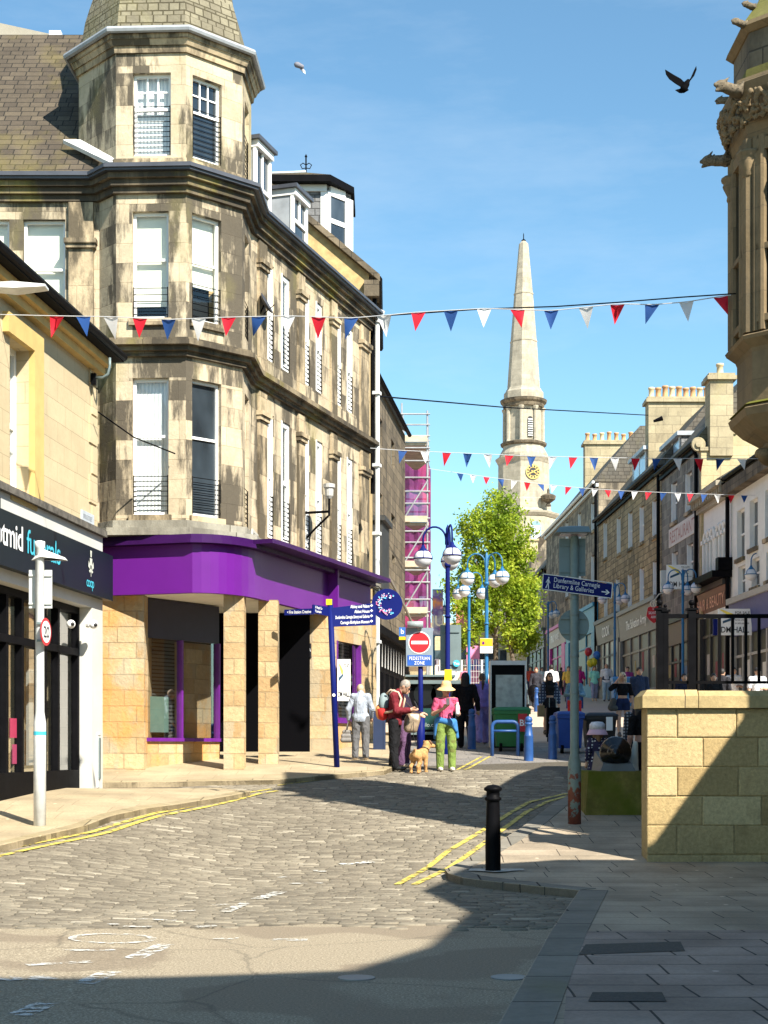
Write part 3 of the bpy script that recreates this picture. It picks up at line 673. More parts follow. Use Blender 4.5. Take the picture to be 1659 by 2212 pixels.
x, y = ground_at(1068, 1878, .1); struct(part('mortar_patch', MB().poly([(x+(.34+.07*math.sin(k*2.3))*math.cos(k*.42), y-.05+(.3+.06*math.cos(k*1.7))*math.sin(k*.42), gz(x, y)+.1035) for k in range(15)]), plain('pale mortar', (.5, .48, .43), .9, 0, .3, 9)))
x, y = ground_at(1345, 2154, .104)
m = MB(); a = ground_at(1280, 2146, .1); b = ground_at(1430, 2146, .1); c = ground_at(1440, 2166, .1); e = ground_at(1270, 2166, .1)
struct(part('tarmac_patch', MB().poly([(q[0], q[1], .109) for q in (a, b, c, e)]), plain('dark tarmac infill', (.06, .057, .05), .9, 0, .4, 60)))
a = ground_at(1265, 2042, .1); b = ground_at(1470, 2036, .1); c = ground_at(1480, 2056, .1); e = ground_at(1250, 2064, .1)
struct(part('tarmac_patch', MB().poly([(q[0], q[1], .108) for q in (a, b, c, e)]), plain('dark tarmac infill strip', (.07, .066, .056), .9, 0, .4, 60)))
# ------------------------------------------------------------------ sandstone shop on the left
def band(mb, path, z0, z1, out, inn=0.0, close=True):
    P = [Vector(p) for p in path]; n = len(P); ro = []; ri = []
    for i in range(n):
        ns = []
        if i > 0: t = (P[i]-P[i-1]).normalized(); ns.append(Vector((t.y, -t.x)))
        if i < n-1: t = (P[i+1]-P[i]).normalized(); ns.append(Vector((t.y, -t.x)))
        m = sum(ns, Vector((0, 0))); m = m/m.length; k = 1/max(.4, m.dot(ns[0]))
        ro.append(P[i]+m*k*out); ri.append(P[i]+m*k*inn)
    L = [[(ri[i].x, ri[i].y, z0), (ro[i].x, ro[i].y, z0), (ro[i].x, ro[i].y, z1), (ri[i].x, ri[i].y, z1)] for i in range(n)]
    return mb.loft(L, True, True)
sh = thing('shop_building', 'cream sandstone shop on the left with dark funeral shopfront and black eaves', 'building', (-6, 24, .8))
FS = Fa((-6.7, 13), (-5.09, 27))
w0 = FS.su(21); w1 = FS.su(62)
wz0, wz1 = FS.zv(40, 1066), FS.zv(40, 742)
m = MB(); FS.wall(m, 0, FS.L, 5.32, 8.45, [(w0, w1, wz0, wz1)], depth=.28)
B1 = FS.P(FS.L, 0, -7)
ge = Fa((FS.P(FS.L, 0).x, FS.P(FS.L, 0).y), (B1.x, B1.y)); ge.wall(m, 0, ge.L, -.5, 8.45)
part('wall', m, M['stone_shop'], sh)
q = MB()
for k in range(6): FS.box(q, FS.L-.42 if k % 2 else FS.L-.28, FS.L+.012, 5.36+k*.52, 5.36+k*.52+.48, -.1, .025)
part('quoins', q, M['stone_shop'], sh)
q = MB(); sw = w1+.42
FS.box(q, w1+.004, sw, wz0-.12, wz1+.3, -.06, .1); FS.box(q, w0-.3, w1+.004, wz1+.003, wz1+.3, -.06, .1); FS.box(q, w0-.3, w1+.004, wz0-.2, wz0-.003, -.06, .14)
part('window_surround', q, M['stone_yellow'], sh)
window(sh, FS, (w0, w1, wz0, wz1), -.2, .09, M['pvc_white'], M['glass'], (.0, M['blind']), mid=.47)
q = MB(); FS.box(q, 0, FS.L+.1, 8.2, 8.46, 0, .14); FS.box(q, 0, FS.L+.16, 8.34, 8.47, .14, .24); part('eaves_moulding', q, M['stone_yellow'], sh)
q = MB(); FS.box(q, 0, FS.L+.3, 8.47, 8.56, -.2, .42); part('eaves', q, M['black_matt'], sh)
q = MB(); q.tube([FS.P(0, 8.56, .42), FS.P(FS.L+.3, 8.56, .42)], .07, 8); part('gutter', q, M['black_iron'], sh)
q = MB(); q.extr([FS.P(0, 8.57, .36), FS.P(FS.L+.25, 8.57, .36), FS.P(FS.L+.25, 10.6, -3.5), FS.P(0, 10.6, -3.5)], (0, 0, .06)); part('roof', q, M['slate'], sh)
# shopfront
q = MB(); FS.box(q, 0, FS.L, 5.0, 5.31, -.1, .12); FS.box(q, 0, FS.L, 4.02, 4.2, -.1, .12); FS.box(q, FS.L-.62, FS.L, .3, 4.017, -.3, .12); part('cladding', q, M['panel_grey'], sh)
q = MB(); FS.box(q, 0, FS.L+.02, 5.312, 5.42, -.1, .2); part('lead_flashing', q, paint((.1, .09, .075), .9, .5, 8, name='old lead flashing'), sh)
q = MB(); FS.box(q, 0, FS.L+.16, 4.2, 5.0, .1, .26); fs = part('fascia', q, M['fascia_slate'], sh)
q = MB(); FS.box(q, FS.su(-80), FS.su(-3, .3), 4.25, 5.12, .27, .33); part('sign_bracket_plate', q, M['fascia_slate'], sh)
t1 = MB(); FS.text(t1, 'scotmid', .36, FS.su(50, .27), 4.5, .268, 'r', .012, .92); part('lettering', t1, M['white'], fs)
t2 = MB(); FS.text(t2, 'funerals', .36, FS.su(58, .27), 4.5, .268, 'l', .004, .92, width=FS.su(131, .27)-FS.su(58, .27)); part('lettering', t2, M['cyan'], fs)
t3 = MB(); FS.text(t3, 'coop', .17, FS.su(187, .27), 4.31, .268, 'l', .006, .8, width=.42); part('lettering', t3, M['cyan'], fs)
th = MB(); a = FS.su(197, .27); P_ = lambda x, z: FS.P(a+x, 4.55+z, .268)
th.poly([P_(-.05, .38), P_(.05, .38), P_(.03, .27), P_(-.03, .27)]); th.poly([P_(-.07, .25), P_(.07, .25), P_(.05, .13), P_(-.05, .13)])
for sg in (-1, 1):
    th.poly([P_(sg*.04, .13), P_(sg*.13, .2), P_(sg*.15, .1), P_(sg*.06, .06)]); th.poly([P_(sg*.01, .08), P_(sg*.12, .03), P_(sg*.06, 0), P_(0, .03)])
th.poly([P_(-.012, .12), P_(.012, .12), P_(.012, -.06), P_(-.012, -.06)]); part('thistle_emblem', th, paint((.55, .57, .5), .5, name='pale emblem'), fs)
q = MB(); E_ = FS.L-.62
mull = [FS.su(u) for u in (-120, -70, -25, 30, 63, 112, 140)]
for a in mull: FS.box(q, a-.05, a+.05, .85, 4.02, -.22, -.1)
FS.box(q, E_-.09, E_-.002, .85, 4.02, -.22, -.1)
FS.box(q, 0, E_-.09, 3.18, 3.3, -.24, -.085); FS.box(q, 0, E_-.09, 3.9, 4.015, -.24, -.09); FS.box(q, 0, E_-.09, .3, 1.22, -.24, -.08)
part('shopfront', q, M['black_matt'], sh)
q = MB(); q.poly([FS.P(0, 1.2, -.19), FS.P(E_, 1.2, -.19), FS.P(E_, 4, -.19), FS.P(0, 4, -.19)]); part('shop_window', q, M['glass_shop'], sh)
q = MB(); FS.box(q, 0, E_, .2, 4.1, -2.2, -2.15); FS.box(q, 0, E_, .2, .3, -2.15, -.24); FS.box(q, 0, E_, 4.05, 4.1, -2.15, -.25); part('shop_interior', q, paint((.035, .035, .037), .8, name='dim interior'), sh)
q = MB(); b0 = FS.su(150); FS.box(q, b0, b0+.3, 1.3, 3.9, -.75, -.7); FS.box(q, b0+.05, b0+.5, 1.3, 1.9, -.9, -.8); part('window_display', q, paint((.6, .62, .58), .6, name='pale display board'), sh)
a0 = FS.su(92); a1 = FS.su(110)
for u0, col, zz in ((47, (.35, .03, .08), 1.75), (52, (.3, .04, .1), 1.35)):
    q = MB(); a = FS.su(u0); FS.box(q, a, a+.3, zz, zz+.3, -.185, -.18); t = part('window_poster', q, paint(col, .6, name='crimson poster'), sh)
q = MB(); a = FS.su(65); FS.box(q, a, a+.2, 2.0, 2.3, -.185, -.18); part('window_notice', q, M['black'], sh)
q = MB(); a = FS.su(148); FS.box(q, FS.su(146), FS.su(150), 2.5, 3.0, -.188, -.182); part('window_notice', q, M['cyan'], sh)
def cctv(u, z):
    a = FS.su(u, .2); q = MB(); p0 = FS.P(a, z, .12); t = thing('security_camera', 'white dome security camera fixed on the %s' % ('grey shopfront pilaster' if u > 170 else 'black shop window frame'), 'camera', p0)
    q.lathe([(.07, 0), (.075, .05), (.05, .06)], 14, p0, M=FS_M); part('base', q, M['white'], t)
    c = p0+Vector((FS.n.x*.13, FS.n.y*.13-.01, -.02)); part('housing', sdf_mesh([('e', c, (.075, .075, .075))], .015, .01), M['white'], t, True)
    part('lens', sdf_mesh([('e', c+Vector((.045, -.05, -.012)), (.034, .034, .034))], .01, .01), M['black'], t, True)
FS_M = Matrix(((0, 0, FS.n.x), (0, 1, FS.n.y), (1, 0, 0))).to_4x4()
cctv(196, 3.72); 
FSo = FS.P(FS.su(158), 3.68, -.1)
t = thing('security_camera', 'white dome security camera inside the dark shop window beside the pilaster', 'camera', FSo)
part('housing', sdf_mesh([('e', FSo+Vector((.06, 0, 0)), (.075, .075, .075))], .015, .01), M['white'], t, True)
part('lens', sdf_mesh([('e', FSo+Vector((.1, -.055, 0)), (.034, .034, .034))], .01, .01), M['black'], t, True)
q = MB(); a = FS.su(174); FS.box(q, a, FS.su(200), FS.zv(187, 1133), FS.zv(187, 1107), 0, .03)
np_ = tag(part('street_name_plate', q, paint((.42, .46, .5), .5, name='faded plate')), 'faded pale blue street name plate low on the cream shop wall', 'sign'); 
q = MB(); FS.text(q, 'BRIDGE STREET', .08, a+.06, FS.zv(187, 1124), .033, width=.5); part('lettering', q, paint((.25, .27, .3), .6, name='faded letters'), np_)
# floodlight and wall bracket
px, pd = gx(45, 20.5), 20.5; z = EYE+(HZ-622)/FP*pd
t = thing('wall_lantern', 'pale flat street lantern reaching out from the cream shop eaves', 'lamp', (px, pd, z))
q = MB(); q.loft([[(px-.62, pd-.02, z+.02), (px-.62, pd+.2, z+.02), (px-.62, pd+.2, z+.06), (px-.62, pd-.02, z+.06)], [(px-.1, pd-.08, z-.02), (px-.1, pd+.26, z-.02), (px-.1, pd+.26, z+.07), (px-.1, pd-.08, z+.07)], [(px+.33, pd-.02, z+.02), (px+.33, pd+.2, z+.02), (px+.33, pd+.2, z+.05), (px+.33, pd-.02, z+.05)]]); part('head', q, M['pole_pale'], t)
q = MB(); q.tube([(px-.5, pd+.1, z), (px-.62, pd+.2, z-.25), (px-.75, pd+.3, z-.5)], .03, 8); part('bracket', q, M['pole_pale'], t)
p0 = W3(205, 817, 26.6); p1 = W3(235, 782, 26.4)
t = thing('wall_bracket_lamp', 'bent grey pipe bracket on the corner of the cream shop', 'lamp', p0)
q = MB(); q.tube([p0, p0+Vector((.15, -.05, 0)), p0+Vector((.24, -.06, .06)), p0+Vector((.27, -.06, .2)), p0+Vector((.27, -.06, .34))], .025, 8); part('arm', q, M['sign_back'], t, True)
q = MB(); q.box(p0.x-.06, p0.x+.02, p0.y-.05, p0.y+.05, p0.z-.12, p0.z+.08); part('mounting', q, M['black_iron'], t)
# cabinet on the corner
cx_, cd = gx(203, 26.75), 26.75; z0 = gz(cx_, cd)+.1
t = thing('utility_cabinet', 'narrow pale grey utility cabinet at the corner of the shop', 'cabinet', (cx_, cd, z0))
q = MB(); q.box(cx_-.11, cx_+.09, cd-.1, cd+.12, z0-.05, z0+.86); q.box(cx_-.12, cx_+.1, cd-.11, cd+.13, z0+.863, z0+.9); part('body', q, M['pole_pale'], t)
q = MB(); q.box(cx_+.092, cx_+.11, cd-.06, cd+.08, z0+.1, z0+.82); part('door', q, M['sign_back'], t)
# ------------------------------------------------------------------ purple corner building
C8 = Vector((-4.31, 30.3)); R8 = 1.73
v8 = lambda k, r=R8: Vector((C8.x+r*math.sin(R(20+45*k)), C8.y-r*math.cos(R(20+45*k))))
PL0, PL1 = Vector((-13, 29.15)), Vector((-5.43, 29.15)); PE = Vector((v8(2).x+.32*7.25, v8(2).y+7.25))
pb = thing('corner_building', 'soot stained sandstone corner building with octagonal turret over a purple shop fascia', 'building', (-4, 31, 1.2))
FL = Fa(PL0, PL1); FA = Fa(v8(-1), v8(0)); FB = Fa(v8(0), v8(1)); FR0 = Fa(v8(1), v8(2)); FR = Fa(v8(2), PE); FLL = Fa(PL1, v8(-1))
FZ = [(5.97, 8.55), (9.66, 11.68)]
def hole(fa, u0, u1, z0, z1): return (fa.su(u0), fa.su(u1), z0, z1)
wins = []      # (facade, hole, style)
st = MB()
hl = []
for z0, z1 in FZ[1:]:
    hl += [hole(FL, 50, 141, z0-.1, z1), hole(FL, -75, 20, z0-.1, z1)]
FL.wall(st, 0, FL.L, 5.7, 12.3, hl, depth=.2); wins += [(FL, h, 'b') for h in hl]
FLL.wall(st, 0, FLL.L, 5.7, 12.3)
hA = [hole(FA, 286, 364, z0, z1) for z0, z1 in FZ]; FA.wall(st, 0, FA.L, 5.7, 12.3, hA, depth=.17); wins += [(FA, hA[0], 'c'), (FA, hA[1], 'b')]
hB = [hole(FB, 415, 478, z0, z1) for z0, z1 in FZ]; FB.wall(st, 0, FB.L, 5.7, 12.3, hB, depth=.17); wins += [(FB, hB[0], 'd'), (FB, hB[1], 'b2')]
c_ = FR0.L/2; hr = [(c_-.3, c_+.3, z0, z1) for z0, z1 in FZ]; FR0.wall(st, 0, FR0.L, 5.7, 12.3, hr, depth=.2); wins += [(FR0, h, 'd') for h in hr]
hR = [hole(FR, a, b, z0, z1) for a, b in ((577, 592), (607, 627), (657, 670), (682, 697), (727, 739), (749, 763)) for z0, z1 in FZ]
FR.wall(st, 0, FR.L, 5.7, 12.3, hR, depth=.09); wins += [(FR, h, 'r') for h in hR]
part('wall', st, M['stone_old'], pb)
# turret storey
tw = MB(); hT = {}
for k in range(-2, 6):
    f = Fa(v8(k), v8(k+1)); hh = []
    if k == -1: hh = [hole(f, 287, 369, 12.72, 14.28)]
    if k == 0: hh = [hole(f, 416, 479, 12.72, 14.28)]
    if k == 1: hh = [(f.L/2-.3, f.L/2+.3, 12.72, 14.28)]
    f.wall(tw, 0, f.L, 12.4, 14.8, hh, depth=.2); hT[k] = (f, hh)
part('turret_wall', tw, M['stone_old'], pb)
for k in (-1, 0, 1):
    f, hh = hT[k]
    window(pb, f, hh[0], -.1, .055, M['pvc_white'], M['glass'] if k < 0 else M['glass_dark'], (.0, M['blind_white']) if k < 0 else None, bars=(3, 2), mid=.58, guard=(.85, 10), gmat=M['black_iron'])
for f, h, stl in wins:
    if stl == 'b': window(pb, f, h, -.1, .055, M['pvc_white'], M['glass'], (.12, M['blind']), mid=.56, guard=(.5, 5), gmat=M['black_iron'])
    elif stl == 'b2': window(pb, f, h, -.1, .055, M['pvc_white'], M['glass'], (.34, M['blind']), mid=.56, guard=(.6, 6), gmat=M['black_iron'])
    elif stl == 'c': window(pb, f, h, -.1, .055, M['pvc_white'], M['glass'], (0, M['blind_white']), mid=.58, guard=(.65, 8), gmat=M['black_iron'])
    elif stl == 'd': window(pb, f, h, -.1, .055, M['pvc_white'], M['glass_dark'], None, mid=.58, guard=(.65, 8), gmat=M['black_iron'])
    else: window(pb, f, h, -.03, .1, M['pvc_white'], M['glass'], (rng.choice([0, 0, .3]), M['blind_white']), mid=.5, guard=(.8, 9), gmat=M['black_iron'], lining=True)
path = [PL0, PL1, v8(-1), v8(0), v8(1), v8(2), PE]
q = MB()
for z0, z1, o in ((5.56, 5.7, .3), (5.7, 5.86, .1)): band(q, path, z0, z1, o)
part('string_course', q, masonry('lead capped ledge', (.42, .4, .34), (.33, .31, .25), (.12, .11, .08), 1.6, .5, .012, ((.12, .11, .09), .5, .7, .8)), pb)
q = MB()
for z0, z1, o in ((8.94, 9.03, .08), (9.03, 9.12, .16), (9.12, 9.21, .26), (9.21, 9.26, .2)): band(q, path, z0, z1, o)
part('cornice', q, M['stone_cornice'], pb)
q = MB()
for z0, z1, o in ((12.0, 12.12, .08), (12.12, 12.24, .16), (12.24, 12.34, .24)): band(q, path, z0, z1, o)
part('cornice', q, M['stone_cornice'], pb)
q = MB(); band(q, path, 12.345, 12.48, .33, .1); band(q, path, 12.39, 12.45, .37, .33); part('gutter', q, M['gutter'], pb)
q = MB()
for f, a0, a1 in ((FL, FL.su(150), FL.su(203)),):
    for z0, z1 in ((5.86, 8.9), (9.27, 11.98)): f.box(q, a0, a1, z0, z1, -.1, .09)
    f.box(q, a0-.05, a1+.05, 11.1, 11.18, .0, .15); f.box(q, a0-.07, a1+.07, 11.18, 11.27, .0, .19)
for a, b in ((556, 573), (641, 655), (712, 725), (776, 793)):
    a0, a1 = FR.su(a), FR.su(b)
    for z0, z1 in ((5.86, 8.9), (9.27, 11.98)): FR.box(q, a0, a1, z0, z1, -.1, .05)
    for z in (8.3, 11.4): FR.box(q, a0-.04, a1+.04, z, z+.09, 0, .1); FR.box(q, a0-.06, a1+.06, z+.09, z+.18, 0, .14)
for f, h, s_ in wins:
    if s_ in 'bdcb2' and f is not FR0: f.box(q, h[0]-.06, h[1]+.06, h[2]-.13, h[2]-.002, -.05, .07)
parts('pilaster', q, M['stone_trim'], pb)
# turret cornice, gutter, roof
ring8 = lambda r: [(C8.x+r*math.sin(R(20+45*k)), C8.y-r*math.cos(R(20+45*k))) for k in range(8)]
def ringband(mb, z0, z1, r0, r1): return mb.loft([[(x, y, z0) for x, y in ring8(r0)], [(x, y, z1) for x, y in ring8(r1)]])
q = MB(); ringband(q, 14.64, 14.76, 1.78, 1.8); ringband(q, 14.76, 14.86, 1.83, 1.88); ringband(q, 14.86, 14.95, 1.9, 1.92); ringband(q, 12.5, 12.66, 1.84, 1.78); parts('turret_cornice', q, M['stone_trim'], pb)
q = MB(); rr = ring8(1.97); q.tube([(x, y, 15.0) for x, y in rr+rr[:2]], .065, 8, False); part('turret_gutter', q, plain('grey cast gutter', (.3, .32, .34), .5), pb)
q = MB(); q.loft([[(x, y, z) for x, y in ring8(r)] for r, z in ((1.92, 14.96), (1.7, 15.08), (1.66, 15.4), (1.61, 15.7), (1.52, 16.0), (1.36, 16.5), (1.18, 17.6), (.75, 18.6), (.1, 19.8))]); part('turret_roof', q, M['slate_pale'], pb)
# main roofs
q = MB(); q.poly([(-14, 28.9, 12.5), (-5.5, 28.9, 12.5), (-5.1, 30.2, 13.94), (-5.1, 33, 17.0), (-14, 33, 17.0)]); part('roof', q, M['slate'], pb)
q = MB(); a, b = FR.P(-.2, 12.45, .3), FR.P(FR.L, 12.45, .3); a2, b2 = FR.P(-.2, 14.4, -2.6), FR.P(FR.L, 14.4, -2.6); q.poly([a, b, b2, a2]); part('roof', q, M['slate'], pb)
q = MB(); p0 = W3(148, 306, 29.3); p1 = W3(248, 358, 28.72); q.extr([p0+Vector((-.12, .1, 0)), p0+Vector((.22, .1, 0)), p1+Vector((.12, .02, 0)), p1+Vector((-.1, .02, 0))], (0, -.05, .06)); part('valley_flashing', q, paint((.6, .61, .6), .5, .15, 5, name='bright lead'), pb)
q = MB(); x0, x1, d = gx(-90, 36), gx(121, 36), 36.; zt = lambda u, v: EYE+(HZ-v)/FP*d
q.hexa([(x0, d, 16), (x1, d, 16), (x1, d+3, 16), (x0, d+3, 16), (x0, d, zt(0, 30)), (x1, d, zt(0, 76)), (x1, d+3, zt(0, 76)), (x0, d+3, zt(0, 30))]); part('roof_attic', q, plain('felted attic wall', (.32, .29, .23), .9, 0, .2, 1.5), pb)
q = MB(); q.hexa([(x0, d-.3, zt(0, 122)), (gx(128, d), d-.3, zt(0, 106)), (gx(128, d), d-.1, zt(0, 106)), (x0, d-.1, zt(0, 122)), (x0, d-.3, zt(0, 101)), (gx(150, d), d-.3, zt(0, 93)), (gx(150, d), d-.1, zt(0, 93)), (x0, d-.1, zt(0, 101))]); q.box(gx(110, d), gx(135, d), d-.2, d, zt(0, 95), zt(0, 74)); part('ridge_flashing', q, paint((.62, .64, .65), .5, .1, 3, name='pale flashing'), pb)
def dormer(s0, s1, z0, z1, back, wfr=.12):
    dm = MB(); FR.box(dm, s0, s1, z0, z1, -back, -.02); w = part('dormer', dm, M['lead'], pb)
    fr = MB(); FR.box(fr, s0-.03, s1+.03, z1, z1+.14, -back, .1); FR.box(fr, s0-.02, s0+wfr, z0, z1, -.02, .05); FR.box(fr, s1-wfr, s1+.02, z0, z1, -.02, .05); FR.box(fr, s0+wfr, s1-wfr, z0, z0+.12, -.02, .05); FR.box(fr, s0+wfr, s1-wfr, z0+.6, z0+.68, -.02, .04); FR.box(fr, (s0+s1)/2-.025, (s0+s1)/2+.025, z0+.68, z1, -.02, .035); part('dormer_frame', fr, M['pvc_white'], w)
    g = MB().poly([FR.P(s0+wfr, z0+.1, .0), FR.P(s1-wfr, z0+.1, .0), FR.P(s1-wfr, z1, .0), FR.P(s0+wfr, z1, .0)]); part('pane', g, M['glass_dark'], w)
    rf = MB(); FR.box(rf, s0-.1, s1+.1, z1+.142, z1+.22, -back, .16); part('dormer_roof', rf, M['gutter'], w)
dormer(.15, .95, 12.4, 13.8, 1.4, .07); dormer(2.25, 3.1, 12.4, 13.55, 1.6, .07)
# downpipe
q = MB(); a = FR.su(797, .1); q.tube([FR.P(FR.L+.02, 12.4, .2), FR.P(FR.L+.02, 1, .2)], .06, 8); q.tube([FR.P(FR.L+.02, 12.5, .3), FR.P(FR.L+.02, 12.2, .22)], .1, 8)
for z in (4.2, 6.9, 8.6, 10.4): FR.box(q, FR.L-.08, FR.L+.12, z, z+.08, .1, .28)
part('downpipe', q, M['pipe_white'], pb)
# ---- purple shop
SO = Vector((v8(2).x+.952*.7, v8(2).y-.305*.7)); tR = FR.t
pc = SO-tR*((SO.y-28.3)/tR.y); fp = [Vector((-5.38, 28.85)), Vector((-3.55, 28.3))]
e1 = fp[1]; e2 = SO-tR*1.2
for k in range(1, 9):
    t = k/9; fp.append(e1*(1-t)**2+pc*2*t*(1-t)+e2*t*t)
fp += [e2, SO, SO+tR*5.5]
q = MB(); band(q, fp, 4.47, 5.38, 0, -.12); fas = part('fascia', q, M['purple'], pb, False)
q = MB(); band(q, fp, 5.384, 5.46, .16, -.12); band(q, fp, 5.46, 5.55, .1, -.12); part('fascia_trim', q, M['purple_dark'], pb)
q = MB(); band(q, fp[8:], 5.465, 5.55, .52, .1); part('shade_overhang', q, M['purple_dark'], pb)  # overhang added so a ledge shadow falls on the side fascia
q = MB(); FQ = Fa(SO+tR*2.7, SO+tR*5.5); FQ.box(q, 0, FQ.L, 3.95, 5.36, -.1, .03); FQ.box(q, -.05, .03, 4.6, 5.5, .0, .22); part('side_fascia', q, M['purple'], pb)
q = MB(); q.poly([(p.x, p.y, 4.5) for p in fp]+[(-1.2, 38, 4.5), (-5.4, 38, 4.5)]); part('soffit', q, M['soffit'], pb)
rk = MB(); rk.box(-5.38, gx(311, 28.95), 28.95, 29.9, .3, 4.5)
rk.box(gx(483, 28.95), gx(527, 28.95), 28.95, 29.36, .3, 4.5); 
rk.box(gx(558, 29.95), gx(600, 29.95), 29.95, 30.35, .3, 4.5)
FW = Fa((gx(311, 29.3), 29.3), (gx(475, 31.2), 31.2)); FW.box(rk, 0, FW.L, .3, 1.72, -.3, 0)
FK = Fa((gx(598, 33.2), 33.2), (gx(716, 33.2), 33.2)); hk = (FK.su(607), FK.su(630), 1.95, 3.95); FK.wall(rk, 0, FK.L, .3, 4.5, [hk], depth=.2)
FG = Fa((gx(716, 33.2), 33.2), (gx(716, 33.2)+.32*3.0, 36.2)); hg = (FG.su(727), FG.su(779), 2.2, 3.95); FG.wall(rk, 0, FG.L, .3, 4.5, [hg], depth=.15)
parts('stone_pier', rk, M['stone_rock'], pb)
q = MB(); FW.box(q, 0, FW.L, 1.722, 1.79, -.12, .06); FW.box(q, 0, .06, 1.79, 3.72, -.1, .02); FW.box(q, FW.L-.06, FW.L, 1.79, 3.72, -.1, .02); FW.box(q, FW.L*.47, FW.L*.47+.06, 1.79, 3.72, -.1, .02)
FK.box(q, hk[0], hk[0]+.07, 1.9, 3.95, -.12, .06); FK.box(q, hk[1]-.05, hk[1]+.05, 1.9, 3.98, -.12, .08); FK.box(q, hk[0], hk[1]-.05, 1.9, 2.02, -.12, .1)
FG.box(q, hg[0], hg[0]+.06, 2.2, 3.95, -.1, .02); FG.box(q, hg[1]-.06, hg[1], 2.2, 3.95, -.1, .02); FG.box(q, hg[0]+.06, hg[1]-.06, 2.14, 2.26, -.1, .06)
parts('window_trim', q, plain('purple window trim', (.11, .01, .19), .4), pb)
q = MB(); FW.box(q, 0, FW.L, 3.72, 4.48, -.12, -.02); part('window_header', q, paint((.02, .018, .04), .5, name='dark header'), pb)
q = MB().poly([FW.P(.06, 1.79, -.05), FW.P(FW.L-.06, 1.79, -.05), FW.P(FW.L-.06, 3.72, -.05), FW.P(.06, 3.72, -.05)])
for fa, h in ((FK, hk), (FG, hg)): q.poly([fa.P(h[0], h[2], -.08), fa.P(h[1], h[2], -.08), fa.P(h[1], h[3], -.08), fa.P(h[0], h[3], -.08)])
parts('shop_window', q, M['glass_shop'], pb)
q = MB()
for k in range(24): z = 1.95+k*.075; FW.box(q, .1, FW.L-.1, z, z+.045, -.3, -.27); FG.box(q, hg[0], hg[1], z+.25, z+.3, -.3, -.28)
parts('window_slats', q, paint((.1, .11, .105), .5, .1, 3, .3, 'dull grey slats'), pb)  # slats behind the glass stand for a striped street reflection
q = MB(); q.box(-4.5, -1.6, 32.9, 33.0, .5, 4.5); FW.box(q, 0, FW.L+.5, .5, 4.49, -.62, -.58); FK.box(q, 0, FK.L, .5, 4.49, -.6, -.55); FG.box(q, 0, FG.L, .5, 4.49, -.6, -.55); parts('unlit_depth_sheet', q, mk('unlit depth black', (.004, .004, .005), 1, 0, 0)[0], pb)  # black sheets stand for the unlit depth behind porch and windows
q = MB(); FK.box(q, FK.su(659), FK.su(673), 3.56, 3.86, 0, .1); ab = tag(part('alarm_box', q, M['black']), 'black alarm box on the stone wall of the purple shop', 'alarm box')
q = MB(); FK.text(q, 'A.F.A', .07, FK.su(666), 3.68, .104, 'c', .01, width=.12); part('lettering', q, M['white'], ab)
q = MB(); FW.box(q, FW.L*.52, FW.L*.98, .5, 3.7, -.26, -.2); part('inner_stone_slab', q, M['stone_rock'], pb)  # stone-faced slab just behind the window glass
q = MB(); FW.box(q, .1, FW.L*.4, 1.9, 2.6, -.2, -.18); part('display_panel', q, paint((.14, .24, .2), .6, name='pale teal panel'), pb)
q = MB(); q.box(gx(426, 33), gx(440, 33), 30.4, 30.41, 2.45, 2.75)
# street name on right facade and ledge cables
q = MB(); a0, a1 = FR0.su(519, .12), FR0.su(541, .12); FR0.box(q, FR0.L-.75, FR0.L+.12, 5.72, 5.92, .1, .13); sn = tag(part('street_name_plate', q, paint((.55, .54, .48), .5, name='cream plate')), 'small cream street name plate on the corner above the purple fascia', 'sign')
q = MB(); FR0.text(q, 'HIGH STREET', .1, FR0.L-.7, 5.77, .134, width=.75); part('lettering', q, M['black'], sn)
q = MB()
for k in range(3):
    pts = [FR.P(3.2+(FR.L-3.4)*t, 5.66-.16*math.sin(math.pi*t*(1+k*.6))**2-.05*k, .36+.02*k) for t in np.linspace(0, 1, 14)]; q.tube(pts, .012, 5)
tag(part('cable_bundle', q, M['black_iron']), 'black cables sagging along the ledge above the purple fascia', 'cable')
# satellite dish
p0 = W3(570, 659, 31.2); t = thing('satellite_dish', 'dark satellite dish on the turret corner above the bunting', 'satellite dish', p0)
dM = Matrix.Rotation(R(80), 4, 'Z') @ Matrix.Rotation(R(62), 4, 'X')
q = MB(); q.lathe([(0, .0), (.12, .015), (.2, .045), (.24, .08), (.22, .075), (.12, .03), (0, .016)], 20, p0, M=dM); part('reflector', q, paint((.05, .05, .055), .4, name='dark dish'), t, True)
q = MB(); q.tube([p0, p0+Vector((-.12, .06, -.25)), p0+Vector((-.2, .1, -.28))], .018, 6); q.tube([p0+Vector((0, 0, -.18)), p0+Vector((.22, -.1, -.02))], .01, 6); part('arm', q, M['black_iron'], t)
# wall flood light with bracket
p0 = W3(658, 1108, FR.d(658)); pn = W3(711, 1105, FR.d(665)-.5)
t = thing('wall_floodlight', 'black iron bracket with pale floodlight on the corner building above the fascia', 'lamp', p0)
q = MB(); q.tube([p0, pn], .03, 6); q.tube([p0+Vector((.05, 0, -.55)), p0+Vector((.2, -.1, -.4)), pn+Vector((-.02, 0, -.1))], .025, 6); q.tube([pn+Vector((0, 0, -.1)), pn+Vector((0, 0, .3))], .025, 6); part('bracket', q, M['black_iron'], t)
q = MB(); q.lathe([(.05, .28), (.09, .34), (.1, .5), (.13, .52), (.13, .6), (.05, .62)], 12, pn); part('lamp_head', q, paint((.42, .41, .38), .5, name='grey lamp'), t)
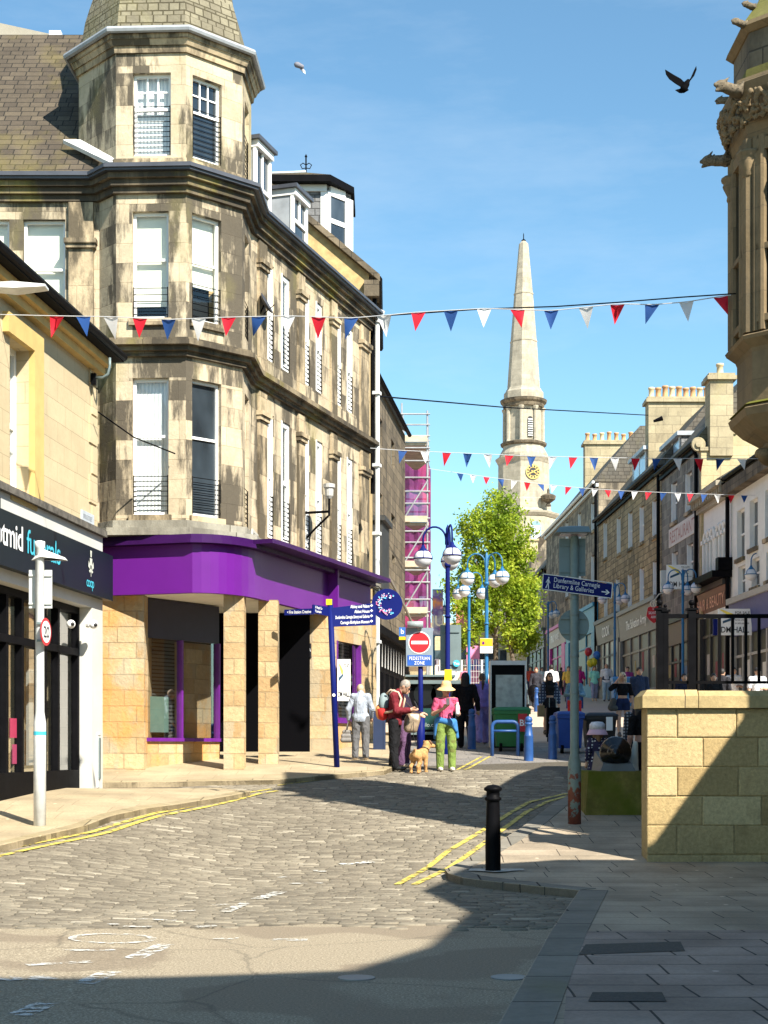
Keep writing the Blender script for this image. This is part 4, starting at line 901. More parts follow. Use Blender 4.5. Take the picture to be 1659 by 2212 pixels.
# ------------------------------------------------------------------ tenement with gable behind
tg = thing('gabled_tenement', 'harled gabled tenement with slate dormer turret and finial behind the corner building', 'building', (-3, 41, 1.9))
m = MB(); m.poly([(-9, 38.4, 0), (-.38, 38.4, 0), (-.38, 38.4, 13.5), (-4.6, 38.4, 17.05), (-9, 38.4, 13.4)])
FT = Fa((-.38, 38.4), (-.34, 45)); FT.wall(m, 0, FT.L, 0, 13.4)
part('wall', m, M['harl'], tg)
q = MB(); q.hexa([(-.1, 38.25, 13.28), (-4.6, 38.25, 17.05), (-4.6, 38.75, 17.05), (-.1, 38.75, 13.28), (-.1, 38.25, 13.45), (-4.6, 38.25, 17.24), (-4.6, 38.75, 17.24), (-.1, 38.75, 13.45)]); q.box(-.5, -.12, 38.2, 38.8, 12.9, 13.3); part('skew_coping', q, M['stone_dark'], tg)
q = MB(); q.poly([(-.1, 38.76, 13.4), (-.1, 45, 13.4), (-4.6, 45, 17.2), (-4.6, 38.76, 17.2)]); part('roof', q, M['slate'], tg)
q = MB(); q.tube([(-.12, 38.3, 13.35), (-.1, 45, 13.35)], .08, 6); q.tube([(-.2, 38.5, 13.3), (-.28, 38.5, 12.3), (-.28, 38.5, 8)], .06, 6); part('gutter', q, M['black_iron'], tg)
tp = [(-3.6, 39.8), (gx(706, 39.8), 39.8), (gx(758, 40.5), 40.5), (gx(758, 40.5)-.02, 42), (-3.6, 42)]
q = MB(); q.prism(tp, 13.2, 16.25); w = part('dormer_turret', q, M['slate_grey'], tg)
f = Fa(tp[1], tp[2])
q = MB(); f.box(q, 0, .1, 14.2, 16.1, 0, .05); f.box(q, f.L-.26, f.L+.03, 13.6, 16.1, 0, .05); f.box(q, .1, f.L-.26, 16.0, 16.25, 0, .05); f.box(q, .1, f.L-.26, 15.3, 15.42, 0, .04); f.box(q, .1, f.L-.26, 14.1, 14.25, 0, .06)
f2 = Fa(tp[0], tp[1]); f2.box(q, f2.L-.16, f2.L, 13.9, 16.1, 0, .03); f2.box(q, 0, f2.L, 16.08, 16.25, 0, .06); part('turret_frame', q, M['pvc_white'], w)
q = MB().poly([f.P(.1, 14.2, .015), f.P(f.L-.26, 14.2, .015), f.P(f.L-.26, 16, .015), f.P(.1, 16, .015)]); part('pane', q, M['glass_street'], w)
q = MB(); oc = [(-3.9, 39.5), (gx(712, 39.5)+.02, 39.5), (gx(765, 40.4), 40.4), (gx(765, 40.4), 42.2), (-3.9, 42.2)]; q.prism(oc, 16.25, 16.42); part('turret_eaves', q, M['black_matt'], w)
q = MB(); ap = Vector((gx(661, 40.9), 40.9, 17.0)); ap2 = Vector((gx(560, 40.9), 40.9, 16.95))
q.poly([(*oc[0], 16.42), (*oc[1], 16.42), ap, ap2]); w2 = part('turret_roof', q, M['slate'], w)
q = MB(); q.poly([(*oc[1], 16.42), (*oc[2], 16.42), ap]); q.poly([(*oc[2], 16.42), (*oc[3], 16.42), ap]); q.tube([ap2, ap], .05, 6); part('lead_hips', q, paint((.5, .56, .62), .4, .15, 3, name='bright lead sheet'), w)
q = MB(); q.tube([ap, ap+Vector((0, 0, .42))], .02, 6)
for sg in (-1, 1): q.tube([ap+Vector((0, 0, .12)), ap+Vector((sg*.1, 0, .1)), ap+Vector((sg*.15, 0, .2)), ap+Vector((sg*.08, 0, .25)), ap+Vector((0, 0, .2))], .014, 5)
q.lathe([(.0, .38), (.04, .42), (0, .5)], 8, ap); part('finial', q, M['black_iron'], w)
# dark tenement further on
td = thing('dark_tenement', 'tall dark stone tenement with small windows between corner building and scaffolding', 'building', (0, 50, 2.5))
FD = Fa((-.416, 45), (.75, 54.5)); m = MB()
hd = [hole(FD, a, b, FD.zv((a+b)/2, v1), FD.zv((a+b)/2, v0)) for a, b, v0, v1 in ((819, 826, 905, 960), (845, 852, 953, 1008), (807, 812, 870, 905), (818, 826, 1065, 1092), (845, 853, 1112, 1130), (807, 814, 1128, 1150), (820, 827, 1155, 1182), (847, 853, 1200, 1220))]
FD.wall(m, 0, FD.L, 0, 12.75, hd, depth=.2); FD2 = Fa((FD.P(FD.L, 0).x, FD.P(FD.L, 0).y), (-9, 54.6)); FD2.wall(m, 0, FD2.L, 0, 12.75)
FD3 = Fa((-8, 45), (-.416, 45)); FD3.wall(m, 0, FD3.L, 0, 12.75); part('wall', m, M['stone_dark'], td)
for h in hd: window(td, FD, h, -.1, .05, M['sign_back'], M['glass_dark'], mid=.5)
q = MB(); q.extr([FD.P(-.1, 12.8, .12), FD.P(FD.L+.05, 12.8, .12), FD.P(FD.L+.05, 15.2, -3.4), FD.P(-.1, 15.2, -3.4)], (0, 0, .1)); part('roof', q, M['slate_street'], td)
q = MB(); q.tube([FD.P(-.1, 12.75, .16), FD.P(FD.L+.05, 12.75, .16)], .08, 6); part('gutter', q, M['black_iron'], td)
q = MB(); FD.box(q, 0, FD.L, 1.5, 3.9, -.05, .12); FD.box(q, 0, FD.L, 5.0, 5.25, -.05, .3); FD.box(q, 0, FD.L, 3.9, 5.0, -.05, .14)
for k in range(7): a = .3+k*1.4; FD.box(q, a, a+.16, 1.5, 3.9, .12, .2)
part('shopfront', q, M['black_matt'], td)
q = MB()
for k in range(9): a = 1.2+k*.75; q.poly([FD.P(a, 4.05, .2), FD.P(a+.3, 4.05, .2), FD.P(a+.2, 4.8, .2)])
part('lettering', q, paint((.5, .5, .48), .5, name='pale letters'), td)
q = MB(); q.tube([FD.P(2.5, 7.2, .1), FD.P(4.8, 6.2, .5), FD.P(6.5, 5.5, .7)], .05, 6); part('awning_bar', q, paint((.22, .2, .17), .6, name='weathered bar'), td)
q = MB(); FD.box(q, .1, 1.8, 6.3, 8.3, 0, .35); FD.box(q, 0, 1.9, 8.3, 8.45, 0, .45); part('flue_box', q, paint((.03, .033, .035), .6, .3, name='dark metal flue'), td)
# ------------------------------------------------------------------ right-hand side of the street
XF = lambda d: 13.5-.027*d
dU = lambda u: 13.5/((u-CX)/FP+.027)
def rowfa(u0, u1): a, b = dU(u0), dU(u1); return Fa((XF(a), a), (XF(b), b))
def slot(fa, u, w, v0, v1): a = fa.su(u); return (a-w/2, a+w/2, fa.zv(u, v1), fa.zv(u, v0))
def rowhouse(name, label, u0, u1, ze, stone, holes, roofm, rise=3.0, back=2.2, gut='black_iron', near=True):
    fa = rowfa(u0, u1); p = fa.P(0, 0); t = thing(name, label, 'building', (fa.P(fa.L/2, 0).x, fa.P(fa.L/2, 0).y, gz(9, fa.p.y)))
    m = MB(); fa.wall(m, 0, fa.L, 0, ze, holes, depth=.22)
    b0, b1 = fa.P(0, 0, -8), fa.P(fa.L, 0, -8); f = Fa(fa.P(fa.L, 0).xy, b1.xy); f.wall(m, 0, f.L, 0, ze); f = Fa(b0.xy, fa.P(0, 0).xy); f.wall(m, 0, f.L, 0, ze)
    part('wall', m, stone, t)
    r = MB(); r.loft([[fa.P(a, ze+.05, .25), fa.P(a, ze+rise, -back), fa.P(a, ze+rise+.1, -back-3), fa.P(a, ze, -8)] for a in (0.01, fa.L-.01)]); part('roof', r, roofm, t)
    g = MB(); g.tube([fa.P(0, ze+.02, .28), fa.P(fa.L, ze+.02, .28)], .09, 6); fa.box(g, 0, fa.L, ze-.22, ze-.04, .002, .14); part('gutter', g, M[gut], t)
    for h in holes: window(t, fa, h, -.12, .07, M['pvc_white'], M['glass_street'], None, mid=.5, sill=M['stone_trim'], lining=True)
    return t, fa
def pipe(t, fa, a, z0, z1, m='black_iron'):
    q = MB(); q.tube([fa.P(a, z1, .3), fa.P(a, z1-.35, .14), fa.P(a, z0, .14)], .075, 6); part('downpipe', q, M[m], t)
def shopfront(t, fa, a0, a1, f0, f1, col, fcol, txt=None, tcol='white', th=.4, glass=True, nb=3, tilt=.0, label=None, shutter=False, tw=None, pw=.35):
    zg = gz(10, fa.P((a0+a1)/2, 0).y)-.3; pc = paint(col, .5, name='shopfront paint')
    q = MB()
    fa.box(q, a0, a0+pw, zg, f0-.004, -.1, .16); fa.box(q, a1-pw, a1, zg, f0-.004, -.1, .16); fa.box(q, a0, a1, f1+.004, f1+.2, -.1, .3)
    fa.box(q, a0+.35, a1-.35, zg, zg+.9, -.1, .08)
    for k in range(1, nb): a = a0+.35+(a1-a0-.7)*k/nb; fa.box(q, a-.05, a+.05, zg+.9, f0-.004, -.1, .07)
    fa.box(q, a0+.35, a1-.35, f0-.75, f0-.66, -.1, .06)
    s_ = part('shopfront', q, pc, t, label=label)
    q = MB().poly([fa.P(a0+.35, zg+.9, .01), fa.P(a1-.35, zg+.9, .01), fa.P(a1-.35, f0, .01), fa.P(a0+.35, f0, .01)]); part('shop_window', q, paint((.17, .175, .18), .35, .15, 4, .3, 'roller shutter') if shutter else M['glass_far'], s_)
    if glass and not shutter:
        for k in range(nb):
            a = a0+pw+(a1-a0-2*pw)*(k+rng.uniform(.2, .6))/nb; z = zg+1.3+rng.uniform(0, .5); w_ = rng.uniform(.3, .6); q = MB(); fa.box(q, a, a+w_, z, z+rng.uniform(.4, .9), .012, .02); part('window_poster', q, paint(random.choice([(.5, .45, .38), (.25, .04, .05), (.1, .16, .25), (.6, .58, .52), (.35, .28, .12)]), .7, name='window poster'), s_)
    q = MB(); q.hexa([fa.P(a0, f0, .1+tilt), fa.P(a1, f0, .1+tilt), fa.P(a1, f0, -.1), fa.P(a0, f0, -.1), fa.P(a0, f1, .2), fa.P(a1, f1, .2), fa.P(a1, f1, -.1), fa.P(a0, f1, -.1)])
    fc = part('fascia', q, paint(fcol, .5, name='fascia paint'), s_)
    if txt:
        q = MB(); fa.text(q, txt, th, (a0+a1)/2, f0+(f1-f0-th)/2, .215, 'c', .01, width=tw); part('lettering', q, M[tcol] if isinstance(tcol, str) else tcol, fc)
    return s_
Hs = lambda fa, us, w, v0s, dv: [slot(fa, u, w, v0, v0+dv) for u, v0 in zip(us, v0s)]
# B0, farthest
f0 = rowfa(1140, 1180)
rh, fa0 = rowhouse('grey_shop_house', 'low grey brown shop building farthest up the right side of the street', 1140, 1180, 13.4, M['stone_grey'], Hs(f0, (1152, 1166), .9, (1272, 1252), 50), M['slate_street'])
shopfront(rh, fa0, .5, fa0.L-.3, 8.3, 9.4, (.06, .06, .065), (.12, .115, .12), nb=4)
# B1
f1 = rowfa(1180, 1293)
rh, fa1 = rowhouse('dark_stone_house', 'dark stone three storey house above pink and blue shops', 1180, 1293, 15.6, M['stone_grey'], Hs(f1, (1225, 1252, 1281), 1.0, (1128, 1108, 1086), 60)+Hs(f1, (1225, 1252, 1281), 1.0, (1228, 1215, 1200), 62), M['slate_street'], gut='pipe_white')
a_ = fa1.su(1226)
shopfront(rh, fa1, fa1.su(1187), a_-.1, 7.95, 9.0, (.55, .03, .28), (.33, .3, .29), 'PINK WAVE', 'white', .45, label='magenta pink shopfront', nb=2, pw=1.4)
shopfront(rh, fa1, a_+.1, fa1.L-.15, 7.8, 9.1, (.03, .25, .42), (.05, .3, .48), 'Cards & Balloons', 'white', .42, label='bright blue shopfront', nb=3, pw=1.3)
pipe(rh, fa1, fa1.L-.1, 4, 15.5)
# B2
f2 = rowfa(1293, 1430)
h2 = Hs(f2, (1308, 1337, 1362, 1387, 1415), .95, (1128, 1118, 1106, 1093, 1080), 78)+Hs(f2, (1309, 1335, 1361, 1387, 1416), .95, (1258, 1250, 1240, 1226, 1212), 82)
rh, fa2 = rowhouse('brown_stone_house', 'long brown rubble stone house with dormer above the charity shop', 1293, 1430, 13.5, M['stone_brown'], h2, M['slate_street'])
a_ = fa2.su(1343)
shopfront(rh, fa2, .15, a_-.1, 6.95, 8.0, (.1, .105, .11), (.13, .14, .145), 'COOK', 'white', .5, nb=4, shutter=True, label='grey shuttered shopfront')
shopfront(rh, fa2, a_+.1, fa2.L-.2, 6.7, 7.9, (.2, .19, .175), (.17, .165, .165), 'The Salvation Army', 'white', .42, nb=4, label='grey charity shopfront')
pipe(rh, fa2, fa2.L-.1, 3.4, 13.4)
def rdormer(t, fa, u0, u1, z0, z1, o=-.5, dk=1.9):
    a0, a1 = fa.su(u0, o), fa.su(u1, o); q = MB(); fa.box(q, a0, a1, z0, z1, o-dk, o); w = part('dormer', q, M['slate_grey'], t)
    q = MB(); fa.box(q, a0-.1, a1+.12, z1+.003, z1+.18, o-dk, o+.2); part('dormer_roof', q, M['lead'], w)
    q = MB(); fa.box(q, a0+.3, a0+.38, z0+.3, z1, o, o+.04); fa.box(q, a1-.3, a1-.2, z0+.3, z1, o, o+.05); fa.box(q, (a0+a1)/2-.04, (a0+a1)/2+.04, z0+.3, z1, o, o+.035); fa.box(q, a0+.38, a1-.3, z0+.3, z0+.4, o, o+.04); part('dormer_frame', q, M['pvc_white'], w)
    q = MB().poly([fa.P(a0+.3, z0+.3, o+.012), fa.P(a1-.2, z0+.3, o+.012), fa.P(a1-.2, z1-.1, o+.012), fa.P(a0+.3, z1-.1, o+.012)]); part('pane', q, paint((.35, .5, .62), .12, .1, 2, name='painted sky reflection'), w)  # sky reflection put into the pane colour as pale blue
rdormer(rh, fa2, 1366, 1398, 13.7, 15.3)
def chimney(t, x0, x1, d, z0, z1, pots, potm=('terracotta',), dd=.9):
    q = MB(); q.box(x0, x1, d, d+dd, z0, z1-.25); q.box(x0-.12, x1+.12, d-.12, d+dd+.12, z1-.247, z1-.1); q.box(x0-.06, x1+.06, d-.06, d+dd+.06, z1-.097, z1); c = part('chimney', q, M['stone_chim'], t)
    for k in range(pots):
        x = x0+.18+(x1-x0-.36)*(k/(pots-1) if pots > 1 else .5); hh = .42*(1+.35*random.random()); 
        p = MB().lathe([(.15, 0), (.16, .04), (.125, .08), (.12, hh-.1), (.15, hh-.08), (.15, hh), (.1, hh)], 10, (x, d+dd*.35, z1)); part('chimney_pot', p, M[random.choice(potm)], c, True)
chimney(rh, gx(1264, 92), gx(1402, 92), 92, 12, EYE+(HZ-951)/FP*92, 9, ('terracotta', 'pot_cream'))
# B3 restaurant
f3 = rowfa(1430, 1515)
h3 = Hs(f3, (1457, 1488), 1.0, (1042, 1020), 85)+Hs(f3, (1458, 1491), 1.0, (1192, 1174), 75)
rh, fa3 = rowhouse('restaurant_house', 'blue grey whinstone house with painted restaurant sign and crow stepped gable', 1430, 1515, 13.1, M['stone_blue'], h3, M['slate_street'])
q = MB(); a0, a1 = fa3.su(1446), fa3.su(1504); fa3.box(q, a0, a1, fa3.zv(1475, 1167), fa3.zv(1475, 1126), .0, .03); ps = part('painted_sign', q, paint((.6, .56, .5), .8, .1, 3, name='faded cream paint'), rh)
q = MB(); fa3.text(q, 'RESTAURANT', .5, (a0+a1)/2, fa3.zv(1475, 1160), .034, 'c', .005, width=(a1-a0)*.92); part('lettering', q, paint((.4, .2, .17), .8, .15, 5, name='faded red letters'), ps)
shopfront(rh, fa3, .3, fa3.L-.2, 5.75, 6.6, (.03, .03, .032), (.1, .07, .06), None, nb=4, label='black restaurant shopfront')
pipe(rh, fa3, fa3.L-.25, 3, 13)
rdormer(rh, fa3, 1435, 1472, 12.9, 14.5)
gd = fa3.P(fa3.L, 0).y-.02; x = XF(gd)-.08; z = 12.6; pts = [(x, gd, 2), (x, gd, 12.7)]
q = MB(); top = MB()
st_ = []
for k in range(8):
    pts += [(x+k*.62, gd, 12.7+k*.62), (x+k*.62+.62, gd, 12.7+k*.62)] if k else [(x+.62, gd, 12.7)]
    top.box(x+k*.62-.05, x+k*.62+.7, gd-.42, gd+.1, 12.7+k*.62+.003, 12.7+k*.62+.14)
pts += [(x+8*.62, gd, 2)]
q.extr(pts, (0, -.35, 0)); part('gable', q, M['stone_gable'], rh); part('crow_steps', top, M['stone_chim'], rh)
q = MB(); q.lathe([(.0, -.06), (.25, -.05), (.28, 0), (.25, .05), (0, .06)], 16, (x-.1, gd-.3, 12.95), M=Matrix.Rotation(R(90), 4, 'X')); q.lathe([(.0, -.09), (.12, -.08), (.12, .08), (0, .09)], 12, (x-.1, gd-.34, 12.95), M=Matrix.Rotation(R(90), 4, 'X')); part('scroll_skewputt', q, M['stone_chim'], rh)
chimney(rh, gx(1534, 57), gx(1584, 57), 57., 12.5, EYE+(HZ-806)/FP*57, 1, ('pot_cream',))
chimney(rh, gx(1401, 70), gx(1538, 70), 70, 12, EYE+(HZ-857)/FP*70, 9, ('terracotta', 'pot_cream', 'terracotta'))
q = MB(); d = 58.5; q.box(gx(1560, d), gx(1590, d), d, d+1.5, 12.5, EYE+(HZ-865)/FP*d); dm = part('dormer', q, paint((.08, .2, .3), .2, .2, 2, name='blue tinted rooflight'), rh)
# B4 arcaded
f4 = rowfa(1515, 1580)
h4 = []
for ua, ub in ((1523, 1545), (1550, 1573)): a0, a1 = f4.su(ua), f4.su(ub); h4.append((a0, a1, f4.zv(1548, 1262), f4.zv(1548, 1138)))
fa4 = f4; rh = thing('arcaded_building', 'pale stone building with two triple arched windows and bracketed cornice', 'building', (*fa4.P(2, 0).xy, 2.8))
m = MB(); fa4.wall(m, 0, fa4.L, 0, 10.9, h4, depth=.3); b1 = fa4.P(fa4.L, 0, -8); f = Fa(fa4.P(fa4.L, 0).xy, b1.xy); f.wall(m, 0, f.L, 0, 10.9); part('wall', m, M['white_wall'], rh)
for h in h4:
    q = MB(); w3 = (h[1]-h[0])/3; zt = h[3]-w3*.6
    for k in range(4): a = h[0]+w3*k; q.tube([fa4.P(a, h[2], .02), fa4.P(a, zt, .02)], .09, 8); fa4.box(q, a-.13, a+.13, zt-.12, zt+.02, -.1, .14)
    for k in range(3): c = h[0]+w3*(k+.5); q.tube([fa4.P(c-w3*.5*math.cos(t), zt+w3*.6*math.sin(t), .02) for t in np.linspace(0, math.pi, 9)], .08, 6)
    fa4.box(q, h[0]-.1, h[1]+.1, h[2]-.18, h[2]-.004, -.1, .16)
    w = part('window', q, M['white_wall'], rh)
    p = MB().poly([fa4.P(h[0], h[2], -.25), fa4.P(h[1], h[2], -.25), fa4.P(h[1], h[3], -.25), fa4.P(h[0], h[3], -.25)]); part('pane', p, M['glass_street'], w)
q = MB(); fa4.box(q, 0, fa4.L, 10.35, 10.5, 0, .2); fa4.box(q, 0, fa4.L, 10.72, 10.9, 0, .55)
for k in range(14): a = .1+k*(fa4.L-.3)/13; fa4.box(q, a, a+.14, 10.503, 10.717, 0, .42)
part('cornice', q, M['stone_spire'], rh)
q = MB(); q.loft([[fa4.P(a, 10.95, .5), fa4.P(a, 12.6, -2.2), fa4.P(a, 11, -8)] for a in (0, fa4.L)]); part('roof', q, M['slate_street'], rh)
shopfront(rh, fa4, .1, fa4.L-.1, 6.4, 7.3, (.05, .04, .035), (.15, .055, .035), 'HAIR & BEAUTY', paint((.6, .3, .2), .6, name='copper letters'), .4, nb=3, tilt=-.15, label='brown shopfront under a black cornice')
q = MB(); fa4.box(q, -.1, fa4.L+.1, 7.52, 7.75, 0, .7); fa4.box(q, fa4.L-.25, fa4.L+.15, 7.76, 8.2, 0, .5); part('shop_cornice', q, M['black_iron'], rh)
pipe(rh, fa4, fa4.L, 3, 10.8)
# B5 white
f5 = rowfa(1580, 1690)
h5 = Hs(f5, (1600, 1628, 1662), 1.0, (1100, 1078, 1055), 105)+Hs(f5, (1602, 1632, 1664), .95, (1222, 1205, 1190), 62)
rh, fa5 = rowhouse('white_building', 'white painted building at the right edge of the street', 1580, 1690, 10.9, M['white_wall'], h5, M['slate_street'], 1.8)
shopfront(rh, fa5, .4, fa5.L-.2, 5.4, 6.5, (.33, .32, .3), (.05, .06, .2), None, nb=5, label='shopfront with purple blue fascia')
q = MB(); fa5.box(q, 0, fa5.L, 10.3, 10.7, 0, .35); part('cornice', q, M['stone_dark'], rh)
# projecting signs
def board(name, label, cat, u0, u1, v0, v1, d, lines, post=False):
    x0, x1 = gx(u0, d), gx(u1, d); z1, z0 = EYE+(HZ-v0)/FP*d, EYE+(HZ-v1)/FP*d; w, h = x1-x0, z1-z0
    t = thing(name, label, cat, ((x0+x1)/2, d, z0))
    q = MB(); q.box(x0, x1, d, d+.05, z0, z1); part('board', q, paint((.82, .82, .8), .6, .02, 2, name='white estate board'), t)
    X = lambda a: x0+a*w; Z = lambda b: z0+b*h; y = d-.006
    q = MB(); q.poly([(X(.03), y, Z(.97)), (X(.12), y, Z(.97)), (X(.5), y, Z(.78)), (X(.5), y, Z(.66)), (X(.42), y, Z(.66))] if w > h*.9 else [(X(.08), y, Z(.92)), (X(.25), y, Z(.85)), (X(.46), y, Z(.72)), (X(.42), y, Z(.63)), (X(.3), y, Z(.66))]); part('yellow_stripe', q, paint((.85, .68, .1), .6, name='yellow stripe'), t)
    q = MB(); q.poly([(X(.14), y, Z(.44)), (X(.5), y, Z(.6)), (X(.5), y, Z(.7)), (X(.14), y, Z(.53))] if w > h*.9 else [(X(.1), y, Z(.46)), (X(.45), y, Z(.6)), (X(.45), y, Z(.66)), (X(.1), y, Z(.56))]); part('navy_stripe', q, paint((.02, .07, .13), .6, name='navy stripe'), t)
    q = MB()
    for s_, a, b, hh, al, wd in lines: put_text(q, s_, hh*h, (X(a), d-.008, Z(b)), (1, 0, 0), (0, 0, 1), al, .012, 1, wd*w)
    parts('lettering', q, M['black'], t, gap=.09*h)
    return t
ln = [('TO LET/', .56, .86, .075, 'l', .34), ('SALE', .56, .73, .06, 'l', .3), ('RETAIL UNIT', .56, .62, .035, 'l', .3), ('01383 604 100', .56, .5, .04, 'l', .4), ('DM HALL', .1, .1, .2, 'l', .84)]
board('estate_agent_board', 'white to let board with yellow and navy stripes above the lamp globes', 'sign', 1440, 1496, 1220, 1272, 58, ln)
board('estate_agent_board', 'white for sale board with yellow and navy stripes seen through the railing', 'sign', 1551, 1624, 1315, 1372, 50, [('FOR SALE', .5, .8, .1, 'l', .44), ('RETAIL UNIT', .5, .55, .05, 'l', .3), ('01383 604 100', .5, .42, .055, 'l', .42), ('DM HALL', .08, .1, .22, 'l', .84)])
board('estate_agent_board', 'white to let board in the window of the purple shop', 'sign', 729, 757, 1424, 1514, 33.3, [('TO LET', .5, .82, .07, 'l', .4), ('ALL ENQUIRIES', .5, .55, .02, 'l', .4), ('01383 604 100', .5, .47, .025, 'l', .45), ('DM HALL', .06, .1, .13, 'l', .88)])
d = 60.; x, z = gx(1413, d), EYE+(HZ-1330)/FP*d; t = thing('hanging_shield_sign', 'red shield sign hanging from a scrolled white bracket over the charity shop', 'sign', (x, d, z))
q = MB(); q.extr([(x-.24, d, z+.32), (x-.1, d, z+.38), (x, d, z+.34), (x+.1, d, z+.38), (x+.24, d, z+.32), (x+.3, d, z), (x+.18, d, z-.16), (x, d, z-.3), (x-.18, d, z-.16), (x-.3, d, z)], (0, .06, 0)); part('shield', q, M['red'], t)
q = MB(); [put_text(q, s_, hh, (x, d-.01, z+b), (1, 0, 0), (0, 0, 1), 'c', .006, 1, wd) for s_, hh, b, wd in (('THE', .06, .22, .14), ('SALVATION', .11, .06, .44), ('ARMY', .1, -.1, .26))]; part('lettering', q, M['white'], t)
q = MB(); q.tube([(x+1.2, d+.3, z+1.05), (x+.7, d+.2, z+1.05), (x+.2, d+.05, z+.85), (x, d, z+.6), (x-.02, d, z+.36)], .025, 6); q.tube([(x-.02+.16*math.cos(a)*(1-a/14), d, z+.45+.16*math.sin(a)*(1-a/14)) for a in np.linspace(0, 9, 24)], .022, 5); part('bracket', q, paint((.6, .55, .45), .5, name='cream iron'), t)
q = MB(); d = 62.; q.box(gx(1428, d), gx(1442, d), d, d+.2, EYE+(HZ-1278)/FP*d, EYE+(HZ-1232)/FP*d); tag(part('sign_box', q, M['sign_back_pale']), 'small grey projecting box sign beside the to let board', 'sign')
q = MB(); d = 51.; q.box(gx(1541, d), gx(1552, d), d, d+.1, EYE+(HZ-1372)/FP*d, EYE+(HZ-1337)/FP*d); hs = tag(part('projecting_sign', q, M['sign_navy']), 'navy projecting shop sign left of the for sale board', 'sign')
# balloons by the blue shop
for k, (u, v, c, nm) in enumerate(((1271, 1408, (.5, .02, .04), 'red'), (1282, 1430, (.75, .6, .03), 'yellow'), (1276, 1432, (.7, .55, .02), 'amber'), (1289, 1416, (.03, .15, .5), 'blue'))):
    d = 78.; p = W3(u, v, d); tag(part('balloon', sdf_mesh([('e', p, (.2, .2, .23)), ('c', p+Vector((0, 0, -.2)), p+Vector((0, 0, -.27)), .03, .02)], .05, .03), paint(c, .3, name='balloon rubber'), None, True), '%s balloon hanging outside the blue shop' % nm, 'balloon', 'balloons outside the blue shop')
# ------------------------------------------------------------------ gothic building with oriel (right edge)
gb = thing('gothic_building', 'gothic sandstone building with gargoyled corner oriel at the right edge', 'building', (6.5, 20, 0))
OC = Vector((5.33, 18.6)); oz = lambda v: EYE+(HZ-v)/FP*18.4
ring = lambda r, z, n=8, a0=22.5: [(OC.x+r*math.cos(R(a0+360*k/n)), OC.y+r*math.sin(R(a0+360*k/n)), z) for k in range(n)]
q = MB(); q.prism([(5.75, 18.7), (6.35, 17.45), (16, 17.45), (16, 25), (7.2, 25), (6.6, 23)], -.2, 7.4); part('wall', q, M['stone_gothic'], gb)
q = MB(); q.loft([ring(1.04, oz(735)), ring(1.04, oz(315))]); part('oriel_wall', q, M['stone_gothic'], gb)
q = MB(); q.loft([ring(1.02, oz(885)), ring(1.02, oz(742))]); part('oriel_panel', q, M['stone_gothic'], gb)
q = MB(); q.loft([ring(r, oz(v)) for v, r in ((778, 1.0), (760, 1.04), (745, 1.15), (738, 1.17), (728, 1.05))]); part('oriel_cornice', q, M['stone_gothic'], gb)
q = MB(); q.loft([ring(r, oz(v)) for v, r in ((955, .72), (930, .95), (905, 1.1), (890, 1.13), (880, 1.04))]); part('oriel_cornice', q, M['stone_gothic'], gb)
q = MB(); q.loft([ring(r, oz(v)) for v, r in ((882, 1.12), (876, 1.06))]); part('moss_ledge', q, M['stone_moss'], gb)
q = MB(); q.loft([ring(r, oz(v), 16) for v, r in ((1040, .18), (1035, .3), (1010, .42), (985, .58), (960, .72), (950, .7))]); 
cb = part('corbel', q, M['stone_gothic'], gb)
pr = []
for k in range(30):
    a = rng.uniform(0, 2*math.pi); zz = rng.uniform(oz(1005), oz(962)); r_ = .45+.32*(zz-oz(1010))/(oz(960)-oz(1010)); pr.append(('e', (OC.x+r_*math.cos(a), OC.y+r_*math.sin(a), zz), (.09, .09, .07)))
part('carved_foliage', sdf_mesh(pr, .022, .03), M['stone_gothic'], cb)
q = MB()
for k in range(8):
    a = R(22.5+45*k)
    for da, rr, rad in ((0, 1.06, .075), (-6, 1.05, .04), (6, 1.05, .04), (-11, 1.03, .05), (11, 1.03, .05)):
        c = (OC.x+rr*math.cos(a+R(da)), OC.y+rr*math.sin(a+R(da))); q.tube([(*c, oz(730)), (*c, oz(318))], rad, 8)
part('shafts', q, M['stone_gothic'], gb)
for k in range(8):      # a tall two light window on each face with transom and capital
    a = R(45*k); n = Vector((math.cos(a), math.sin(a))); c = OC+n*.965; tt = Vector((-n.y, n.x)); f = Fa((c-tt*.28)[:], (c+tt*.28)[:]); 
    if f.n.dot(n) < 0: f = Fa((c+tt*.28)[:], (c-tt*.28)[:])
    if n.y > .3: continue
    q = MB()
    for x0, x1, z0, z1 in ((0, .56, oz(560), oz(548)), (0, .07, oz(700), oz(345)), (.49, .56, oz(700), oz(345)), (0, .56, oz(350), oz(325)), (0, .56, oz(712), oz(698))): f.box(q, x0, x1, z0, z1, -.02, .075)
    w = part('window', q, M['stone_gothic'], gb)
    p = MB(); pts = [f.P(.07, oz(698), .018), f.P(.49, oz(698), .018), f.P(.49, oz(400), .018)]+[f.P(.28+.21*math.cos(t), oz(400)+.24*math.sin(t), .018) for t in np.linspace(.2, math.pi-.2, 7)]+[f.P(.07, oz(400), .018)]; p.poly(pts); part('pane', p, M['glass_dark'], w)
for k in range(8):
    a = R(22.5+45*k)
    if math.sin(a) > .5: continue
    c = (OC.x+1.06*math.cos(a), OC.y+1.06*math.sin(a)); q = MB(); q.lathe([(.07, -.28), (.09, -.25), (.08, -.2), (.14, -.08), (.12, -.04), (.16, 0), (.15, .03)], 10, (*c, oz(350))); part('capital', q, M['stone_gothic'], gb, True)
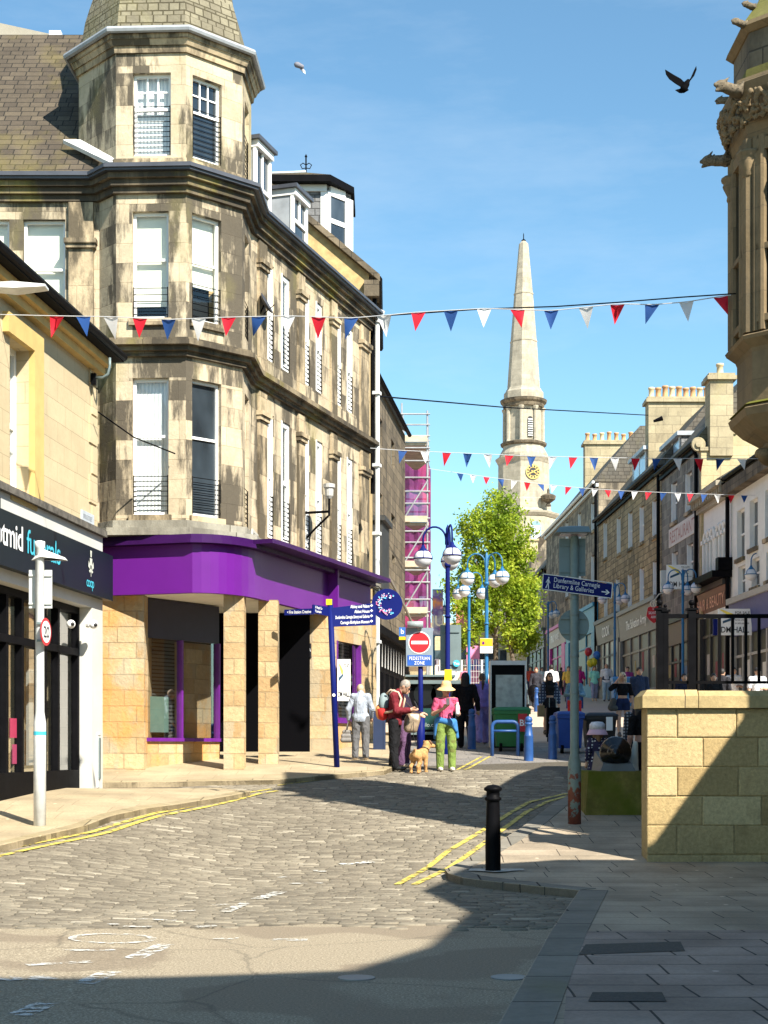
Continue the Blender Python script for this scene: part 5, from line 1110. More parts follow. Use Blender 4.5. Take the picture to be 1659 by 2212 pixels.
q = MB(); q.loft([ring(r, oz(v)) for v, r in ((318, 1.06), (300, 1.1), (285, 1.13), (238, 1.17), (222, 1.22), (205, 1.25), (195, 1.23), (188, 1.13))]); part('oriel_cornice', q, M['stone_gothic'], gb)
pr = []
for k in range(420):
    a = rng.uniform(R(120), R(330)); zf = rng.uniform(0, 1); pr.append(('e', (OC.x+(1.13+.1*zf)*math.cos(a), OC.y+(1.13+.1*zf)*math.sin(a), oz(288)+(oz(232)-oz(288))*zf), tuple(rng.uniform(.018, .042, 3))))
part('carved_foliage', sdf_mesh(pr, .013, .01), M['stone_gothic'], gb)
q = MB(); q.loft([ring(1.12, oz(190)), ring(1.1, oz(168))]); part('moss_ledge', q, M['stone_moss'], gb)
q = MB(); q.loft([ring(1.06, oz(167)), ring(1.06, oz(85))]); part('parapet', q, M['stone_dark'], gb)
q = MB(); q.loft([ring(r, oz(v)) for v, r in ((88, 1.08), (78, 1.16), (68, 1.14))]); part('oriel_cornice', q, M['stone_gothic'], gb)
q = MB(); q.loft([ring(r, oz(v)) for v, r in ((67, 1.13), (40, 1.02), (10, .9), (-40, .76), (-120, .5), (-260, .08))]); part('oriel_roof', q, M['stone_moss'], gb)
def gargoyle(ang, v, s=1, rr=1.18):
    a = R(ang); n = Vector((math.cos(a), math.sin(a), 0)); o = Vector((OC.x, OC.y, oz(v)))+n*rr; up = Vector((0, 0, 1)); sd = n.cross(up); q = lambda f, u_, l=0: o+(n*f+up*u_+sd*l)*s
    pr = [('c', q(0, -.02), q(.2, .0), .11*s, .08*s), ('c', q(.18, 0), q(.34, .03), .085*s, .08*s), ('c', q(.34, .05), q(.46, .02), .055*s, .03*s), ('c', q(.32, -.03), q(.43, -.07), .045*s, .025*s)]
    for l in (-.06, .06): pr += [('c', q(.3, .08, l), q(.22, .16, l*1.5), .03*s, .012*s), ('c', q(.05, -.05, l*1.6), q(-.02, .1, l*2.2), .05*s, .02*s)]
    part('gargoyle', sdf_mesh(pr, .018, .03), M['stone_dark'], gb, True)
gargoyle(202.5, 216, .72, 1.22); gargoyle(157.5, 300, .72, 1.14); gargoyle(247.5, 205, .7, 1.22); gargoyle(202.5, 72, .42, 1.12); gargoyle(157.5, 168, .45, 1.08); gargoyle(202.5, 30, .36, 1.0)
# off-frame neighbours that throw the shade
nb = thing('stone_terrace', 'sandstone terrace outside the right of the view that shades the foreground', 'building', (10, 4, 0))
prof = [(-16, 20), (-6, 17.5), (-2.9, 14.9), (-1.1, 13.1), (1.0, 11.1), (3.1, 10.2), (6.2, 9.5), (7.9, 10.1), (10.6, 9.2), (11.3, 8.6), (12.5, 7.6), (13.0, 6.7), (14.0, 6.0), (15.5, 5.85), (15.52, 9), (17, 9)]
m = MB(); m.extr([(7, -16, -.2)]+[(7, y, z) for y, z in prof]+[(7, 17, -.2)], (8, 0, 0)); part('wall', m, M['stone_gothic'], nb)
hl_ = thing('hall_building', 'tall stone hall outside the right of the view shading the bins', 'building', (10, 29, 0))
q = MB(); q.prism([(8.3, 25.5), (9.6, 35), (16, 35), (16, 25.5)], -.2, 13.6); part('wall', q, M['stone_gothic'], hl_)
lt = thing('sky_blocking_terrace', 'long stone terrace added behind the scaffolding to keep low sky out of windows', 'building', (-2, 88, 4))  # added mass, mostly hidden; blocks low sky in the shop reflections
FZ2 = Fa((.9, 66.2), (2.5, 112)); m = MB(); hz_ = [(2+k*2.6, 3.1+k*2.6, z, z+1.7) for k in range(17) for z in (6.4, 9.2)]; FZ2.wall(m, 0, FZ2.L, 0, 11.6, hz_); f = Fa((-8, 66.2), (.9, 66.2)); f.wall(m, 0, f.L, 0, 11.6); part('wall', m, M['stone_gable'], lt)
q = MB(); q.loft([[FZ2.P(a, 11.6, .2), FZ2.P(a, 14, -3), FZ2.P(a, 11.6, -8)] for a in (0, FZ2.L)]); part('roof', q, M['slate_street'], lt)
q = MB(); [q.poly([FZ2.P(a, z, -.15), FZ2.P(b, z, -.15), FZ2.P(b, z2, -.15), FZ2.P(a, z2, -.15)]) for a, b, z, z2 in hz_]; part('window_panes', q, M['glass_dark'], lt)
# ------------------------------------------------------------------ parapet wall, railing, cannon
d = 19.; X0 = gx(1397, d); wt = thing('parapet_wall', 'low sandstone block wall with chamfered coping at the right', 'wall', (4.5, d, 0))
q = MB(); q.box(X0+.02, 6.6, d+.018, d+.5, -.1, 2.088); r3 = np.random.default_rng(8); z = -.1; row = 0
def block(mb, x0, x1, z0, z1, y0, b=.012):
    o = r3.normal(0, .003); j = lambda: r3.normal(0, .0035)
    P = [(x0, z0), (x1, z0), (x1, z1), (x0, z1)]; Q = [(x0+b+j(), z0+b+j()), (x1-b+j(), z0+b+j()), (x1-b+j(), z1-b+j()), (x0+b+j(), z1-b+j())]
    mb.add([(x, y0+.03, z_) for x, z_ in P]+[(x, y0+.008+o, z_) for x, z_ in P]+[(x, y0+o, z_) for x, z_ in Q], [(8, 9, 10, 11)]+[(k, (k+1) % 4, (k+1) % 4+4, k+4) for k in range(4)]+[(k+4, (k+1) % 4+4, (k+1) % 4+8, k+8) for k in range(4)])
while z < 2.05:
    z1_ = min(z+.365, 2.088); x = X0
    for k in range(9):
        w_ = (.38 if row % 2 else .7) if k == 0 else r3.uniform(.68, .8)
        if x+w_ > 6.6: break
        block(q, x+.006, x+w_-.006, z+.006, z1_-.006, d); x += w_
    z = z1_; row += 1
part('masonry', q, M['wall_blocks'], wt)
q = MB(); x = gx(1386, d)
for xa_, xb_, e_ in ((x, 3.895, .07), (3.905, 5.1, .004), (5.11, 6.6, .004)): q.loft([[(xa_, d-.07, 2.093), (xb_, d-.07, 2.093), (xb_, d+.57, 2.093), (xa_, d+.57, 2.093)], [(xa_, d-.07, 2.24), (xb_, d-.07, 2.24), (xb_, d+.57, 2.24), (xa_, d+.57, 2.24)], [(xa_+e_, d, 2.32), (xb_-.004, d, 2.32), (xb_-.004, d+.5, 2.32), (xa_+e_, d+.5, 2.32)]])
q.v = [(a, b, c-.012 if c > 2.3 and a > 3.9 else c) for a, b, c in q.v]; part('coping', q, M['stone_coping'], wt)
d = 19.25; rz = lambda v: EYE+(HZ-v)/FP*d; rt = thing('railing', 'black iron railing with ball topped posts standing on the parapet wall', 'railing', (4, d, 2.32))
for u, w, top in ((1425, .06, 1318), (1437, .045, 1322), (1494, .075, 1318)):
    x = gx(u, d); q = MB(); q.box(x-w/2-.01, x+w/2+.01, d-.05, d+.05, 2.322, rz(top)); q.box(x-w/2-.03, x+w/2+.03, d-.065, d+.065, rz(top), rz(top-4))
    part('post', q, M['black_iron'], rt)
    q = MB(); rr = .04 if w > .05 else .022; q.lathe([(.02, 0), (.02, .03)]+[(rr*math.sin(a), .03+rr-rr*math.cos(a)) for a in np.linspace(.4, math.pi-.05, 9)], 12, (x, d, rz(top-4))); part('finial', q, M['black_iron'], rt, True)
for v, h in ((1331, .05), (1474, .035)):
    q = MB(); q.box(gx(1420, d), 6.4, d-.02, d+.02, rz(v)-h/2, rz(v)+h/2); part('rail', q, M['black_iron'], rt)
for k in range(9):
    x = gx(1554+k*28.5, d); q = MB(); q.box(x-.018, x+.018, d-.014, d+.014, rz(1472), rz(1333)); part('baluster', q, M['black_iron'], rt)
cxp, cd = gx(1331, 23.4), 23.4; z0 = gz(cxp, 23.2)+.08
pl = MB(); a, b, c, e = gx(1261, 23), gx(1401, 23), gx(1271, 23.1), gx(1393, 23.1); zt = EYE+(HZ-1666)/FP*23.05
pl.hexa([(a, 23, z0-.3), (b, 23, z0-.3), (b, 24.4, z0-.3), (a, 24.4, z0-.3), (c, 23.08, zt), (e, 23.08, zt), (e, 24.3, zt), (c, 24.3, zt)])
tag(part('cannon_plinth', pl, masonry('green mossy plinth stone', (.3, .25, .06), (.24, .2, .06), (.15, .12, .05), 3, 3, .002, None, ((.1, .12, .008), .46, .56, .9), var=.5)), 'mossy green stone plinth under the cannon', 'plinth')
cz = EYE+(HZ-1625)/FP*23.1; cn = thing('cannon', 'black old cannon seen from its breech on the mossy plinth', 'cannon', (cxp, cd, zt))
rotY = Matrix.Rotation(R(-90), 4, 'X')
rotY = Matrix.Rotation(R(-8.5), 4, 'Z') @ rotY
q = MB(); q.lathe([(0, -.34), (.05, -.335), (.07, -.3), (.05, -.26), (.04, -.24), (.1, -.22), (.12, -.2), (.13, -.16), (.17, -.15), (.185, -.1), (.215, -.09), (.24, -.05), (.245, .03), (.235, .06), (.225, .1), (.215, .5), (.225, .53), (.21, .58), (.18, 1.2), (.16, 1.25), (.14, 1.8), (.17, 1.85), (.17, 1.95), (.1, 1.96)], 28, (cxp-.01, 23.4, cz), M=rotY); part('barrel', q, plain('glossy black cannon paint', (.006, .006, .007), .22, 0, .3, 8, 0, .6), cn, True)
q = MB(); q.hexa([(cxp-.27, 23.2, zt), (cxp+.27, 23.2, zt), (cxp+.27, 24.2, zt), (cxp-.27, 24.2, zt), (cxp-.22, 23.25, zt+.11), (cxp+.22, 23.25, zt+.11), (cxp+.22, 24.2, zt+.3), (cxp-.22, 24.2, zt+.3)]); part('carriage', q, paint((.13, .14, .14), .6, name='grey carriage'), cn)
# ------------------------------------------------------------------ steeple
D = 170.; sx = lambda u: gx(u, D); sz = lambda v: EYE+(HZ-v)/FP*D; k_ = D/FP
sp = thing('church_steeple', 'pale stone church steeple with black and gold clock', 'church tower', (gx(1131, D), D+4, 7))
so_ = Vector((gx(1131, D), D)); oc8 = lambda rpx, v, n=8, a0=33: [(so_.x+rpx*k_*1.05*math.cos(R(a0+360*i/n)), so_.y+rpx*k_*1.05*math.sin(R(a0+360*i/n)), sz(v)) for i in range(n)]
def sl8(name, pr, n=8, m='stone_spire', par=sp): q = MB(); q.loft([oc8(r, v, n) for r, v in pr]); return part(name, q, M[m], par)
sl8('spire', [(34, 842), (27.5, 741), (28.5, 740), (28.5, 738), (27, 738), (19.5, 638), (20.5, 637), (20.5, 634), (19, 634), (9.5, 527), (3, 520)])
sl8('spire_base', [(41, 866), (41, 850), (37, 845), (35.5, 841)])
sl8('cornice', [(42, 883), (43, 876), (47, 872), (48.5, 867), (42, 865)], 24, 'stone_dark')
sl8('belfry', [(38, 962), (38, 882)], 8)
for i in range(8):
    a = R(33+45*i); q = MB(); c = (so_.x+39*k_*1.05*math.cos(a), so_.y+39*k_*1.05*math.sin(a)); q.lathe([(.3, sz(958)), (.24, sz(954)), (.22, sz(892)), (.34, sz(886)), (.34, sz(884))], 8, (*c, 0)); part('column', q, M['stone_spire'], sp)
sl8('string_course', [(40, 968), (47, 964), (48, 960), (40, 957)], 24, 'stone_dark')
sl8('drum', [(50, 994), (50, 985), (43, 972), (42, 966)], 24)
sl8('cornice', [(53, 1004), (56, 998), (58.5, 994), (58.5, 991), (50, 989)], 8)
sl8('clock_stage', [(53, 1090), (52.5, 1002)], 8)
sl8('plinth_stage', [(64, 1113), (60, 1108), (56, 1104), (56, 1084), (53, 1082)], 8)
sl8('cornice', [(68, 1122), (73, 1116), (74, 1112), (60, 1110)], 8)
sl8('base', [(66, 1500), (66, 1120)], 8)
# clock on the face towards the viewer
ang = R(33+180+45+22.5-2.5+.0)
best = max(range(8), key=lambda i: -math.sin(R(33+22.5+45*i))); fa_ = R(33+22.5+45*best); fn = Vector((math.cos(fa_), math.sin(fa_), 0)); ft = Vector((-fn.y, fn.x, 0)); ft = ft if ft.x > 0 else -ft
def onface(u_off, v, rpx, lift): ap = rpx*k_*1.05*math.cos(R(22.5)); return Vector((so_.x, so_.y, sz(v)))+fn*(ap+lift)+ft*u_off*k_
cc = onface(6, 1028, 53, .05); ck_ = thing('x', '', 'x') if False else None
def disc(mb, c, r, n=28, r0=0):
    o = [c+(ft*math.cos(2*math.pi*i/n)+Vector((0, 0, 1))*math.sin(2*math.pi*i/n))*r for i in range(n)]
    if not r0: return mb.extr(o, fn*.04)
    i_ = [c+(ft*math.cos(2*math.pi*i/n)+Vector((0, 0, 1))*math.sin(2*math.pi*i/n))*r0 for i in range(n)]
    return mb.add(o+i_, [(i, (i+1) % n, (i+1) % n+n, i+n) for i in range(n)])
cr = 15.5*k_; clk = part('clock', disc(MB(), cc, cr), M['black'], sp)
q = MB(); disc(q, cc+fn*.06, cr*1.02, 32, cr*.88); disc(q, cc+fn*.06, cr*.62, 32, cr*.57)
for i in range(12):
    a = math.pi*i/6; e = ft*math.cos(a)+Vector((0, 0, 1))*math.sin(a); s_ = -ft*math.sin(a)+Vector((0, 0, 1))*math.cos(a); c = cc+fn*.065; q.poly([c+e*cr*.6+s_*.05, c+e*cr*.9+s_*.09, c+e*cr*.9-s_*.09, c+e*cr*.6-s_*.05])
part('numerals', q, M['gold'], clk)
q = MB()
for a, l in ((R(28), .55), (R(208), .8), (R(150), .3), (R(-30), .5)): e = ft*math.cos(a)+Vector((0, 0, 1))*math.sin(a); s_ = -ft*math.sin(a)+Vector((0, 0, 1))*math.cos(a); c = cc+fn*.09; q.poly([c+s_*.07, c+e*cr*l+s_*.04, c+e*cr*l-s_*.04, c-s_*.07])
part('clock_hands', q, M['gold'], clk)
q = MB(); c = onface(4, 925, 38, .02); zb = sz(952); zt_ = sz(912); hw = 5.5*k_
pts = [c-ft*hw+Vector((0, 0, sz(950)-c.z)), c+ft*hw+Vector((0, 0, sz(950)-c.z)), c+ft*hw+Vector((0, 0, sz(912)-c.z))]+[c+ft*hw*math.cos(t)+Vector((0, 0, sz(912)-c.z+hw*math.sin(t))) for t in np.linspace(0.2, math.pi-.2, 7)]+[c-ft*hw+Vector((0, 0, sz(912)-c.z))]
q.extr(pts, fn*.03); lv = part('louvre_opening', q, M['black'], sp)
q = MB()
for i in range(8): z = sz(949)+i*(sz(912)-sz(949))/7.5; p = Vector((c.x, c.y, z))+fn*.05; q.hexa([p-ft*hw*.95, p+ft*hw*.95, p+ft*hw*.95+fn*.12, p-ft*hw*.95+fn*.12, p-ft*hw*.95+Vector((0, 0, .13)), p+ft*hw*.95+Vector((0, 0, .13)), p+ft*hw*.95+fn*.12+Vector((0, 0, .05)), p-ft*hw*.95+fn*.12+Vector((0, 0, .05))])
part('louvres', q, M['pipe_white'], lv)
q = MB(); c = onface(9, 1160, 66, .02); hw = 11*k_; cz_ = lambda v: Vector((0, 0, sz(v)-c.z))
q.extr([c-ft*hw+cz_(1190), c+ft*hw+cz_(1190)]+[c+ft*hw*math.cos(t)+cz_(1146)+Vector((0, 0, hw*1.05*math.sin(t))) for t in np.linspace(0, math.pi, 11)], fn*.03); aw = part('arched_window', q, paint((.2, .32, .45), .15, .15, 1, name='pale blue church glass'), sp)
q = MB()
for o_ in (-.66, -.33, 0, .33, .66): q.hexa([c+ft*(hw*o_-.04)+fn*.04+cz_(1190), c+ft*(hw*o_+.04)+fn*.04+cz_(1190), c+ft*(hw*o_+.04)+fn*.07+cz_(1190), c+ft*(hw*o_-.04)+fn*.07+cz_(1190), c+ft*(hw*o_-.04)+fn*.04+cz_(1145), c+ft*(hw*o_+.04)+fn*.04+cz_(1145), c+ft*(hw*o_+.04)+fn*.07+cz_(1145), c+ft*(hw*o_-.04)+fn*.07+cz_(1145)])
for v in (1180, 1169, 1158, 1146): p = c+cz_(v)+fn*.04; q.hexa([p-ft*hw, p+ft*hw, p+ft*hw+fn*.03, p-ft*hw+fn*.03]+[x+Vector((0, 0, .08)) for x in (p-ft*hw, p+ft*hw, p+ft*hw+fn*.03, p-ft*hw+fn*.03)])
part('glazing_bars', q, M['pvc_white'], aw)
q = MB(); q.lathe([(.2, sz(524)), (.25, sz(519)), (.1, sz(517)), (.05, sz(516)), (.05, sz(507)), (.01, sz(503))], 8, (so_.x, so_.y, 0)); part('finial', q, M['black_iron'], sp)
q = MB(); c = onface(37, 1085, 56, .4); q.lathe([(.35, 0), (.2, .3), (.75, .7), (.85, 1.1), (.6, 1.25), (.15, 1.4), (.15, 1.8), (0, 2.0)], 12, (c.x, c.y, sz(1102))); part('stone_urn', q, M['stone_dark'], sp)
# low buildings in front of it
dl = 138.; z_ = lambda v: EYE+(HZ-v)/FP*dl; cb_ = thing('church_annex', 'cream gabled annex roof below the steeple', 'building', (gx(1150, dl), dl, 6))
q = MB(); q.box(gx(1110, dl), gx(1162, dl), dl, dl+8, 5, z_(1168)); q.box(gx(1108, dl), gx(1164, dl), dl-.15, dl+8, z_(1168)+.003, z_(1164)); part('wall', q, M['stone_gable'], cb_)
q = MB(); q.extr([(gx(1150, dl), dl+9, 5), (gx(1215, dl), dl+9, 5), (gx(1215, dl), dl+9, z_(1112)), (gx(1185, dl), dl+9, z_(1130)), (gx(1145, dl), dl+9, z_(1172))], (0, 5, 0)); part('roof', q, M['slate'], cb_)
q = MB(); q.extr([(gx(1150, dl-6), dl-6, 5), (gx(1200, dl-6), dl-6, 5), (gx(1200, dl-6), dl-6, z_(1180)), (gx(1185, dl-6), dl-6, z_(1180)), (gx(1148, dl-6), dl-6, z_(1225))], (0, 5, 0)); part('lower_wing', q, M['stone_grey'], cb_)
# distant buildings at the top of the street
fb = thing('distant_building', 'pale distant building closing the street behind the tree', 'building', (4, 150, 7)); d = 150.; z_ = lambda v: EYE+(HZ-v)/FP*d
q = MB(); q.box(gx(905, d), gx(1115, d), d, d+8, 4, z_(1345)); part('wall', q, M['stone_gable'], fb)
q = MB(); q.box(gx(985, d), gx(1020, d), d-.4, d-.02, z_(1400), z_(1290)); part('red_panel', q, paint((.5, .16, .13), .8, name='red panel'), fb)
q = MB(); q.box(gx(905, d), gx(1115, d), d-.3, d-.05, z_(1440), z_(1405)); part('shopfront', q, M['glass_dark'], fb)
# ------------------------------------------------------------------ scaffolding
SCP = plain('galvanised scaffold tube', (.36, .37, .38), .45, .4, .2, 4)
d = 56.; sc_ = thing('scaffolding', 'tall tube scaffolding wrapped in purple netting beyond the dark tenement', 'scaffolding', (1.1, d, 2.8))
xa, xb = gx(868, d), gx(923, d); zz = lambda v: EYE+(HZ-v)/FP*d; ys = [d, d+2.4, d+4.8, d+7.2, d+9.6]
for y in ys:
    for x, tp_ in ((xa, 862), (xb, 872)): q = MB(); q.tube([(x+(.25 if x == xa else .3)*(y-d)/9, y, 2), (x+(.25 if x == xa else .3)*(y-d)/9, y, zz(tp_)+rng.uniform(-.3, .3))], .035, 6); part('standard', q, SCP, sc_)
off = lambda y: .28*(y-d)/9
lv_ = [895, 918, 942, 968, 996, 1032, 1062, 1088, 1120, 1148, 1172, 1205, 1232, 1258, 1295, 1322]
for v in lv_:
    q = MB(); z = zz(v); q.tube([(xa-.1, d-.05, z), (xb+.1, d-.05, z)], .03, 6); q.tube([(xb, d, z), (xb+off(ys[-1]), ys[-1], z)], .03, 6); q.tube([(xa-.1+off(ys[2]), ys[2], z), (xb+.1+off(ys[2]), ys[2], z)], .03, 6); part('ledger', q, SCP, sc_)
for v in (955, 1128, 1225, 1325, 1415):
    q = MB(); q.hexa([(xa-.1, d, zz(v)-.12), (xb+.05, d, zz(v)-.12), (xb+.33, d+9.6, zz(v)-.12), (xa+.1, d+9.6, zz(v)-.12), (xa-.1, d, zz(v)), (xb+.05, d, zz(v)), (xb+.33, d+9.6, zz(v)), (xa+.1, d+9.6, zz(v))]); q.box(xa-.05, xb, d-.11, d-.06, zz(v), zz(v)+.22); part('deck_boards', q, paint((.5, .42, .3), .8, .2, 4, name='scaffold boards'), sc_)
for v0, v1, fl in ((1128, 1085, 1), (1225, 1180, 1), (1325, 1280, 1)):
    q = MB(); q.tube([(xa, d-.06, zz(v0)), (xb, d-.06, zz(v1-45))], .03, 6); part('brace', q, SCP, sc_)
for v0, v1 in ((1125, 1000), (1222, 1135), (1322, 1232), (1410, 1330)):
    q = MB(); n = 8
    L = [[(xb+off(y)+.05+.08*math.sin(i*1.7), y, zz(v0)+(zz(v1)-zz(v0))*j/4) for j in range(5)] for i, y in enumerate(np.linspace(d, ys[-1], n))]; q.loft(L, False, False)
    q.loft([[(xa+.12+(xb-xa-.14)*i/5, d-.02+.05*math.sin(i*2.2+j), zz(v0)+(zz(v1)-zz(v0))*j/4*(.85+.15*abs(i-2.5)/2.5)) for j in range(5)] for i in range(6)], False, False)
    part('debris_netting', q, M['net'], sc_)
# ------------------------------------------------------------------ tree
d = 72.; ty = lambda u, v, dy=0: Vector((gx(u, d), d+dy, EYE+(HZ-v)/FP*d))
tr = thing('street_tree', 'leafy yellow green street tree in front of the steeple', 'tree', (gx(1085, d), d, gz(5, d)))
q = MB(); gr = gz(5, d)
br_ = []
for u in (1068, 1107):
    b = Vector((gx(u, d), d, gr-.2)); q.tube([b, ty(u+3, 1440), ty(u+(4 if u < 1090 else -6), 1380), ty(1080+(u-1088)*.5, 1270), ty(1085, 1140)], [.13, .11, .1, .07, .025], 8)
for u0, v0, u1, v1 in ((1072, 1380, 1010, 1290), (1072, 1330, 1020, 1190), (1105, 1390, 1160, 1310), (1095, 1320, 1150, 1230), (1085, 1250, 1115, 1130), (1080, 1240, 1040, 1120), (1105, 1370, 1140, 1370), (1070, 1390, 1000, 1370)):
    q.tube([ty(u0, v0), ty((u0+u1)/2, (v0+v1)/2+12, rng.uniform(-.6, .6)), ty(u1, v1, rng.uniform(-1, 1))], [.06, .045, .015], 6)
part('trunk', q, M['bark'], tr, True)
ell = [(1082, 1112, 38, 52, 3), (1052, 1150, 54, 58, 4), (1108, 1175, 48, 55, 4), (1040, 1240, 52, 55, 4), (1098, 1255, 56, 55, 5), (1138, 1255, 28, 44, 2), (1122, 1320, 46, 52, 4), (1060, 1320, 45, 50, 3), (1020, 1300, 38, 50, 2), (1120, 1380, 40, 34, 3), (1000, 1370, 32, 34, 1.4), (1005, 1145, 16, 16, .6), (975, 1265, 24, 40, .8)]
cl = MB(); kpx = d/FP
for eu, ev, ru, rv, wgt in ell:
    for c in range(int(7.5*wgt)):
        while True:
            a, b, c3 = rng.uniform(-1, 1, 3)
            if a*a+b*b+c3*c3 < 1: break
        p0 = ty(eu+a*ru, ev+b*rv, c3*ru*kpx*.9); sgm = rng.uniform(.13, .3)
        for l in range(int(rng.uniform(70, 130))):
            p = p0+Vector(rng.normal(0, 1, 3))*sgm; nn = Vector(rng.normal(0, 1, 3))+Vector((0, 0, .6)); nn.normalize(); t_ = nn.orthogonal().normalized(); t_ = Matrix.Rotation(rng.uniform(0, 6.3), 3, nn) @ t_; b_ = nn.cross(t_); s_ = rng.uniform(.05, .1)
            cl.add([p-t_*s_*1.3, p-b_*s_*.6, p+t_*s_*1.3, p+b_*s_*.6], [(0, 1, 2, 3)])
cr_ = part('crown', cl, M['leaf'], tr)
def parts_l(q, mat, t):
    h = len(q.v)//2
    for i in (0, 1):
        m = MB(); fs = [f for f in q.f if (min(f) >= q.split) == bool(i)]; o = q.split if i else 0; m.v = q.v[:q.split] if not i else q.v[q.split:]; m.f = [tuple(k-o for k in f) for f in fs]; part('collar', m, mat, t, True, False)
# ------------------------------------------------------------------ street furniture
def lamp_proto(name, label, mat, angles, groups):
    t = thing(name, label, 'street lamp', (0, 0, 0), 0, groups)
    q = MB(); q.lathe([(.16, -.8), (.16, .35), (.13, .5), (.1, .6), (.085, .9), (.055, 1.0), (.05, 4.05), (.045, 4.95), (.0, 5.05)], 12); part('post', q, mat, t, True, False)
    q = MB(); q.lathe([(.07, 3.0), (.07, 3.05)], 12); q.split = len(q.v); q.lathe([(.06, 4.1), (.075, 4.15), (.06, 4.2)], 12); parts_l(q, mat, t)
    for a in angles:
        c, s_ = math.cos(R(a)), math.sin(R(a)); q = MB()
        pts = [(c*.04, s_*.04, 4.6)]+[(c*(.29-.25*math.cos(k)), s_*(.29-.25*math.cos(k)), 4.72+.27*math.sin(k)) for k in np.linspace(0, math.pi, 12)]+[(c*.54, s_*.54, 4.55)]
        q.tube(pts, .022, 6); part('arm', q, mat, t, True, False)
        q = MB(); ce = (c*.54, s_*.54, 4.29); q.lathe([(.2*math.sin(k)+.001, -.2*math.cos(k)) for k in np.linspace(0, math.pi, 13)], 18, ce); g = part('globe', q, M['globe'], t, True, False)
        q = MB(); q.lathe([(.03, .3), (.05, .24), (.12, .165), (.125, .15)], 14, ce)
        q.lathe([(.201, -.012), (.212, -.012), (.212, .012), (.201, .012)], 18, ce)
        for b in (0, 90): 
            e = (math.cos(R(b)), math.sin(R(b))); q.tube([(ce[0]+e[0]*.206*math.sin(k), ce[1]+e[1]*.206*math.sin(k), ce[2]+.206*math.cos(k)) for k in np.linspace(-1.57, 1.57, 12)], .009, 5)
        part('globe_cage', q, mat, g, True, False)
    return t
lampA = lamp_proto('street_lamp', 'tall navy street lamp with white globes and grey sign back on its post', M['sign_navy'], (180, 82, -82), 'globe street lamps')
lampB = lamp_proto('street_lamp', 'light blue street lamp with three white globes, yellow notice on its post', M['lamp_blue'], (180, 60, -40), 'globe street lamps')
def putlamp(l, u, vg, d): z = EYE+(HZ-vg)/FP*d-4.29; l.location = (gx(u, d), d, z); return l
putlamp(lampA, 967, 1207, 33.6); putlamp(lampB, 1051, 1250, 43)
for u, vg, d, rz, lb in ((1013, 1280, 52, 70, 'light blue street lamp between navy lamp post and tree, no notice'), (937, 1320, 75, 20, 'distant light blue street lamp beside the hanging banner'), (1184, 1327, 84, 0, 'light blue street lamp in front of the pink shop'),
                         (1328, 1295, 67, 0, 'light blue street lamp right of the blue direction sign'), (1475, 1272, 56, 0, 'light blue street lamp under the to let board'), (1649, 1243, 50, 30, 'light blue street lamp at the right edge beside the white building'), (1238-60+0, 1395, 118, 0, 'farthest light blue street lamp behind the kiosk and tree')):
    l = dup(lampB, (0, 0, 0), R(rz), lb); putlamp(l, u, vg, d)
def signback(name, label, u0, u1, v0, v1, d, mat, post_u=None, cat='sign', o=0, radius=0):
    x0, x1, z0, z1 = gx(u0, d), gx(u1, d), EYE+(HZ-v1)/FP*d, EYE+(HZ-v0)/FP*d
    t = thing(name, label, cat, ((x0+x1)/2, d, z0)); q = MB(); q.box(x0, x1, d-.012, d+.012, z0, z1); part('plate', q, mat, t)
    q = MB()
    for f in (.15, .85): z = z0+(z1-z0)*f; q.box(x0+.08*(x1-x0), x1-.08*(x1-x0), d-.04, d-.0125, z-.018, z+.018)
    part('rails', q, M['sign_back'], t); return t
t = signback('traffic_sign', 'plain grey back of a sign on the navy lamp post', 951, 996, 1350, 1449, 33.75, M['sign_back'])
q = MB(); d = 33.4; p = W3(986, 1433, 33.7); put_text(q, 'Yes', .06, p+Vector((0, -.02, -.03)), (1, 0, 0), (0, 0, 1), 'c', .01); st = MB(); st.extr([p+Vector((.075*math.cos(a), -.013, .075*math.sin(a))) for a in np.linspace(0, 6.1, 16)], (0, -.003, 0)); w = part('sticker', st, M['cyan'], t); part('lettering', q, M['white'], w)
q = MB(); p = W3(968, 1458, 33.45); q.box(p.x-.08, p.x+.08, p.y-.03, p.y+.02, p.z-.12, p.z+.12); tag(part('sticker_panel', q, M['yellow']), 'small yellow notice box strapped on the navy lamp post', 'notice')
t = thing('parking_notice', 'orange and white parking notice on the light blue lamp post', 'sign', W3(1051, 1410, 42.9)); d = 42.9
q = MB(); q.box(gx(1037, d), gx(1064, d), d-.03, d, EYE+(HZ-1411)/FP*d, EYE+(HZ-1379)/FP*d); part('plate', q, M['white'], t)
q = MB(); q.box(gx(1037, d)+.002, gx(1064, d)-.002, d-.036, d-.0305, EYE+(HZ-1396)/FP*d, EYE+(HZ-1379.5)/FP*d); o = part('orange_panel', q, paint((.8, .38, .01), .5, name='orange panel'), t)
q = MB(); p = W3(1044, 1389, d-.038); q.extr([p+Vector((.035*math.cos(a), 0, .045*math.sin(a))) for a in np.linspace(0, 6, 14)], (0, -.003, 0)); part('purple_dot', q, M['purple'], o)
q = MB(); [put_text(q, s_, .035, W3(1051, v, d-.039), (1, 0, 0), (0, 0, 1), 'c', 0) for s_, v in (('LOADING ONLY', 1402), ('8am - 10am', 1407))]; part('lettering', q, M['black'], t)
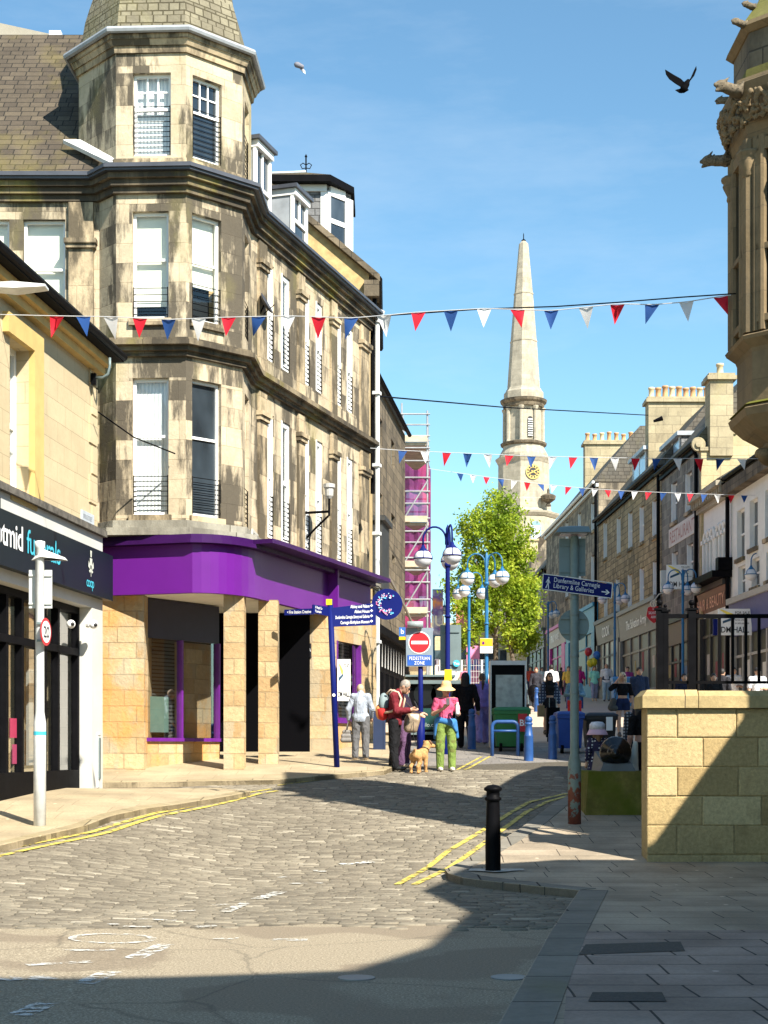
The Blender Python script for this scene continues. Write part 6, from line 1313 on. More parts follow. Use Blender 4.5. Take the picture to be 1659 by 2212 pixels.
# banner on far lamp
d = 74.5; t = thing('street_banner', 'tall purple and orange festival banner hanging from a distant lamp post', 'banner', W3(945, 1370, d))
q = MB(); q.box(gx(934, d), gx(957, d), d, d+.02, EYE+(HZ-1372)/FP*d, EYE+(HZ-1275)/FP*d)
def banm():
    m, nt, b = mk('banner cloth', (.2, .2, .5), .8); p = coords(nt, 'pos'); n = noise(nt, p, 1.1, 3); c = ramp(nt, n, [(.3, (.08, .05, .35)), (.45, (.45, .5, .75)), (.55, (.16, .12, .5)), (.68, (.8, .35, .15))]); nt.links.new(c, b.inputs['Base Color']); return m
part('cloth', q, banm(), t); q = MB(); put_text(q, 'JU', .5, W3(945, 1352, d-.01), (1, 0, 0), (0, 0, 1), 'c', .02); part('lettering', q, M['white'], t)
q = MB(); q.tube([W3(934, 1274, d), W3(958, 1274, d)], .03, 6); q.tube([W3(934, 1373, d), W3(958, 1373, d)], .03, 6); part('arm', q, M['lamp_blue'], t)
# no entry sign
d = 34.; t = thing('no_entry_sign', 'red no entry disc above a blue pedestrian zone plate on a navy post', 'sign', (gx(908, d), d, gz(0, d)))
q = MB(); q.tube([(gx(909, d), d, gz(1, d)-.3), (gx(908, d), d, EYE+(HZ-1352)/FP*d)], .055, 10); q.tube([(gx(909, d), d, gz(1, d)-.3), (gx(909, d), d, gz(1, d)+.9)], .09, 10); part('post', q, M['sign_navy'], t, True)
q = MB(); q.box(gx(877, d), gx(935, d), d-.1, d-.06, EYE+(HZ-1440)/FP*d, EYE+(HZ-1357)/FP*d); pl_ = part('plate', q, paint((.2, .25, .3), .5, name='grey backing plate'), t)
def discq(c, r, y0, n=32, r0=None, m=None): 
    m = m or MB(); return m.extr([c+Vector((r*math.cos(2*math.pi*i/n), y0, r*math.sin(2*math.pi*i/n))) for i in range(n)], (0, -.004, 0))
c = W3(906, 1388, d-.1); part('white_ring', discq(c, .247, -.002), M['white'], pl_); part('red_disc', discq(c, .225, -.008), M['red'], pl_)
q = MB(); q.box(c.x-.18, c.x+.18, c.y-.018, c.y-.0135, c.z-.035, c.z+.035); part('white_bar', q, M['white'], pl_)
q = MB(); q.box(gx(880, d), gx(932, d), d-.108, d-.101, EYE+(HZ-1438)/FP*d, EYE+(HZ-1416)/FP*d); zp = part('zone_plate', q, paint((.02, .09, .4), .4, name='blue zone plate'), t)
q = MB(); put_text(q, 'PEDESTRIAN', .075, W3(906, 1425.5, d-.114), (1, 0, 0), (0, 0, 1), 'c', .002, 1.1, .46); put_text(q, 'ZONE', .075, W3(906, 1435.5, d-.114), (1, 0, 0), (0, 0, 1), 'c', .002, 1.1, .23); part('lettering', q, M['white'], zp)
q = MB(); q.tube([W3(880, 1349, d-.2), W3(914, 1349, d-.2)], .075, 10); q.tube([W3(906, 1352, d-.1), W3(906, 1362, d-.1)], .045, 8); part('sign_light', q, paint((.3, .34, .35), .4, name='grey light unit'), t, True)
q = MB(); d = 37.; q.box(gx(862, d), gx(876, d), d, d+.02, EYE+(HZ-1375)/FP*d, EYE+(HZ-1355)/FP*d); hb = tag(part('hanging_sign', q, paint((.02, .12, .4), .5, name='blue sign')), 'small blue sign with yellow foot projecting left of the no entry sign', 'sign')
q = MB(); q.box(gx(862, d), gx(876, d), d, d+.02, EYE+(HZ-1382)/FP*d, EYE+(HZ-1375.2)/FP*d); part('yellow_strip', q, M['yellow'], hb)
q = MB(); put_text(q, 'b', .12, W3(869, 1369, d-.006), (1, 0, 0), (0, 0, 1), 'c', .01); part('lettering', q, M['white'], hb)
# round navy dotted sign
d = 36.6; c = W3(836, 1305, d); t = thing('round_shop_sign', 'round navy sign with a letter C made of coloured dots', 'sign', c)
q = discq(c, .37, 0, 40); q = MB().extr([c+Vector((.37*math.cos(2*math.pi*i/40), 0, .37*math.sin(2*math.pi*i/40))) for i in range(40)], (0, .08, 0)); dk = part('disc', q, M['sign_navy'], t)
q = MB()
for k in range(90):
    a = R(rng.uniform(48, 312)); rr = rng.uniform(.14, .26); s_ = rng.uniform(.008, .022); p = c+Vector((rr*math.cos(a), -.006-.0003*k, rr*math.sin(a))); q.poly([p+Vector((s_*math.cos(x), 0, s_*math.sin(x))) for x in np.linspace(0, 5.5, 8)])
dm0, nt, b = mk('coloured dots', (1, 1, 1), .5); n = noise(nt, coords(nt, 'pos'), 14, 1); nt.links.new(ramp(nt, n, [(.0, (.1, .45, .75)), (.44, (.8, .8, .85)), (.5, (.7, .05, .3)), (.57, (.6, .6, .7)), (.62, (.05, .35, .6))], 'CONSTANT'), b.inputs['Base Color'])
part('dotted_letter', q, dm0, dk)
q = MB(); q.tube([c+Vector((-.37, .04, .1)), c+Vector((-.75, .3, .1))], .02, 6); part('bracket', q, M['black_iron'], t)
# fingerpost
d = 29.9; bx, by = ground_at(728, 1657, .1); B0 = Vector((bx, by, gz(bx, by)+.05)); T0 = W3(713, 1297, by)
t = thing('fingerpost', 'navy fingerpost with white lettered arms and a yellow cap', 'signpost', B0)
q = MB(); q.tube([B0, T0], .055, 12); part('post', q, M['sign_navy'], t, True)
q = MB(); q.box(T0.x-.075, T0.x+.04, T0.y-.06, T0.y+.06, T0.z-.09, T0.z+.02); part('cap', q, M['yellow'], t)
def arm(u0, u1, vt0, vb0, vt1, vb1, d0, d1, lines, h, al):
    a, b, c_, e = W3(u0, vb0, d0), W3(u1, vb1, d1), W3(u1, vt1, d1), W3(u0, vt0, d0); q = MB(); n = (b-a).cross(e-a).normalized(); n = n if n.y < 0 else -n
    q.extr([a, b, c_, e], n*-.03); w = part('arm', q, M['sign_navy'], t)
    rt_ = (b-a).normalized(); up = Vector((0, 0, 1)); q = MB()
    for s_, f, wd in lines:
        o = (a+(e-a)*f if al == 'l' else b+(c_-b)*f)+n*.005+rt_*(.06 if al == 'l' else -.13)
        put_text(q, s_, h, o, rt_, up, al, .008, 1, wd)
        if al == 'r':
            p = b+(c_-b)*f+n*.005-rt_*.06; q.poly([p+up*.005-rt_*.035, p+up*.035-rt_*.0, p+up*.065-rt_*.035, p+up*.045-rt_*.035, p+up*.045-rt_*.055, p+up*.025-rt_*.055, p+up*.025-rt_*.035])
    part('lettering', q, M['white'], w)
arm(716, 812, 1313, 1354, 1302, 1350, by-.05, by+.2, [('Abbey and Palace', .8, .38), ('Abbot House', .57, .3), ('Dunfermline Carnegie Library and Galleries', .34, .68), ('Carnegie Birthplace Museum', .1, .58)], .06, 'r')
arm(614, 678, 1317, 1329, 1314, 1327, by+.3, by+.1, [('< Fire Station Creative', .25, .5)], .06, 'l')
arm(677, 711, 1306, 1324, 1311, 1331, by-.55, by-.05, [('H Royal Co', .6, .25), ('Fountain', .15, .22)], .05, 'l')
q = MB(); p = B0+(T0-B0)*.44; q.lathe([(.0, 0), (.03, 0), (.03, .01), (0, .012)], 12, p+Vector((0, -.056, 0)), M=Matrix.Rotation(R(90), 4, 'X')); part('sticker', q, M['white'], t)
# left lamp column with sign back, 20 roundel and lantern
bx, by = ground_at(86, 1783, .1); zb = gz(bx, by)+.1; zv = lambda v: EYE+(HZ-v)/FP*by; pu = lambda u: gx(u, by)
t = thing('lamp_column', 'pale grey lamp column on the left pavement carrying a sign back', 'street lamp', (bx, by, zb))
q = MB(); q.lathe([(.083, -.2), (.083, zv(1562)-zb), (.06, zv(1538)-zb), (.058, zv(1185)-zb), (.07, zv(1183)-zb), (.07, zv(1170)-zb), (.03, zv(1168)-zb)], 16, (bx, by, zb)); part('column', q, M['pole_pale'], t, True)
q = MB(); X = pu(60), pu(110); q.box(X[0], X[1], by+.065, by+.085, zv(1313), zv(1230)); 
q.box(X[0], X[1], by+.045, by+.064, zv(1244), zv(1240)); q.box(X[0], X[1], by+.045, by+.064, zv(1305), zv(1301)); part('sign_back', q, M['sign_back_pale'], t)
q = MB(); lx = pu(88); lz = zv(1196)
q.loft([[(lx-.12, by-.02, lz-.09), (lx+.02, by-.1, lz-.05), (lx+.33, by-.02, lz-.08), (lx+.3, by+.3, lz-.06), (lx-.1, by+.25, lz-.06)], [(lx-.05, by, lz+.0), (lx+.03, by-.06, lz+.06), (lx+.3, by, lz-.05), (lx+.27, by+.26, lz-.02), (lx-.05, by+.2, lz+.02)]]); part('lantern', q, M['pole_pale'], t)
q = MB(); q.poly([(lx-.06, by, lz-.092), (lx+.28, by, lz-.084), (lx+.26, by+.25, lz-.068), (lx-.06, by+.22, lz-.068)]); part('lantern_lens', q, M['lens'], t)
c = Vector((pu(102), by-.09, zv(1366))); nrm = Vector((.985, -.17, 0)).normalized(); tg_ = Vector((-nrm.y, nrm.x, 0)); up = Vector((0, 0, 1))
r20 = thing('speed_limit_sign', 'round 20 speed limit sign with red ring on the pale lamp column', 'sign', c)
def dn(r, o, m): part(m[0], MB().extr([c+tg_*r*math.cos(2*math.pi*i/28)+up*r*math.sin(2*math.pi*i/28)+nrm*o for i in range(28)], nrm*.004), m[1], r20)
dn(.185, 0, ('red_ring', M['red'])); dn(.145, .005, ('white_disc', M['white']))
q = MB(); put_text(q, '20', .15, c+nrm*.012-up*.075, tg_, up, 'c', .012, .9, .2); part('lettering', q, M['black'], r20)
q = MB(); q.box(c.x-.12, c.x-.0, c.y, c.y+.08, c.z+.1, c.z+.13); q.box(c.x-.12, c.x-.0, c.y, c.y+.08, c.z-.13, c.z-.1); part('clamp', q, M['sign_back'], r20)
q = MB(); q.lathe([(.0845, 0), (.0845, .05)], 16, (bx, by, zv(1588))); part('tape', q, M['cyan'], t)
# right rusting column with direction sign
bx, by = ground_at(1241, 1779, .1); zb = gz(bx, by)+.1; zv = lambda v: EYE+(HZ-v)/FP*by; pu = lambda u: gx(u, by)
t = thing('lamp_column', 'grey green column with peeling rust at its base on the right pavement', 'street lamp', (bx, by, zb))
q = MB(); q.lathe([(.096, -.2), (.096, zv(1650)-zb), (.064, zv(1628)-zb), (.062, zv(1160)-zb), (.05, zv(1158)-zb)], 16, (0, 0, 0)); part('column', q, M['pole_rust'], t, True, False)
q = MB(); lx, lz = pu(1238), zv(1147); q.loft([[(lx-.28, by-.25, lz-.05), (lx+.23, by-.25, lz-.05), (lx+.23, by+.2, lz-.05), (lx-.28, by+.2, lz-.05)], [(lx-.22, by-.2, lz+.03), (lx+.2, by-.2, lz+.04), (lx+.2, by+.15, lz+.04), (lx-.22, by+.15, lz+.03)], [(lx-.06, by-.1, lz+.06), (lx+.06, by-.1, lz+.06), (lx+.06, by+.1, lz+.06), (lx-.06, by+.1, lz+.06)]]); part('lantern', q, M['sign_back'], t)
q = MB(); q.box(lx-.2, lx+.18, by-.2, by+.12, lz-.065, lz-.051); part('lantern_lens', q, M['lens'], t)
q = MB(); q.box(pu(1209), pu(1266), by+.07, by+.09, zv(1243), zv(1162)); q.box(pu(1212), pu(1264), by+.05, by+.069, zv(1178), zv(1174)); q.box(pu(1212), pu(1264), by+.05, by+.069, zv(1236), zv(1232)); part('sign_back', q, M['sign_back'], t)
c = Vector((pu(1241), by+.085, zv(1350))); q = MB(); q.extr([c+Vector((.225*math.cos(2*math.pi*i/28), 0, .235*math.sin(2*math.pi*i/28))) for i in range(28)], (0, .012, 0)); q.box(c.x-.19, c.x+.19, c.y-.03, c.y-.001, c.z+.09, c.z+.12); q.box(c.x-.19, c.x+.19, c.y-.03, c.y-.001, c.z-.13, c.z-.1); part('round_sign_back', q, M['sign_back'], t)
q = MB()
for v in (1295, 1330, 1420, 1500): q.lathe([(.068, 0), (.07, .02), (.068, .04)], 14, (bx, by, zv(v)))
part('straps', q, M['sign_back'], t)
ds = thing('direction_sign', 'tilted navy pedestrian direction sign pointing to the library and galleries', 'sign', W3(1248, 1290, by-.08)); d = by-.09
a, b, c2, e = W3(1170, 1273, d), W3(1321, 1293, d), W3(1324, 1263, d), W3(1173, 1239, d)
q = MB(); q.extr([a, b, c2, e], (0, .02, 0)); part('plate', q, M['sign_navy'], ds)
q = MB(); rt_ = (b-a).normalized(); up_ = (e-a).normalized(); Lb = (b-a).length; Hb = (e-a).length
S_ = lambda x, y: a+rt_*x*Lb+up_*y*Hb+Vector((0, -.006, 0))
for p0, p1 in (((.005, .02), (.995, .02)), ((.005, .98), (.995, .98))): v_ = up_*.012; q.poly([S_(*p0)-v_*.5, S_(*p1)-v_*.5, S_(*p1)+v_*.5, S_(*p0)+v_*.5])
for x in (.004, .996): q.poly([S_(x, .02)-rt_*.006, S_(x, .02)+rt_*.006, S_(x, .98)+rt_*.006, S_(x, .98)-rt_*.006])
part('border', q, M['pole_pale'], ds)
q = MB(); put_text(q, 'Dunfermline Carnegie', .068, S_(.16, .57), rt_, up_, 'l', .003, 1.05, .66*Lb); put_text(q, 'Library & Galleries', .068, S_(.16, .2), rt_, up_, 'l', .003, 1.05, .58*Lb)
q.poly([S_(.85, .32), S_(.925, .32), S_(.925, .39), S_(.85, .39)]); q.poly([S_(.9, .2), S_(.925, .2), S_(.965, .355), S_(.925, .51), S_(.9, .51), S_(.935, .355)])
part('lettering', q, paint((.6, .66, .72), .5, name='pale lettering'), ds)
q = MB(); pp = lambda x, y: S_(.08+x*.1, .5+y); 
q.poly([pp(-.02, .33), pp(.14, .33), pp(.14, .22), pp(-.02, .22)]); q.poly([pp(-.08, .2), pp(.14, .2), pp(.1, -.08), pp(-.06, -.08)]); q.poly([pp(-.06, -.08), pp(.04, -.08), pp(-.18, -.4), pp(-.3, -.36)]); q.poly([pp(.0, -.08), pp(.12, -.08), pp(.22, -.42), pp(.1, -.42)]); q.poly([pp(-.08, .2), pp(-.05, .12), pp(-.24, -.06), pp(-.3, -.02)]); q.poly([pp(.1, .2), pp(.1, .1), pp(.28, -.08), pp(.34, -.02)])
part('walking_figure', q, paint((.6, .66, .72), .5, name='pale lettering'), ds)
# black bollard
bx, by = ground_at(1065, 1882, .1); zb = gz(bx, by)+.1
t = thing('bollard', 'black iron bollard at the kerb corner in the foreground', 'bollard', (bx, by, zb))
q = MB(); pr_ = [(.095, -.1), (.095, 0), (.09, .03), (.092, .3), (.078, .8), (.078, .83), (.098, .84), (.1, .855), (.098, .87), (.08, .88), (.078, .94), (.105, .955), (.108, .975), (.1, .99), (.06, 1.015), (0, 1.025)]
q.lathe(pr_, 20, (0, 0, 0)); part('post', q, M['black_iron'], t, True, False)
# blue bollards
proto = thing('bollard', 'blue fluted bollard in front of the green bin', 'bollard', (0, 0, 0), 0, 'blue bollards in the pedestrian zone')
q = MB(); q.lathe([(.1, -.3), (.1, .0), (.095, .5), (.1, .52), (.085, .54), (.07, .7), (.07, .74), (.085, .76), (.085, .78), (.06, .8)], 14); part('post', q, M['bollard_blue'], proto, True, False)
q = MB(); q.lathe([(.05, .79), (.075, .82), (.08, .86), (.06, .91), (0, .93)], 12); part('cap', q, M['bollard_blue'], proto, True, False)
first = True
for u, d, lb in ((1142, 31.8, ''), (1194, 32.2, 'blue fluted bollard in front of the blue bin'), (1019, 35.0, 'blue fluted bollard beside the black hooded person'), (1036, 37.5, 'blue fluted bollard beside the person in lilac'), (1159, 58, 'blue bollard beside the pushchair'), (1228, 62, 'distant blue bollard left of the rusting column'), (1255, 62, 'distant blue bollard right of the rusting column'), (1093, 60, 'distant blue bollard behind the kiosk')):
    loc = (gx(u, d), d, gz(gx(u, d), d)); 
    if first: proto.location = loc; ORG[proto.name] = Vector(loc); first = False
    else: dup(proto, loc, 0, lb)
# cycle hoop
d = 33.; zg = gz(2.5, d); x0, x1 = gx(1063, d), gx(1119, d); zt = zg+.74
t = thing('cycle_hoop', 'bright blue tubular cycle hoop in front of the green bin', 'cycle rack', (x0, d, zg))
arc = [(x0, d, zg-.1), (x0, d, zt-.12)]+[(x0+.12-.12*math.cos(k), d, zt-.12+.12*math.sin(k)) for k in np.linspace(.3, 1.57, 5)]+[(x1-.12+.12*math.sin(k), d, zt-.12+.12*math.cos(k)) for k in np.linspace(0, 1.3, 5)]+[(x1, d, zt-.12), (x1, d, zg-.1)]
q = MB(); q.tube(arc, .04, 10); part('hoop', q, M['bollard_blue'], t, True); q = MB(); q.tube([(x0, d, zt-.2), (x1, d, zt-.2)], .028, 8); part('crossbar', q, M['bollard_blue'], t, True)
# advertising kiosk
d = 35.4; X0, X1 = gx(1059, d), gx(1137, d); zt, zb = EYE+(HZ-1427)/FP*d, gz(2.7, d)
t = thing('advertising_kiosk', 'tall phone kiosk panel with scratched grey glass behind the green bin', 'kiosk', ((X0+X1)/2, d, zb))
q = MB(); q.box(X0, X1, d, d+.5, zt-.1, zt); q.box(X1-.035, X1, d, d+.5, zb, zt-.1); q.box(X0, X0+.03, d, d+.5, zb, zt-.1); part('frame', q, M['pipe_white'], t)
q = MB(); q.box(X0+.03, X1-.035, d+.03, d+.45, zb, zt-.1); part('body', q, M['black_matt'], t)
q = MB(); q.box(X0+.13, X1-.09, d+.018, d+.029, zb+.75, zt-.33); part('panel', q, plain('scratched grey panel', (.34, .38, .37), .25, 0, .3, 5), t)
# wheelie bins
def bin_(name, label, u0, u1, v0, d, col, lidcol=None, dep=.75):
    x0, x1 = gx(u0, d), gx(u1, d); zb = gz((x0+x1)/2, d); zt = EYE+(HZ-v0)/FP*d; w = x1-x0
    t = thing(name, label, 'wheelie bin', ((x0+x1)/2, d, zb), 0, 'wheelie bins'); bm_ = paint(col, .45, .12, 3, name='bin plastic')
    q = MB(); q.loft([[(x0+.1*w, d+.08, zb+.12), (x1-.12*w, d+.08, zb+.12), (x1-.12*w, d+dep-.1, zb+.12), (x0+.1*w, d+dep-.1, zb+.12)], [(x0+.04*w, d, zt-.18), (x1-.06*w, d, zt-.18), (x1-.06*w, d+dep, zt-.18), (x0+.04*w, d+dep, zt-.18)], [(x0+.01*w, d-.03, zt-.17), (x1-.02*w, d-.03, zt-.17), (x1-.02*w, d+dep, zt-.17), (x0+.01*w, d+dep, zt-.17)], [(x0+.01*w, d-.03, zt-.09), (x1-.02*w, d-.03, zt-.09), (x1-.02*w, d+dep, zt-.09), (x0+.01*w, d+dep, zt-.09)]]); b = part('body', q, bm_, t)
    q = MB(); q.loft([[(x0, d-.05, zt-.087), (x1, d-.05, zt-.087), (x1, d+dep+.05, zt-.087), (x0, d+dep+.05, zt-.087)], [(x0+.02, d-.03, zt-.05), (x1-.02, d-.03, zt-.05), (x1-.02, d+dep, zt-.03), (x0+.02, d+dep, zt-.03)], [(x0+.1, d+.05, zt-.01), (x1-.1, d+.05, zt-.01), (x1-.1, d+dep-.05, zt), (x0+.1, d+dep-.05, zt)]]); part('lid', q, paint(lidcol, .45, name='lid plastic') if lidcol else bm_, t)
    for x in (x0+.2*w, x1-.25*w):
        q = MB(); q.lathe([(.02, -.03), (.1, -.03), (.1, .03), (.02, .03)], 14, (x, d+.1, zb+.1), M=Matrix.Rotation(R(90), 4, 'Y')); part('wheel', q, M['black_matt'], t, True)
    return t, x0, x1, zb, zt
t, x0, x1, zb, zt = bin_('wheelie_bin', 'large green wheelie bin with a red sticker in front of the kiosk', 1066, 1148, 1526, 34.2, (.015, .16, .035))
q = MB(); q.box(x1-.3, x1-.1, 34.19-.06, 34.2, zb+.45, zb+.85); s_ = part('red_panel', q, M['red'], t); q = MB(); put_text(q, 'Bi', .14, (x1-.28, 34.12, zb+.58), (1, 0, 0), (0, 0, 1), 'l', .015); part('lettering', q, M['white'], s_)
bin_('wheelie_bin', 'large blue wheelie bin left of the rusting column', 1203, 1264, 1535, 33.6, (.012, .06, .3))
t, x0, x1, zb, zt = bin_('wheelie_bin', 'black wheelie bin right of the rusting column with white label', 1264, 1336, 1538, 33.8, (.014, .011, .013))
q = MB(); q.box(x1-.28, x1-.14, 33.72, 33.78, zb+.5, zb+.8); part('label_panel', q, M['white'], t)
bin_('wheelie_bin', 'pale blue wheelie bin farther up outside the charity shop', 1323, 1370, 1461, 61, (.08, .28, .55))
# dark glazed kiosk behind the sign
d = 38.; X0, X1 = gx(880, d), gx(992, d); zb = gz(1, d); zz = lambda v: EYE+(HZ-v)/FP*d
t = thing('street_kiosk', 'black glazed street kiosk with grey roof edge behind the no entry sign', 'kiosk', ((X0+X1)/2, d, zb))
q = MB(); q.box(X0, X1, d, d+2, zb, zz(1478)); part('body', q, M['black_matt'], t)
q = MB(); q.box(X0-.1, X1+.03, d-.15, d+2.1, zz(1478)+.003, zz(1470)); q.box(X0-.05, X1-.1, d-.1, d+2, zz(1462), zz(1458)); part('roof', q, M['sign_back'], t)
q = MB(); q.box(X0, X0+.04, d-.05, d-.002, zb+.15, zz(1478)); q.box(X1-.1, X1-.03, d-.05, d-.002, zb+.15, zz(1490)); q.box(X0+.04, X1-.1, d-.05, d-.002, zb+.15, zb+.22); part('frame', q, M['sign_back'], t)
q = MB(); q.box(X0+.1, X1-.16, d-.03, d-.002, zb+.28, zz(1530)); part('panel', q, paint((.012, .05, .045), .15, .5, 3, name='dark green glass'), t)
q = MB(); put_text(q, 'Silo.co', .1, (X0+.35, d-.035, zb+.35), (1, 0, 0), (0, 0, 1), 'l', .004); part('lettering', q, paint((.35, .4, .38), .5, name='dim letters'), t)
for u in (918, 955): 
    q = MB(); q.lathe([(.0, -.05), (.28, -.05), (.28, .0), (0, .0)], 20, (gx(u, d), d-.003, zz(1500)), M=Matrix.Rotation(R(90), 4, 'X')); part('round_panel', q, paint((.006, .006, .007), .3, name='black gloss panel'), t)
# navy bin/board by the dark shop
d = 33.5; q = MB(); x0, x1 = gx(806, d), gx(833, d); zb = gz(0, d); q.box(x0, x0+.05, d, d+.05, zb, zb+.95); q.box(x1-.05, x1, d, d+.05, zb, zb+.95); q.box(x0+.05, x1-.05, d+.01, d+.04, zb+.1, zb+.95); tag(part('barrier_panel', q, paint((.012, .025, .07), .5, name='dark navy panel')), 'dark navy barrier panel beside the person in the pale cardigan', 'barrier')
# fenced event area at the top of the street
d = 92.; zg = lambda u: gz(gx(u, d), d)
for u0, u1, col, nm in ((930, 962, (.75, .7, .45), 'cream'), (963, 1000, (.8, .75, .55), 'pale yellow'), (1008, 1036, (.75, .25, .45), 'pink'), (1038, 1056, (.55, .65, .8), 'pale blue')):
    q = MB(); q.box(gx(u0, d), gx(u1, d), d, d+.1, zg(u0)-.2, EYE+(HZ-(1425 if nm != 'pink' else 1395))/FP*d); w = tag(part('hoarding_panel', q, paint(col, .7, .2, 1.5, name='%s hoarding' % nm)), '%s painted hoarding panel at the fenced play area up the street' % nm, 'hoarding', 'painted hoarding panels')
    q = MB()
    for k in range(4): x = gx(u0+4+k*6, d); z = EYE+(HZ-(1440+rng.uniform(-8, 14)))/FP*d; q.box(x, x+.22, d-.01, d-.002, z, z+.35)
    part('motif', q, paint((.12, .1, .15) if nm != 'pink' else (.1, .15, .5), .7, name='painted motif'), w)
t = thing('mesh_fence', 'temporary white wire mesh fence in front of the painted hoardings', 'fence', (gx(990, 88), 88, gz(4, 88)))
d = 88.
for k in range(5):
    ua, ub = 922+k*30, 950+k*30; q = MB(); z0, z1 = gz(4, d)+.1, gz(4, d)+2.1; xa_, xb_ = gx(ua, d), gx(ub, d)
    q.tube([(xa_, d, z0-.2), (xa_, d, z1), (xb_, d, z1), (xb_, d, z0-.2)], .035, 5); q.tube([(xa_, d, z0), (xb_, d, z0)], .03, 5)
    for j in range(1, 5): q.tube([(xa_+(xb_-xa_)*j/5, d, z0), (xa_+(xb_-xa_)*j/5, d, z1)], .012, 4)
    for j in range(1, 6): q.tube([(xa_, d, z0+(z1-z0)*j/6), (xb_, d, z0+(z1-z0)*j/6)], .012, 4)
    part('panel', q, M['pole_pale'], t)
d = 80.; q = MB(); q.box(gx(960, d), gx(1052, d), d, d+1.2, gz(4, d)-.1, gz(4, d)+.75); tag(part('planter_box', q, paint((.02, .1, .25), .5, name='blue planter')), 'long low blue box below the hoardings', 'planter')
d = 66.; q = MB(); 
for u, v, c, nm in ((1038, 1478, (.75, .55, .03), 'yellow'), (1050, 1476, (.6, .06, .02), 'red'), (1046, 1468, (.8, .78, .75), 'white')):
    p = W3(u, v, d); tag(part('flower_basket', sdf_mesh([('e', p+Vector(rng.normal(0, .1, 3)), (.14, .14, .12)) for _ in range(6)], .04, .05), paint(c, .8, .3, 9, name='%s blossom' % nm), None, True), '%s blossom in the planting beside the light blue lamp' % nm, 'flowers', 'flowers beside the lamp')
